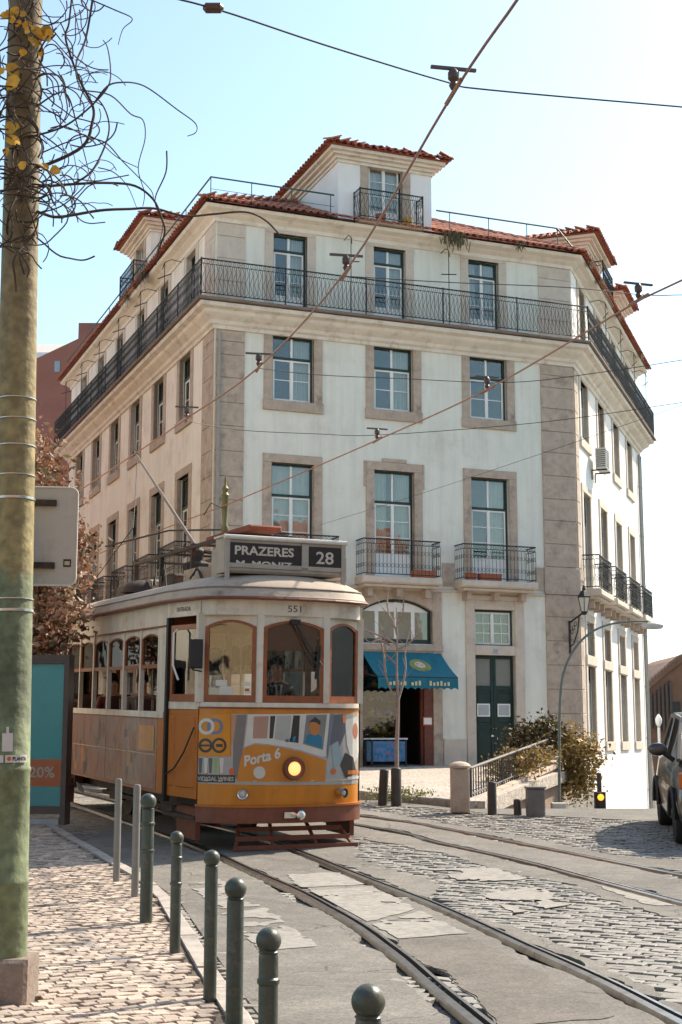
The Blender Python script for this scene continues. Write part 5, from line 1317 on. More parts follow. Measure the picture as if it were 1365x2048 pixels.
b = MB(); b.tube([(.02, -.02, 2.12), (-.08, -.10, 2.14), (-.06, -.14, 2.2)], .01, 5); b.bbox(-.10, .06, -.20, -.15, 2.15, 2.50, .02); part('wing_mirror', b, tblack, tram, M)
# ================================================================== PEOPLE
skin_m = mat('skin', (.50, .28, .18), .55, var=.06); hair_m = mat('hair', (.03, .02, .015), .7)
def person(name, label, M, joints, radii, edges, shirt, trousers, head, hair=True, tie=None, zneck=1.44, hips=.95):
    me = bpy.data.meshes.new(name); me.from_pydata(joints, edges, []); ob = bpy.data.objects.new(name, me); COL.objects.link(ob)
    sk = ob.modifiers.new('s', 'SKIN'); 
    for v, r in zip(me.skin_vertices[0].data, radii): v.radius = r if isinstance(r, tuple) else (r, r)
    me.skin_vertices[0].data[0].use_root = True
    su = ob.modifiers.new('u', 'SUBSURF'); su.levels = 2; su.render_levels = 2
    dg = bpy.context.evaluated_depsgraph_get(); m2 = bpy.data.meshes.new_from_object(ob.evaluated_get(dg)); bpy.data.objects.remove(ob)
    for m in (skin_m, shirt, trousers): m2.materials.append(m)
    hands = [Vector(j) for j, tagj in zip(joints, radii) if False]
    wr = [Vector(joints[k]) for k in head['wrists']]
    for p in m2.polygons:
        c = p.center; i = 1
        if c.z > zneck: i = 0
        elif any((c - w).length < .10 for w in wr): i = 0
        elif c.z < hips: i = 2
        p.material_index = i; p.use_smooth = True
    o = tag(put(name, m2, None, M), label, 'person')
    hz = head['c']
    b = MB(); V = []; F = []; n, mrows = 14, 8
    for r in range(mrows + 1):
        a = pi * .62 * r / mrows
        for k in range(n):
            t = 2 * pi * k / n; fr = max(0, -sin(t)); aa = a * (1 - .42 * fr); V.append((hz[0] + .088 * sin(aa) * cos(t), hz[1] + .012 + .108 * sin(aa) * sin(t), hz[2] + .03 + .122 * cos(aa)))
    for r in range(mrows):
        for k in range(n): F.append((r * n + k, r * n + (k + 1) % n, (r + 1) * n + (k + 1) % n, (r + 1) * n + k))
    b.add(V, F); part('hair', b, hair_m, o, M, True)
    b = MB(); b.add([(hz[0] - .014, hz[1] - .088, hz[2] - .03), (hz[0] + .014, hz[1] - .088, hz[2] - .03), (hz[0], hz[1] - .115, hz[2] - .03), (hz[0], hz[1] - .088, hz[2] + .03)], [(0, 1, 2), (0, 2, 3), (2, 1, 3), (0, 3, 1)])
    b.box(hz[0] - .028, hz[0] + .028, hz[1] - .091, hz[1] - .08, hz[2] - .062, hz[2] - .052); part('nose_and_mouth', b, mat('skin_dark', (.30, .13, .09), .6), o, M)
    b = MB()
    for s in (-1, 1): b.box(hz[0] + s * .035 - .013, hz[0] + s * .035 + .013, hz[1] - .092, hz[1] - .075, hz[2] + .012, hz[2] + .024); b.box(hz[0] + s * .035 - .02, hz[0] + s * .035 + .02, hz[1] - .095, hz[1] - .078, hz[2] + .036, hz[2] + .043)
    part('eyes', b, hair_m, o, M)
    if tie:
        b = MB(); b.add([(-.055, -.115, 1.43), (.055, -.115, 1.43), (0, -.128, 1.12)], [(0, 1, 2)]); part('shirt_front', b, mat('shirt_white', (.62, .62, .62), .8), o, M)
        b = MB(); b.add([(-.016, -.126, 1.425), (.016, -.126, 1.425), (.026, -.135, 1.2), (0, -.137, 1.14), (-.026, -.135, 1.2)], [(0, 1, 2, 3, 4)]); part('tie', b, mat('tie_blue', (.02, .03, .07), .6), o, M)
    return o
def figure(seated, arm):
    """joints of a figure facing -y with feet at z=0; arm = forward reach of the hands"""
    J = [(0, 0, .98), (0, .0, 1.15), (0, .0, 1.36), (0, -.005, 1.50), (0, -.015, 1.58), (0, -.02, 1.70)]
    R = [(.16, .115), (.15, .11), (.17, .10), (.058, .058), (.07, .085), (.078, .092)]
    E = [(0, 1), (1, 2), (2, 3), (3, 4), (4, 5)]
    wr = []
    for s in (-1, 1):
        k = len(J); J += [(s * .19, .01, 1.40), (s * .25, -.06 - arm * .3, 1.16), (s * .20, -.16 - arm, 1.10 + arm * .2), (s * .19, -.24 - arm, 1.11 + arm * .2)]; R += [.062, .046, .033, (.042, .028)]; E += [(2, k), (k, k + 1), (k + 1, k + 2), (k + 2, k + 3)]; wr.append(k + 3)
        k = len(J)
        if seated: J += [(s * .10, -.05, .94), (s * .12, -.44, .96), (s * .12, -.44, .52), (s * .12, -.58, .48)]
        else: J += [(s * .10, 0, .90), (s * .11, -.02, .50), (s * .11, .01, .09), (s * .11, -.14, .04)]
        R += [.092, .066, .045, .04]; E += [(0, k), (k, k + 1), (k + 1, k + 2), (k + 2, k + 3)]
    return J, R, E, {'c': (0, -.022, 1.655), 'wrists': wr}
suit = mat('suit_dark', (.018, .018, .022), .8, var=.15); trous = mat('trousers', (.02, .02, .024), .85)
J, R, E, hd_ = figure(False, .12)
J, R, E, hd_ = figure(True, .02)
st_ = MB(); st_.lathe([(.16, .84), (.16, .86), (.03, .88), (.03, 1.34), (.17, 1.36), (.17, 1.42)], 14, (.09, .9, 0)); part('driver_stool', st_, tiron, tram)
person('person', 'tram driver in dark suit and tie seated behind the front windscreen', MT @ T(.09, .86, .55), J, R, E, suit, trous, hd_, tie=True)
J, R, E, hd_ = figure(True, .05)
for (x, y, c, l) in ((.80, 1.05, (.05, .045, .04), 'passenger in dark jacket behind the sunlit side of the windscreen'), (-.80, 2.05, (.03, .04, .08), 'passenger in navy top at the saloon window next to the tram door'), (-.85, 3.65, (.22, .16, .12), 'passenger in beige top seated at a middle saloon window'), (-.85, 5.25, (.15, .04, .03), 'passenger in red top seated at a rear saloon window')):
    person('person', l, MT @ T(x, y, .36 if y > 1.5 else .42), J, R, E, mat('top_%d' % int(y * 10), c, .85), trous, hd_)
# ================================================================== STREET FURNITURE
boll_m = mat('bollard_green', (.058, .072, .058), .38, var=.25, scale=9, bump=.2, bscale=40, dirt=(.15, .135, .10), dirts=11, streak=.3)
boll_b = mat('bollard_brown', (.055, .045, .038), .6, var=.25, scale=9)
def bollard(p, h, r, kind, label, group, m=boll_m, lean=0.0):
    o = thing('bollard', label, 'bollard', M=T(p[0], p[1], p[2]) @ Matrix.Rotation(lean, 4, 'Y'), group=group)
    hs = h - (2.5 * r if 'ball' in kind else 0)
    b = MB(); b.lathe([(r * 1.0, -.15), (r, .02), (r, hs - .012), (r * .93, hs)], 18); part('shaft', b, m, o, None, True)
    if 'ring' in kind:
        for z in (hs * .62, hs * .86):
            b = MB(); b.lathe([(r, z), (r * 1.16, z + .006), (r * 1.16, z + .018), (r, z + .024)], 18); part('ring', b, m, o, None, True)
    if 'ball' in kind:
        b = MB(); R_ = r * 1.3; n = 10; b.lathe([(r * .8, hs - .005), (r * 1.08, hs + .004), (r * .8, hs + .014)] + [(R_ * sin(pi * (.22 + .78 * k / n)), hs + R_ * .95 - R_ * cos(pi * (.22 + .78 * k / n))) for k in range(n + 1)][:-1] + [(.002, hs + R_ * 1.95)], 18); part('ball', b, m, o, None, True)
    else:
        b = MB(); b.lathe([(r * .93, hs), (r * .8, hs + .012), (.003, hs + .016)], 18); part('cap', b, m, o, None, True)
    return o
def hgt_at(p, x, ytop): return at_y(x, ytop, p.y).z - p.z
GB = 'bollards along the pavement edge'
pD = gnd(420, 1995, PAVZ); hD = hgt_at(pD, 416, 1700)
for x, yb, yt, r, kind, lb in ((420, 1995, 1700, .037, 'ball', 'plain ball-topped green bollard beside the kerb, without rings'), (350, 1905, 1662, .037, 'ring ball', 'ball-topped green bollard with two rings at the edge of the tram shadow'), (292, 1845, 1587, .050, 'ring ball', 'tall ball-topped green bollard in front of two plain steel posts'), (270, 1793, 1572, .034, 'flat', 'plain grey steel post standing right behind a ball-topped bollard'), (233, 1762, 1560, .034, 'flat', 'plain grey steel post standing in the tram shadow')):
    p = gnd(x, yb, PAVZ); bollard(p, hgt_at(p, x, yt), r, kind, lb, GB, m=boll_m if 'ball' in kind else mat('post_steel', (.20, .19, .17), .45, var=.15))
for x, yt, r, kind, lb in ((472, 1755, .039, 'ball', 'plain ball-topped bollard between two others close to the kerb'), (538, 1855, .033, 'ring ball', 'weathered ball-topped bollard with rings and peeling green paint'), (737, 1968, .034, 'ring ball', 'ball-topped bollard standing alone out toward the rails')):
    h_ = hD; p = at_z(x, yt, .12 + PAVZ + h_); p.z = .12 + PAVZ; bollard(p, h_, r, kind, lb, GB)
GR = 'dark posts by the plaza'
for x, yb, yt, r, ln_, lb in ((766, 1597, 1540, .075, .06, 'short leaning dark bollard beside the young tree'), (793, 1598, 1537, .085, 0, 'short dark bollard in front of the young tree'), (985, 1630, 1565, .07, 0, 'slim dark post before the iron railing'), (1036, 1632, 1600, .06, 0, 'stubby dark post under the sloping wall')):
    p = gnd(x, yb, .12 if x < 900 else 0); bollard(p, hgt_at(p, x, yt), r, 'flat', lb, GR, m=boll_b, lean=ln_)
p = gnd(1072, 1634); b = MB(); hh = hgt_at(p, 1072, 1577); b.bbox(-.13, .13, -.13, .13, -.3, hh, .02); b.bbox(-.145, .145, -.145, .145, hh, hh + .03, .01)
o = thing('stone_post', 'thick square grey post beside the street lamp', 'post', p); part('post', b, mat('grey_post', (.16, .15, .14), .8, var=.2), o)
# ------------------------------------------------------------------ concrete pole with climbing vine
PB = gnd(22, 1980, PAVZ); PB.y = 8.3; PB.x = (24 - 682.5) / 2891 * 8.3; PB.z = .12 + PAVZ
pole = thing('utility_pole', 'tall green painted concrete pole wrapped by a bare vine', 'pole', M=T(*PB) @ Matrix.Rotation(radians(-.75), 4, 'Y') @ T(0, 0, .133) @ Matrix.Scale(.89, 4))
pg = bpy.data.materials.new('pole_paint'); pg.use_nodes = True; t_ = pg.node_tree; bn = t_.nodes['Principled BSDF']; bn.inputs['Roughness'].default_value = .75
tc = t_.nodes.new('ShaderNodeTexCoord'); sx_ = t_.nodes.new('ShaderNodeSeparateXYZ'); nn_ = t_.nodes.new('ShaderNodeTexNoise'); nn_.inputs['Scale'].default_value = 5; nn_.inputs['Detail'].default_value = 8; rp_ = t_.nodes.new('ShaderNodeValToRGB')
t_.links.new(tc.outputs['Object'], sx_.inputs[0]); t_.links.new(tc.outputs['Object'], nn_.inputs['Vector'])
m1 = t_.nodes.new('ShaderNodeMath'); m1.operation = 'MULTIPLY_ADD'; t_.links.new(nn_.outputs['Fac'], m1.inputs[0]); m1.inputs[1].default_value = .35; t_.links.new(sx_.outputs['Z'], m1.inputs[2])
m2_ = t_.nodes.new('ShaderNodeMath'); m2_.operation = 'DIVIDE'; t_.links.new(m1.outputs[0], m2_.inputs[0]); m2_.inputs[1].default_value = 8.0; t_.links.new(m2_.outputs[0], rp_.inputs[0])
e = rp_.color_ramp.elements; e[0].position = 0; e[0].color = (.20, .235, .125, 1); e[1].position = 1; e[1].color = (.12, .08, .04, 1)
for p_, c_ in ((.20, (.20, .235, .125, 1)), (.245, (.10, .115, .06, 1)), (.30, (.17, .20, .105, 1)), (.335, (.19, .22, .12, 1)), (.340, (.32, .26, .115, 1)), (.5, (.31, .245, .11, 1)), (.6, (.26, .20, .10, 1))): q = e.new(p_); q.color = c_
n5 = t_.nodes.new('ShaderNodeTexNoise'); n5.inputs['Scale'].default_value = 14; n5.inputs['Detail'].default_value = 8; t_.links.new(tc.outputs['Object'], n5.inputs['Vector'])
mr_ = t_.nodes.new('ShaderNodeMapRange'); mr_.inputs['From Min'].default_value = .35; mr_.inputs['From Max'].default_value = .7; mr_.inputs['To Min'].default_value = .62; mr_.inputs['To Max'].default_value = 1.15; t_.links.new(n5.outputs['Fac'], mr_.inputs[0])
hs_ = t_.nodes.new('ShaderNodeHueSaturation'); t_.links.new(rp_.outputs[0], hs_.inputs['Color']); t_.links.new(mr_.outputs[0], hs_.inputs['Value']); t_.links.new(hs_.outputs[0], bn.inputs['Base Color'])
bp = t_.nodes.new('ShaderNodeBump'); bp.inputs['Strength'].default_value = .5; bp.inputs['Distance'].default_value = .02; t_.links.new(n5.outputs['Fac'], bp.inputs['Height']); t_.links.new(bp.outputs[0], bn.inputs['Normal'])
b = MB(); b.lathe([(.148, .0), (.146, .55), (.150, .56), (.150, .575), (.144, .585), (.142, 1.25), (.147, 1.26), (.147, 1.28), (.140, 1.29), (.132, 3.0), (.122, 4.6), (.112, 7.5), (.10, 9.0)], 28); part('shaft', b, pg, pole, None, True)
b = MB(); b.bbox(-.16, .165, -.16, .16, -.1, .235, .02); part('plinth', b, mat('plinth_concrete', (.24, .19, .155), .9, var=.2, scale=8, bump=.5, dirt=(.14, .10, .08), dirts=5), pole, T(*PB))
clampm = mat('steel_band', (.50, .49, .46), .35, metal=.8, var=.15)
for z in (3.02, 2.28, 3.38, 2.36, 3.18, 3.56, 3.70):
    r = .1335 - (z - 3) * .006; b = MB(); hb = .018 if z in (3.02, 2.28) else .008; b.lathe([(r, z), (r + .005, z + .002), (r + .005, z + hb), (r, z + hb + .002)], 24); part('steel_band', b, clampm, pole, None, True)
paper = mat('sticker_white', (.62, .60, .56), .6, var=.1, scale=12)
def wrap(a0, a1, z0, z1, r, m, name):
    b = MB(); n = 8; V = []
    for k in range(n + 1): a = a0 + (a1 - a0) * k / n; V += [(r * sin(a), -r * cos(a), z0), (r * sin(a), -r * cos(a), z1)]
    b.add(V, [(2 * k, 2 * k + 2, 2 * k + 3, 2 * k + 1) for k in range(n)]); return part(name, b, m, pole)
wrap(-.05, .42, 1.385, 1.50, .1455, paper, 'sticker'); wrap(.12, .24, 1.50, 1.54, .1455, paper, 'sticker')
s2 = wrap(.10, 1.15, 1.315, 1.362, .1462, paper, 'sticker'); wrap(-.4, .03, 1.315, 1.362, .1462, paper, 'sticker')
b = MB(); V, F, w = text_polys('PLANTA', 1.0, .06); b.add([(.1472 * sin(.42 + .68 * x / w), -.1472 * cos(.42 + .68 * x / w), 1.328 + .022 * z) for x, z in V], F); part('sticker_lettering', b, tblack, s2, WM[pole])
b = MB(); b.add([(.1472 * sin(.27 + .09 * cos(a)), -.1472 * cos(.27 + .09 * cos(a)), 1.339 + .0135 * sin(a)) for a in [2 * pi * k / 14 for k in range(14)]], [tuple(range(14))]); part('sticker_dot', b, mat('dot_orange', (.55, .12, .03), .6), s2, WM[pole])
# traffic sign seen from behind, strapped to the pole
sg = thing('sign_panel', 'grey back of a rounded sign panel strapped to the green pole', 'sign', M=T(*at_y(112, 1072, 8.55)) @ rotz(radians(8)) @ Matrix.Scale(.907, 4))
def rrect(w, h, r, n=5):
    o = []
    for cx, cz, a0 in ((w - r, h - r, 0), (-w + r, h - r, pi / 2), (-w + r, -h + r, pi), (w - r, -h + r, 3 * pi / 2)):
        o += [(cx + r * cos(a0 + pi / 2 * k / n), cz + r * sin(a0 + pi / 2 * k / n)) for k in range(n + 1)]
    return o
b = MB(); b.prism([(x - .09, z) for x, z in rrect(.225, .325, .045)], 0, .006); part('plate', b, mat('sign_back', (.46, .45, .42), .5, var=.06, scale=4, dirt=(.38, .36, .33), dirts=5), sg)
b = MB(); ou = [(x - .09, z) for x, z in rrect(.228, .328, .047)]; b.tube([(x, .0, z) for x, z in ou] + [(ou[0][0], 0, ou[0][1])], .007, 5); part('rim', b, mat('sign_rim', (.58, .57, .54), .4), sg)
b = MB(); b.box(.055, .105, -.004, -.0005, -.205, -.155); q = part('maker_label', b, tblack, sg); b = MB(); b.box(.063, .097, -.007, -.0045, -.195, -.168); part('maker_print', b, mat('label_beige', (.5, .42, .33), .6), q, WM[sg])
for z in (.22, -.20):
    b = MB(); b.box(-.31, .0, -.03, -.001, z - .02, z + .02); part('bracket', b, tiron, sg)
# vine
vine_m = mat('vine_bark', (.075, .05, .036), .9, var=.35, scale=12)
vine = thing('climbing_vine', 'leafless climbing vine with a few yellow leaves clinging to the pole', 'vine', (PB.x, PB.y, 4.0))
cz = lambda l: [(x / 3.25, y / 3.25) for x, y in l]
strands = [[(40, 371), (71, 374), (154, 368), (215, 366), (271, 372), (308, 400), (325, 440), (330, 465), (318, 500), (312, 530)], [(30, 412), (60, 418), (90, 429), (120, 434), (200, 421), (260, 418), (310, 417), (370, 432), (430, 428), (490, 424), (530, 440), (560, 470)],
           cz([(200, 1090), (320, 1065), (540, 950), (600, 800), (605, 690), (520, 520), (430, 260), (450, 150), (470, -40)]), cz([(180, 895), (400, 830), (560, 720), (700, 570), (720, 450), (700, 310), (670, 260)]), cz([(600, 690), (700, 560), (800, 535), (900, 545), (990, 590), (1150, 710), (1270, 800), (1275, 860), (1220, 885)]),
           cz([(480, 1195), (600, 1110), (690, 930), (710, 800), (660, 670), (560, 600), (400, 560), (230, 600)]), cz([(560, 590), (720, 620), (850, 740), (930, 780), (945, 900), (900, 1090), (940, 1250), (930, 1340)]), cz([(560, 890), (690, 930), (800, 1050), (900, 1150), (985, 1240), (1000, 1300)]),
           cz([(610, -40), (560, 250), (500, 400), (510, 540), (600, 690)]), cz([(520, -30), (620, 10), (760, 70), (850, 110), (855, 140), (800, 190), (770, 290)]), cz([(250, 1385), (400, 1340), (540, 1220), (600, 1120), (650, 1050)]), cz([(1085, 980), (1080, 1120), (1010, 1290), (1040, 1400), (1060, 1480), (1010, 1680)]), cz([(240, 690), (420, 600), (500, 800), (540, 960), (580, 1120)]), cz([(260, 1000), (450, 920), (600, 890), (760, 1020), (900, 1090)]), cz([(640, 1090), (740, 1120), (830, 1210), (890, 1350)])]
rr = random.Random(33)
wob = lambda: rr.uniform(-.05, .05)
for k, s in enumerate(strands):
    pts = [at_y(x, y, 8.2 + .11 * sin(i * .9 + k)) for i, (x, y) in enumerate(s)]
    b = MB(); sp_ = smooth_path(pts, 5); r0 = [.010, .011, .012, .007, .006, .007, .005, .005, .008, .005, .005, .005, .006, .005, .004][k]
    b.tube(sp_, [r0 * (1 - .55 * i / len(sp_)) for i in range(len(sp_))], 5); wpart('vine_branch', b, vine_m, vine, True)
b = MB()
for k in range(110):
    a = rr.uniform(0, 2 * pi); x, y = rr.uniform(-25, 85), rr.uniform(-30, 500)
    L = rr.uniform(60, 190); cx, cy = x, y; pts = []; ang = rr.uniform(0, 2 * pi); turn = rr.uniform(-.5, .5); Yc = 8.14 + rr.uniform(-.12, .05)
    for i in range(8):
        pts.append(at_y(cx, cy, Yc + .05 * sin(i + k))); cx += L / 8 * cos(ang) * (.7 if cx > 150 else 1); cy += L / 8 * sin(ang); ang += turn + rr.uniform(-.35, .35)
    b.tube(smooth_path(pts, 2), rr.uniform(.003, .0065), 4, False)
for k in range(85):
    cx, cy = rr.uniform(60, 165), rr.uniform(-20, 430); ang = rr.uniform(-1.6, 1.6); turn = rr.uniform(-.45, .45); pts = []; L = rr.uniform(70, 230) * (1 - cx / 400)
    Yc = 8.25 + rr.uniform(-.3, .3)
    for i in range(8): pts.append(at_y(cx, cy, Yc)); cx += L / 8 * cos(ang); cy += L / 8 * sin(ang); ang += turn + rr.uniform(-.3, .3)
    b.tube(smooth_path(pts, 2), rr.uniform(.002, .0048), 4, False)
q = wpart('vine_twigs', b, vine_m, vine); q['kind'] = 'stuff'
yl = island(mat('yellow_leaf', (.62, .34, .03), .6, var=.25, scale=20), .3)
for (x, y, s) in [(80, 130, 40), (100, 70, 50), (150, 90, 40), (190, 190, 55), (240, 200, 50), (300, 200, 60), (230, 280, 50), (150, 340, 40), (270, 340, 40), (85, 450, 70), (80, 535, 90), (75, 830, 75), (90, 910, 70), (40, 985, 45), (150, 1075, 50), (290, 1085, 50), (360, 1105, 50), (30, 100, 40), (120, 150, 40), (310, 250, 40), (60, 95, 50), (210, 260, 45), (180, 165, 50), (260, 240, 50), (10, 460, 40), (320, 215, 40)]:
    c = at_y(x / 3.25, y / 3.25, 8.05 + rr.uniform(-.05, .04)); r = s / 3.25 / 2855 * 8.2 * .7; b = MB(); n = 9; a0 = rr.uniform(0, 6)
    V = [(0, 0, .0)] + [(r * (1 + .18 * cos(3 * (a - a0))) * cos(a), rr.uniform(-.15, .15) * r, r * sin(a)) for a in [2 * pi * k / n for k in range(n)]]
    b.add(V, [(0, k + 1, (k + 1) % n + 1) for k in range(n)], T(*c) @ rotz(rr.uniform(-.6, .6)) @ Matrix.Rotation(rr.uniform(-.5, .5), 4, 'X')); wpart('leaf', b, yl, vine)
# ------------------------------------------------------------------ foliage helper
def leaf_mat(name, stops, rough=.6):
    m = bpy.data.materials.new(name); m.use_nodes = True; t = m.node_tree; b = t.nodes['Principled BSDF']; b.inputs['Roughness'].default_value = rough
    g = t.nodes.new('ShaderNodeNewGeometry'); r = t.nodes.new('ShaderNodeValToRGB'); t.links.new(g.outputs['Random Per Island'], r.inputs[0]); r.color_ramp.interpolation = 'LINEAR'
    r.color_ramp.elements[0].color = stops[0][1] + (1,); r.color_ramp.elements[0].position = stops[0][0]; r.color_ramp.elements[1].color = stops[-1][1] + (1,); r.color_ramp.elements[1].position = stops[-1][0]
    for p_, c_ in stops[1:-1]: q = r.color_ramp.elements.new(p_); q.color = c_ + (1,)
    t.links.new(r.outputs[0], b.inputs['Base Color'])
    tr = t.nodes.new('ShaderNodeBsdfTranslucent'); t.links.new(r.outputs[0], tr.inputs[0]); mx = t.nodes.new('ShaderNodeMixShader'); mx.inputs[0].default_value = .25
    t.links.new(b.outputs[0], mx.inputs[1]); t.links.new(tr.outputs[0], mx.inputs[2]); t.links.new(mx.outputs[0], t.nodes['Material Output'].inputs[0]); return m
def cloud(mb, c, rad, n, size, seed, clump=14, droop=.3):
    """leaf-shaped faces gathered in clumps through an ellipsoid"""
    rr = random.Random(seed); c = Vector(c); cl = []
    for _ in range(max(3, n // clump)):
        while True:
            v = Vector((rr.uniform(-1, 1), rr.uniform(-1, 1), rr.uniform(-1, 1)))
            if .25 < v.length < 1: break
        cl.append(Vector((c.x + v.x * rad[0], c.y + v.y * rad[1], c.z + v.z * rad[2])))
    for k in range(n):
        q = cl[rr.randrange(len(cl))] + Vector((rr.gauss(0, 1), rr.gauss(0, 1), rr.gauss(0, 1))) * size * 1.25
        d = Vector((rr.gauss(0, 1), rr.gauss(0, 1), rr.gauss(0, .7) - droop)).normalized(); s = d.cross(Vector((rr.gauss(0, 1), rr.gauss(0, 1), rr.gauss(0, 1)))).normalized(); L = size * rr.uniform(.5, 1.6); w = L * rr.uniform(.2, .34)
        up = d.cross(s) * L * .08
        mb.add([q, q + d * L * .5 + s * w + up, q + d * L, q + d * L * .5 - s * w + up], [(0, 1, 2), (0, 2, 3)])
phot = leaf_mat('photinia_leaf', [(0, (.10, .055, .025)), (.3, (.22, .10, .05)), (.55, (.36, .18, .10)), (.74, (.48, .29, .19)), (.86, (.13, .12, .04)), (1, (.56, .42, .32))])
tx = at_y(70, 1110, 20.8)
tree = thing('street_tree', 'small tree with reddish brown leaves behind the sign and pole', 'tree', (tx.x, tx.y, H(tx.x, tx.y) + .1))
b = MB(); z0 = H(tx.x, tx.y); b.tube(smooth_path([(tx.x - .1, tx.y, z0), (tx.x - .05, tx.y, z0 + 1.2), (tx.x, tx.y, z0 + 2.2), (tx.x + .1, tx.y, z0 + 3.4), (tx.x + .05, tx.y, z0 + 4.6)]), [.07 - .003 * k for k in range(17)], 8)
for k in range(9):
    a = rr.uniform(0, 6.3); z = z0 + 1.9 + k * .28; b.tube([(tx.x, tx.y, z), (tx.x + .35 * cos(a), tx.y + .35 * sin(a), z + .3), (tx.x + .7 * cos(a), tx.y + .7 * sin(a), z + .5)], [.03, .02, .008], 5)
wpart('trunk', b, mat('bark', (.09, .065, .05), .9, var=.3), tree)
b = MB()
for (px, py, rx, rz, n) in ((40, 950, .75, .5, 900), (110, 960, .42, .45, 480), (60, 1100, .9, .75, 1700), (150, 1040, .38, .42, 480), (165, 1140, .34, .4, 450), (90, 1230, .75, .55, 1300), (150, 1250, .35, .38, 480), (110, 905, .2, .25, 260), (60, 1310, .5, .25, 700), (185, 1090, .12, .3, 200)):
    c = at_y(px - 26, py, 20.8); cloud(b, c, (rx, .7, rz), n, .10, px * 7 + py, 16)
wpart('crown', b, phot, tree)
# ------------------------------------------------------------------ advertising panel at the stop
mp = at_y(96, 1652, 19.6); mp.z = H(mp.x, mp.y) + PAVZ
mup = thing('advertising_panel', 'street advertising panel with teal and orange poster beside the tram', 'billboard', M=T(mp.x - .36, mp.y, mp.z) @ rotz(radians(-10)))
dkf = mat('panel_frame', (.075, .05, .04), .5, var=.15)
b = MB(); b.box(-.68, -.58, -.10, .10, .0, 2.26); b.box(.58, .65, -.10, .10, .0, 2.26); b.box(-.58, .58, -.10, .10, 2.14, 2.26); b.box(-.58, .58, -.10, .10, .14, .24); b.box(-.58, .58, .02, .098, .24, 2.14); part('frame', b, dkf, mup)
po = None
for z0, z1, c, nm in ((.86, 2.14, (.03, .40, .47), 'poster'), (.50, .86, (.58, .13, .03), 'poster_band'), (.24, .50, (.08, .42, .48), 'poster_foot')):
    b = MB(); b.box(-.58, .58, -.02, .018, z0 + .0005, z1 - .0005); q = part(nm, b, mat(nm, c, .3, var=.06), mup); po = q if nm == 'poster_band' else po
b = MB(); text_on(b, '20%', .10, .46, .62, .14, -.024, bold=.02); part('poster_lettering', b, paper, po, WM[mup])
b = MB(); b.box(-.58, .58, -.052, -.048, .24, 2.14); part('cover_glass', b, glass('panel_glass', (.97, .98, .98), -.035), mup)
b = MB(); b.box(-.5, .55, -.06, .06, .0, .08); part('foot', b, mat('foot_grey', (.3, .3, .29), .6), mup)
# ------------------------------------------------------------------ ornate catenary mast top behind the tram
om = at_y(450, 1062, 28.5); oz = H(om.x, om.y)
mast = thing('ornate_mast', 'slim green and gold mast with pointed finial behind the tram', 'mast', (om.x, om.y, oz)); top_ = at_y(450, 950, 28.5).z - oz
b = MB(); b.lathe([(.12, 0), (.12, .6), (.075, .7), (.06, top_ - 1.2), (.085, top_ - 1.15), (.085, top_ - 1.08), (.055, top_ - 1.02), (.07, top_ - .45), (.085, top_ - .42), (.05, top_ - .36), (.075, top_ - .28), (.03, top_ - .22), (.03, top_ - .12), (.004, top_)], 12); part('shaft', b, mat('mast_olive', (.12, .11, .035), .5, var=.25), mast, None, True)
b = MB(); b.tube([(-.02, 0, top_ - 1.12), (-1.2, .6, top_ - 1.05), (-2.6, 1.2, top_ - 1.3)], .02, 5); b.tube([(-.02, 0, top_ - .7), (-.3, .15, top_ - .55), (-.45, .2, top_ - .8)], .012, 5); part('bracket_arm', b, iron, mast)
# ------------------------------------------------------------------ young bare tree on the plaza
yb = gnd(795, 1592, .12)
yt = thing('young_tree', 'slender bare young tree on the plaza in front of the awning', 'tree', yb)
ytm = mat('pale_bark', (.30, .235, .195), .8, var=.25, scale=20)
def yp(x, y, d=0.0): return at_y(x, y, yb.y + d)
b = MB(); b.tube(smooth_path([yp(795, 1592), yp(794, 1500), yp(796, 1440), yp(797, 1400), yp(794, 1340), (yp(795, 1280)), yp(793, 1215)], 3), [.042 - .0019 * k for k in range(19)], 7); wpart('trunk', b, ytm, yt, True)
b = MB(); rr = random.Random(8)
lim = [[(796, 1402), (780, 1375), (771, 1340), (772, 1305), (768, 1260)], [(797, 1400), (806, 1370), (812, 1335), (811, 1300), (822, 1250)], [(795, 1330), (776, 1312), (762, 1300)], [(795, 1290), (770, 1275), (735, 1262), (715, 1252)], [(794, 1300), (820, 1285), (840, 1262), (845, 1240)], [(794, 1260), (780, 1235), (775, 1200), (780, 1175)], [(794, 1250), (806, 1225), (808, 1190)], [(771, 1345), (768, 1310), (760, 1270)], [(780, 1290), (760, 1280), (742, 1285), (728, 1275)], [(795, 1270), (785, 1240), (765, 1215)]]
for l in lim:
    d = rr.uniform(-.4, .4); pts = [yp(x, y, d * i / len(l)) for i, (x, y) in enumerate(l)]; sp_ = smooth_path(pts, 3); b.tube(sp_, [.019 * (1 - .8 * i / len(sp_)) + .003 for i in range(len(sp_))], 5)
    for i in range(2, len(sp_), 2):
        v = sp_[i]; b.tube([v, v + Vector((rr.uniform(-.2, .2), rr.uniform(-.2, .2), rr.uniform(.1, .3)))], [.005, .0025], 4)
wpart('branches', b, ytm, yt)
b = MB(); cloud(b, yb + Vector((0, 0, .02)), (.60, .55, .015), 700, .045, 5, 5, -.9); gr_ = part('grass', b, leaf_mat('grass_leaf', [(0, (.10, .12, .03)), (.6, (.16, .17, .05)), (1, (.28, .25, .08))]), None, I4); tag(gr_, 'tufts of grass round the foot of the young tree', 'grass', kind='stuff')
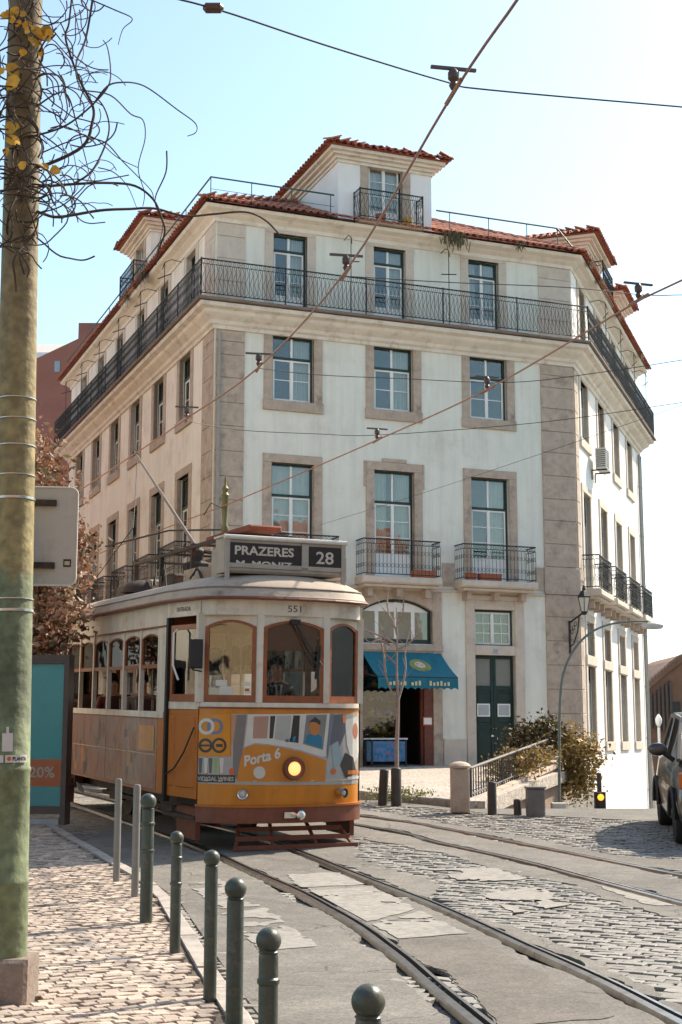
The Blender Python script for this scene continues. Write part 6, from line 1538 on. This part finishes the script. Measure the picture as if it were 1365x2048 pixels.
# ------------------------------------------------------------------ plaza railing, pillar, retaining wall and planting
wall_m = mat('rubble_wall', (.25, .175, .125), .9, var=.25, scale=5, bump=.6, bscale=20, dirt=(.18, .13, .1), dirts=3)
pp = gnd(921, 1612, .12)
pl = thing('stone_pillar', 'squat round-topped stone pillar at the end of the railing', 'pillar', pp)
b = MB(); hh = hgt_at(pp, 921, 1528); b.bbox(-.14, .14, -.14, .14, -.1, hh - .06, .02); part('shaft', b, stone, pl)
b = MB(); b.lathe([(.17, hh - .06), (.175, hh - .03), (.15, hh), (.09, hh + .03), (.01, hh + .04)], 14); part('cap', b, stone, pl, None, True)
PA = Vector((2.12, 24.0, 0)); PE = Vector((4.75, 33.2, 0)); PDv = (PE - PA).normalized()
rw_ = thing('retaining_wall', 'stone retaining wall with sloping coping under the iron railing', 'wall', (PA.x, PA.y, .4))
b = MB(); NPT = Vector((PDv.y, -PDv.x, 0))
def wl(t, o): q = PA + (PE - PA) * t + NPT * o; return q
zc = lambda t: .60 + .40 * t
V = []
for t in (0, .25, .5, .75, 1, 1.35):
    for o, z in ((-.12, zc(t)), (.12, zc(t)), (.14, -4.0), (-.12, -4.0)): q = wl(t, o); V.append((q.x, q.y, z))
F = []
for i in range(5):
    for k in range(4): F.append((4 * i + k, 4 * i + (k + 1) % 4, 4 * i + 4 + (k + 1) % 4, 4 * i + 4 + k))
b.add(V, F + [(0, 1, 2, 3), (23, 22, 21, 20)]); wpart('wall_body', b, wall_m, rw_)
for k in range(10):
    t0, t1 = k / 10 * 1.2, (k + 1) / 10 * 1.2 - .006; b = MB(); V = []
    for t in (t0, t1):
        for o, z in ((-.17, .003), (.17, .003), (.17, .09), (-.17, .09)): q = wl(t, o); V.append((q.x, q.y, zc(t) + z))
    b.add(V, [(0, 1, 2, 3), (7, 6, 5, 4), (0, 4, 5, 1), (1, 5, 6, 2), (2, 6, 7, 3), (3, 7, 4, 0)]); wpart('coping_stone', b, stone, rw_)
rg = thing('iron_railing', 'black iron railing rising along the planted plaza edge', 'railing', (PA.x, PA.y, .7))
zt_ = lambda t: 1.19 + .47 * t
tp = [wl(t, 0) for t in np.linspace(0.01, 1.0, 9)]
b = MB(); b.tube([(q.x, q.y, zt_(t)) for q, t in zip(tp, np.linspace(0, 1, 9))], .026, 6); wpart('top_rail', b, mat('rail_top', (.16, .13, .11), .5), rg)
b = MB(); b.tube([(q.x, q.y, zc(t) + .16) for q, t in zip(tp, np.linspace(0, 1, 9))], .018, 5); wpart('bottom_rail', b, iron, rg)
for k in range(40):
    t = (k + .5) / 40; q = wl(t, 0); b = MB(); b.tube([(q.x, q.y, zc(t) + .09), (q.x, q.y, zt_(t))], .011 if k % 13 else .024, 4); wpart('bar', b, iron, rg)
bush_y = leaf_mat('shrub_leaf', [(0, (.09, .07, .022)), (.35, (.20, .14, .04)), (.7, (.32, .21, .06)), (1, (.48, .32, .11))]); bush_g = leaf_mat('shrub_dark', [(0, (.022, .022, .010)), (.5, (.06, .05, .018)), (1, (.13, .09, .03))])
def shrub(label, lumps, m, Y, size=.10, grp='shrubs behind the railing'):
    c0 = at_y(*lumps[0][:2], Y); s = thing('shrub', label, 'shrub', (c0.x, c0.y, .9), group=grp); b = MB()
    for i, (px, py, rx, rz, n) in enumerate(lumps): cloud(b, at_y(px, py, Y + .2 * (i % 3 - 1)), (rx, .5, rz), n, size, px + py + i, 12, .1)
    wpart('crown', b, m, s); b = MB()
    for i in range(8): p = at_y(lumps[i % len(lumps)][0], lumps[i % len(lumps)][1], Y); b.tube([(c0.x + rr.uniform(-.1, .1), c0.y + .1, .8), ((c0.x + p.x) / 2, p.y, (p.z + .9) / 2 + .1), (p.x, p.y, p.z)], [.025, .018, .006], 4)
    wpart('stems', b, ytm, s)
shrub('dark evergreen shrub beside the green door', [(1060, 1478, .38, .28, 1100), (1095, 1462, .25, .25, 700), (1040, 1495, .25, .2, 500)], bush_g, 33.6)
shrub('big ochre shrub spilling over the wall behind the lamp post', [(1140, 1490, .38, .42, 800), (1165, 1530, .40, .5, 1000), (1150, 1565, .42, .42, 800), (1110, 1475, .35, .25, 450), (1182, 1500, .22, .3, 260)], bush_y, 34.2)
shrub('sparse yellowish shrub close behind the railing bars', [(1000, 1535, .22, .16, 260), (1030, 1520, .25, .18, 300), (1060, 1530, .25, .18, 280), (1085, 1515, .22, .18, 260), (1020, 1555, .2, .1, 160)], bush_y, 29.0, .085)
# ------------------------------------------------------------------ curved street lamp
lb_ = at_y(1118, 1640, 29.5); lz = H(lb_.x, lb_.y)
lamp_ = thing('street_lamp', 'grey green street lamp with a long curved arm', 'street lamp', (lb_.x, lb_.y, lz)); lm = mat('lamp_green', (.12, .155, .15), .45, var=.15)
lp = [at_y(x, y, 29.5) for x, y in ((1118, 1640), (1119, 1500), (1121, 1400), (1128, 1345), (1148, 1300), (1178, 1268), (1215, 1250), (1260, 1243), (1296, 1243))]
lp[0].z = lz
b = MB(); s_p = smooth_path(lp, 4); b.tube(s_p, [.032 - .015 * i / len(s_p) for i in range(len(s_p))], 8); wpart('pole', b, lm, lamp_, True)
hd2 = at_y(1306, 1252, 29.5); b = MB(); b.lathe([(.02, -.24), (.06, -.2), (.075, 0), (.06, .18), (.02, .22)], 10, (0, 0, 0), T(*hd2) @ Matrix.Rotation(pi / 2, 4, 'Y')); wpart('lamp_head', b, mat('lamp_head', (.50, .50, .47), .4), lamp_, True)
b = MB(); q = at_y(1190, 1276, 29.5); b.tube([at_y(1172, 1272, 29.5), q], .012, 5); wpart('side_spur', b, lm, lamp_)
bb = at_y(1112, 1622, 29.0); b = MB(); b.bbox(-.14, .14, -.14, .14, -2.2, .16, .02); o = thing('concrete_footing', 'pale concrete footing block at the foot of the street lamp', 'block', (bb.x + .06, 29.0, bb.z)); part('block', b, mat('pale_concrete', (.5, .47, .42), .85, var=.1), o)
# ------------------------------------------------------------------ signal with amber light
sp0 = at_y(1201, 1640, 31.0); tz = H(sp0.x, sp0.y)
ts = thing('traffic_signal', 'small dark signal post showing an amber light', 'signal', (sp0.x, sp0.y, tz)); ztop = at_y(1201, 1546, 31).z; zl = at_y(1201, 1594, 31).z
b = MB(); b.tube([(0, 0, -.2), (0, 0, ztop - tz)], .05, 8); part('post', b, boll_b, ts)
b = MB(); b.bbox(-.11, .11, -.14, .06, zl - tz - .26, zl - tz + .11, .02); part('signal_box', b, tblack, ts)
b = MB(); b.lathe([(.07, 0), (.06, .02), (.03, .035), (.003, .04)], 14, (0, 0, 0), T(0, -.141, zl - tz) @ Matrix.Rotation(pi / 2, 4, 'X')); part('amber_lens', b, mat('amber_on', (.8, .35, .05), .3, emit=(1, .30, .02), estr=1.2, var=.02), ts)
b = MB(); b.lathe([(.07, 0), (.06, .02), (.03, .035), (.003, .04)], 14, (0, 0, 0), T(0, -.141, zl - tz - .15) @ Matrix.Rotation(pi / 2, 4, 'X')); part('dark_lens', b, tblack, ts)
# ================================================================== PARKED CAR
cp = gnd(1345, 1694); CAZ = radians(8)
car = thing('parked_car', 'dark grey brown car parked facing the street, on cobbles', 'car', M=T(cp.x + .84, cp.y - .62, H(cp.x + .8, cp.y)) @ rotz(-CAZ) @ Matrix.Rotation(radians(1.9), 4, 'X'))
cpaint = mat('car_paint', (.032, .025, .021), .28, var=.06, spec=.6, coat=.5); cglass = glass('car_glass', (.25, .28, .28), .12); rubber = mat('tyre_rubber', (.02, .019, .018), .85, var=.2)
def loft(secs):
    mb = MB(); n = len(secs[0][1])
    for y, pr in secs:
        mb.v += [(x, y, z) for x, z in pr]
    for i in range(len(secs) - 1):
        for k in range(n): mb.f.append((i * n + k, i * n + (k + 1) % n, (i + 1) * n + (k + 1) % n, (i + 1) * n + k)); mb.m.append(0)
    mb.f += [tuple(range(n))[::-1], tuple(range((len(secs) - 1) * n, len(secs) * n))]; mb.m += [0, 0]; return mb
def sec(w, zb, zt, cr=.12, bulge=.03):
    h = [(w - .06, zb), (w, zb + .12), (w + bulge, (zb + zt) / 2), (w - .02, zt - .12), (w - cr, zt), (w * .4, zt + .03)]
    return h + [(-x, z) for x, z in reversed(h)]
body = loft([(0, sec(.62, .30, .66)), (.06, sec(.74, .22, .74)), (.25, sec(.81, .20, .84)), (.7, sec(.84, .20, .95)), (1.25, sec(.85, .2, 1.02)), (2.2, sec(.86, .2, 1.02)), (3.2, sec(.85, .2, 1.03)), (3.75, sec(.82, .22, 1.02)), (4.0, sec(.74, .28, .96))])
part('body', body, cpaint, car, None, True)
def gsec(w0, w1, z0, z1): h = [(w0, z0), (w1 + .03, z1 - .08), (w1 - .05, z1), (w1 * .4, z1 + .02)]; return h + [(-x, z) for x, z in reversed(h)]
cab = loft([(1.0, gsec(.76, .72, .98, 1.04)), (1.75, gsec(.79, .60, .98, 1.50)), (2.2, gsec(.79, .62, .98, 1.54)), (3.1, gsec(.78, .61, .98, 1.52)), (3.85, gsec(.72, .66, .98, 1.08))]); part('cabin_glass', cab, mat('cabin_glass', (.02, .024, .026), .06, spec=.7, var=.05), car, None, True)
b = MB(); b.slab([(-.60, 1.72), (.60, 1.72), (.62, 3.12), (-.62, 3.12)], 1.53, 1.57); part('roof_panel', b, cpaint, car)
for s in (-1, 1):
    b = MB(); b.tube([(s * .76, 1.0, 1.0), (s * .70, 1.4, 1.29), (s * .635, 1.75, 1.50), (s * .65, 2.4, 1.535), (s * .64, 3.1, 1.52), (s * .72, 3.8, 1.08)], .035, 6); part('window_pillar', b, mat('pillar_trim', (.16, .14, .12), .35), car)
    b = MB(); b.tube([(s * .80, 2.25, .98), (s * .66, 2.25, 1.5)], .035, 5); part('window_pillar', b, cpaint, car)
    b = MB(); b.lathe([(.01, -.05), (.07, -.045), (.10, -.01), (.095, .04), (.05, .07)], 14, (0, 0, 0), T(s * 1.0, 1.22, 1.13) @ Matrix.Diagonal((1.25, 1, .85, 1)) @ Matrix.Rotation(pi / 2, 4, 'X')); m_ = part('wing_mirror', b, cpaint, car, None, True)
    b = MB(); b.tube([(s * .80, 1.22, .99), (s * .92, 1.22, 1.08)], .035, 6); part('mirror_arm', b, tblack, m_, WM[car])
    b = MB(); b.bbox(-.16, .16, -.03, .1, -.10, .10, .03, M=T(s * .62, .10, .72) @ rotz(s * .55)); q = part('headlight', b, mat('headlight_glass', (.40, .40, .38), .08, spec=.8), car)
    b = MB(); b.bbox(-.05, .05, -.02, .1, -.11, .09, .02, M=T(s * .80, .24, .80) @ rotz(s * .95)); part('indicator', b, mat('indicator_orange', (.55, .13, .03), .2, spec=.7), q, WM[car])
    b = MB(); b.lathe([(.055, 0), (.05, .02), (.01, .03)], 12, (0, 0, 0), T(s * .58, .03, .42) @ Matrix.Rotation(pi / 2, 4, 'X')); part('fog_lamp', b, lens_off, car)
    for y in (.78, 3.25):
        M = WM[car] @ T(s * .76, y, .31) @ Matrix.Rotation(s * pi / 2, 4, 'Y')
        b = MB(); b.lathe([(.20, -.09), (.29, -.10), (.315, -.07), (.315, .07), (.29, .10), (.20, .09)], 26); w_ = part('wheel', b, rubber, car, M, True)
        b = MB(); b.lathe([(.20, .05), (.19, .085), (.10, .075), (.05, .09), (.01, .09)], 20); part('rim', b, mat('rim_alloy', (.35, .34, .33), .35, metal=.8), w_, M, True)
        b = MB(); b.tube([(s * .885, y + .36 * cos(a), .31 + .36 * sin(a)) for a in [pi * (k / 12) for k in range(13)]], .03, 5); part('wheel_arch', b, tblack, car)
b = MB(); b.bbox(-.45, .45, -.02, .08, .36, .52, .02); part('grille', b, tblack, car)
b = MB(); b.bbox(-.26, .26, -.035, -.018, .40, .51, .004); part('number_plate', b, white_paint, car)
b = MB(); b.box(-.7, .7, .15, 3.9, .16, .26); part('underbody', b, tblack, car)
# ================================================================== OVERHEAD WIRES
cop = mat('contact_wire', (.30, .14, .085), .45, var=.15); cab_m = mat('span_wire', (.04, .038, .036), .6)
def wire(name, label, pts, r, m, grp):
    b = MB(); b.tube(smooth_path(pts, 5), r, 5); return tag(part(name, b, m, None, I4, True), label, 'wire', grp)
def hang(p, d, name, label):
    """insulated hanger: clamp on the wire, insulator, ear"""
    M = T(*p) @ frame(Vector((0, 0, 0)), d, Vector((-d.y, d.x, 0)))
    o = thing(name, label, 'wire hanger', M=M, group='hangers on the overhead wires'); b = MB(); b.tube([(-.20, 0, 0), (.20, 0, 0)], .019, 6); part('clamp', b, cop, o)
    b = MB(); b.lathe([(.022, .02), (.036, .05), (.022, .08), (.042, .10), (.042, .15), (.02, .18)], 10); part('insulator', b, mat('insulator_dark', (.09, .06, .045), .4), o, None, True)
    b = MB(); b.box(-.014, .014, -.17, .17, .17, .19); part('yoke', b, mat('yoke_grey', (.12, .10, .085), .6), o)
zw = 6.3
WA = [at_z(*q, zw) for q in ((1100, -105), (1035, 0), (905, 190), (690, 545), (515, 737), (372, 838), (271, 907))]
WA = [tuple(WA[0] + (WA[0] - WA[1]).normalized() * 6)] + [tuple(p) for p in WA] + [tuple(WA[-1] + Vector((TD.x, TD.y, 0)) * 14)]
wire('contact_wire', 'thick copper contact wire touched by the tram trolley pole', [Vector(p) for p in WA], .0115, cop, 'contact wires')
WB = [at_z(*q, zw) for q in ((1365, 560), (1275, 603), (980, 776), (755, 880), (500, 990), (400, 1030))]
WB = [WB[0] + (WB[0] - WB[1]).normalized() * 9] + WB + [WB[-1] + Vector((-.45, .89, 0)) * 10]
wire('contact_wire', 'copper contact wire above the second track', WB, .0115, cop, 'contact wires')
Z2 = zw + .2
def span(px, lb, r=.0055, z=Z2): return wire('span_wire', lb, [at_z(x, y, z + dz) if len(q) > 2 else at_z(x, y, z) for q in px for x, y, dz in [(q[0], q[1], q[2] if len(q) > 2 else 0)]], r, cab_m, 'span wires')
span([(250, -25), (425, 16), (650, 90), (890, 163), (980, 180), (1365, 214), (1500, 226)], 'span wire crossing the open sky above the dormer', .007)
span([(700, 553), (900, 565), (1135, 575), (1290, 590), (1365, 590), (1460, 592)], 'span wire across the attic balcony railing')
span([(520, 737), (640, 750), (800, 757), (1020, 765), (1200, 745), (1365, 720), (1480, 700)], 'span wire across the third floor windows')
span([(374, 842), (480, 860), (640, 868), (760, 870), (1080, 845), (1365, 805), (1480, 790)], 'span wire below the third floor windows')
span([(640, 1050), (850, 985), (1090, 905), (1250, 850), (1480, 770)], 'thin slanting wire across the second floor windows', .004)
dA = (Vector(WA[4]) - Vector(WA[3])).normalized()
for (x, y, l) in ((908, 184, 'hanger on the contact wire under the sky span wire'), (693, 545, 'hanger on the contact wire at the attic railing'), (518, 735, 'hanger on the contact wire by the left third floor window'), (374, 838, 'hanger on the contact wire near the building corner')): hang(at_z(x, y, zw), dA, 'wire_hanger', l)
dB = (WB[3] - WB[2]).normalized()
for (x, y, l) in ((1278, 600, 'hanger on the second wire in the sky right of the roof'), (975, 780, 'hanger on the second wire over the right third floor window'), (755, 880, 'hanger on the second wire over blank wall')): hang(at_z(x, y, zw), dB, 'wire_hanger', l)
p = at_z(427, 16, Z2); b = MB(); b.lathe([(.01, -.07), (.035, -.05), (.035, .05), (.01, .07)], 10, (0, 0, 0), T(*p) @ Matrix.Rotation(pi / 2, 4, 'Y')); tag(part('insulator', b, mat('insulator_brown', (.10, .05, .035), .3), None, I4, True), 'brown ceramic insulator on the wire near the vine', 'insulator')
# ================================================================== OTHER BUILDINGS
redw = mat('red_render', (.28, .125, .095), .9, var=.08, scale=1.0, bump=.1, dirt=(.22, .10, .08), dirts=.7)
def block(name, label, quad, z0, zt, wallm, roofm=None, ridge=0.0):
    """plain house body: quad of plan points, gable ridge along the first side"""
    o = thing(name, label, 'building', (quad[0][0], quad[0][1], z0)); b = MB(); b.slab(quad, z0, zt); wpart('wall', b, wallm, o)
    if roofm:
        a, c, d, e = [Vector((q[0], q[1], 0)) for q in quad]; m0, m1 = (a + e) / 2, (c + d) / 2; b = MB()
        V = [(a.x, a.y, zt), (c.x, c.y, zt), (d.x, d.y, zt), (e.x, e.y, zt), (m0.x, m0.y, zt + ridge), (m1.x, m1.y, zt + ridge)]
        b.add([(x, y, z + .004) for x, y, z in V], [(0, 1, 5, 4), (2, 3, 4, 5), (0, 4, 3), (1, 2, 5), (0, 3, 2, 1)]); wpart('roof', b, roofm, o)
    return o
YB = 62.0
def bx_(x): return (x - 682.5) / 2891 * YB * 1.01
zA, zB_ = at_y(75, 705, YB).z, at_y(158, 668, YB).z
hs1 = thing('red_house', 'tall rust red house gable with chimney beyond the corner building', 'building', (bx_(80), YB, 1.3))
xl, xm, xr = bx_(-60), bx_(158), bx_(330); zl_ = at_y(-60, 770, YB).z
b = MB(); b.prism([(xl, -2), (xr, -2), (xr, zB_ - 3.0), (xm + 1.2, zB_ + .2), (xm, zB_), (xl, zl_)], YB, YB + 9); wpart('wall', b, redw, hs1)
c0, c1, c2 = at_y(158, 646, YB), at_y(203, 652, YB), 0
b = MB(); b.box(c0.x, c1.x, YB - .02, YB + 1.2, zB_ - 2, c0.z); wpart('chimney', b, redw, hs1)
q = at_y(115, 733, YB); b = MB(); b.box(q.x - .12, q.x + .12, YB - .03, YB + .02, q.z - .25, q.z + .25); wpart('window', b, mat('small_pane', (.25, .33, .38), .2), hs1)
q = at_y(100, 690, 80); o = block('pale_house', 'pale grey roofed house peeping over the red gable', [(q.x - 6, 80), (q.x + 2.2, 80), (q.x + 2.2, 88), (q.x - 6, 88)], 0, at_y(100, 705, 80).z, plaster_white, mat('pale_roof', (.5, .46, .42), .8), 1.6)
brn = mat('brown_stone', (.20, .115, .075), .9, var=.22, scale=.8, bump=.3, bscale=6, dirt=(.12, .075, .05), dirts=.6)
YR = 78.0
pr = [at_y(x, y, YR) for x, y in ((1284, 1384), (1344, 1332), (1365, 1316), (1400, 1300), (1480, 1300))]
sb_ = thing('stone_building', 'old brown stone building beyond the falling side street', 'building', (pr[0].x, YR, -8))
b = MB(); b.prism([(pr[0].x, -16), (pr[-1].x, -16)] + [(p.x, p.z) for p in reversed(pr)], YR, YR + 12); wpart('wall', b, brn, sb_)
b = MB(); 
for (p, q2) in zip(pr[:3], pr[1:4]):
    n = 9
    for k in range(n): x = p.x + (q2.x - p.x) * k / n; z = p.z + (q2.z - p.z) * k / n; b.tube([(x, YR - .3, z + .02), (x, YR + .5, z + .06)], .16, 6)
wpart('roof_tiles', b, brn, sb_)['kind'] = 'stuff'
for k in range(7):
    x = pr[0].x + .15 + k * .22; b = MB(); b.box(x, x + .12, YR - .18, YR - .004, at_y(1300, 1448, YR).z - .1 * k, pr[0].z - .35 + k * .16); wpart('timber_slat', b, mat('grey_timber', (.10, .085, .075), .9, var=.2), sb_)
for (px, py, w, h_) in ((1352, 1420, .5, .9), (1378, 1420, .5, .9), (1400, 1500, .5, .9)):
    q = at_y(px, py, YR); b = MB(); b.box(q.x - w / 2, q.x + w / 2, YR - .05, YR - .004, q.z - h_ / 2, q.z + h_ / 2); wpart('window', b, mat('dark_pane', (.03, .03, .03), .3), sb_)
q = at_y(1321, 1540, 60); gl_ = thing('globe_lamp', 'small white globe lamp on a post down the side street', 'street lamp', (q.x, 60, -8)); zt2 = at_y(1321, 1440, 60).z
b = MB(); b.tube([(q.x, 60, -8), (q.x, 60, zt2 - .3)], .06, 6); wpart('post', b, white_paint, gl_)
b = MB(); b.lathe([(.05, -.28), (.13, -.12), (.14, .05), (.07, .18), (.02, .25)], 12, (q.x, 60, zt2)); wpart('globe', b, white_paint, gl_, True)
# houses across the street and behind the photographer: outside this view, they reflect sun on to the shaded fronts
def row_house(label, org, d, inn, W, zt, wm, cols, rows, z0=-.5):
    M = frame(org, d, inn)
    if M.to_3x3().determinant() < 0: M = frame(org + d * W, -d, inn)
    o = thing('row_house', label, 'building', M=M, group='row houses across the street'); holes = []
    for c in range(cols):
        for r in range(rows): x = W * (c + .5) / cols; z = 1.0 + r * 3.3; holes.append((x - .57, x + .57, z, z + 1.75))
    part('wall', wall_with_holes(0, W, z0, zt, holes), wm, o, M)
    b = MB(); b.box(0, W, .3, 9, z0, zt); part('house_body', b, wm, o, M)
    b = MB(); b.box(-.2, W + .2, -.35, 9.2, zt, zt + .3); part('cornice', b, cor_m, o, M)
    b = MB(); b.prism([(-.2, zt + .3), (W + .2, zt + .3), (W - 2, zt + 2.2), (2, zt + 2.2)], -.3, 9); part('roof', b, tile_under, o, M)
    fr, sa, pm, rm, cur = win_meshes(1.14, 1.75, .34, 2, 1, 0, 'w3')
    for h_ in holes:
        q = put('window', fr, o, M @ T((h_[0] + h_[1]) / 2, 0, h_[2])); put('sash', sa, q, WM[q]); put('window_surround', surround_mesh(1.14, 1.75, 'sill', 'w3'), q, WM[q])
        b = MB(); b.box(h_[0], h_[1], .16, .2, h_[2], h_[3]); part('dark_glazing', b, mat('dark_pane2', (.03, .035, .04), .1), q, M)
wy = mat('ochre_render', (.58, .42, .25), .9, var=.06, scale=1); wp = mat('pink_render', (.55, .36, .28), .9, var=.06, scale=1)
LF = Vector((-11.8, 31.5, 0))
row_house('ochre row house facing the side of the corner building', LF + D2 * 1.0, D2, -IN2 * 1.0, 15, 13.5, wy, 5, 4)
row_house('pink row house on the tram street, next to the ochre one', LF + D2 * 16.1, D2, -IN2 * 1.0, 13, 12.0, wp, 4, 3)
row_house('cream row house at the back of the pavement by the pole', LF - D2 * 13.5, D2, -IN2 * 1.0, 13.8, 12.5, plaster_warm, 4, 3)
row_house('long pink house across the road from the corner building', Vector((-6, -13, 0)), Vector((1, 0, 0)), Vector((0, -1, 0)), 16, 12.0, wp, 5, 3)
row_house('grey house at the side of the road, square to the long pink one', Vector((23, 9, 0)), Vector((0, -1, 0)), Vector((1, 0, 0)), 21, 11.0, mat('grey_render', (.42, .36, .30), .9, var=.06, scale=1), 6, 3)
row_house('ochre house across the road, over the pavement side of the long pink one', Vector((-21, -13, 0)), Vector((1, 0, 0)), Vector((0, -1, 0)), 14.8, 11.0, wy, 5, 3)
row_house('cream terrace far down the side road opposite the plaza', Vector((36, 58, 0)), Vector((0, -1, 0)), Vector((1, 0, 0)), 40, 8.0, plaster_warm, 9, 2, -6)
row_house('ochre house across the road beside the long pink one', Vector((10.2, -13, 0)), Vector((1, 0, 0)), Vector((0, -1, 0)), 12, 10.5, wy, 4, 3)
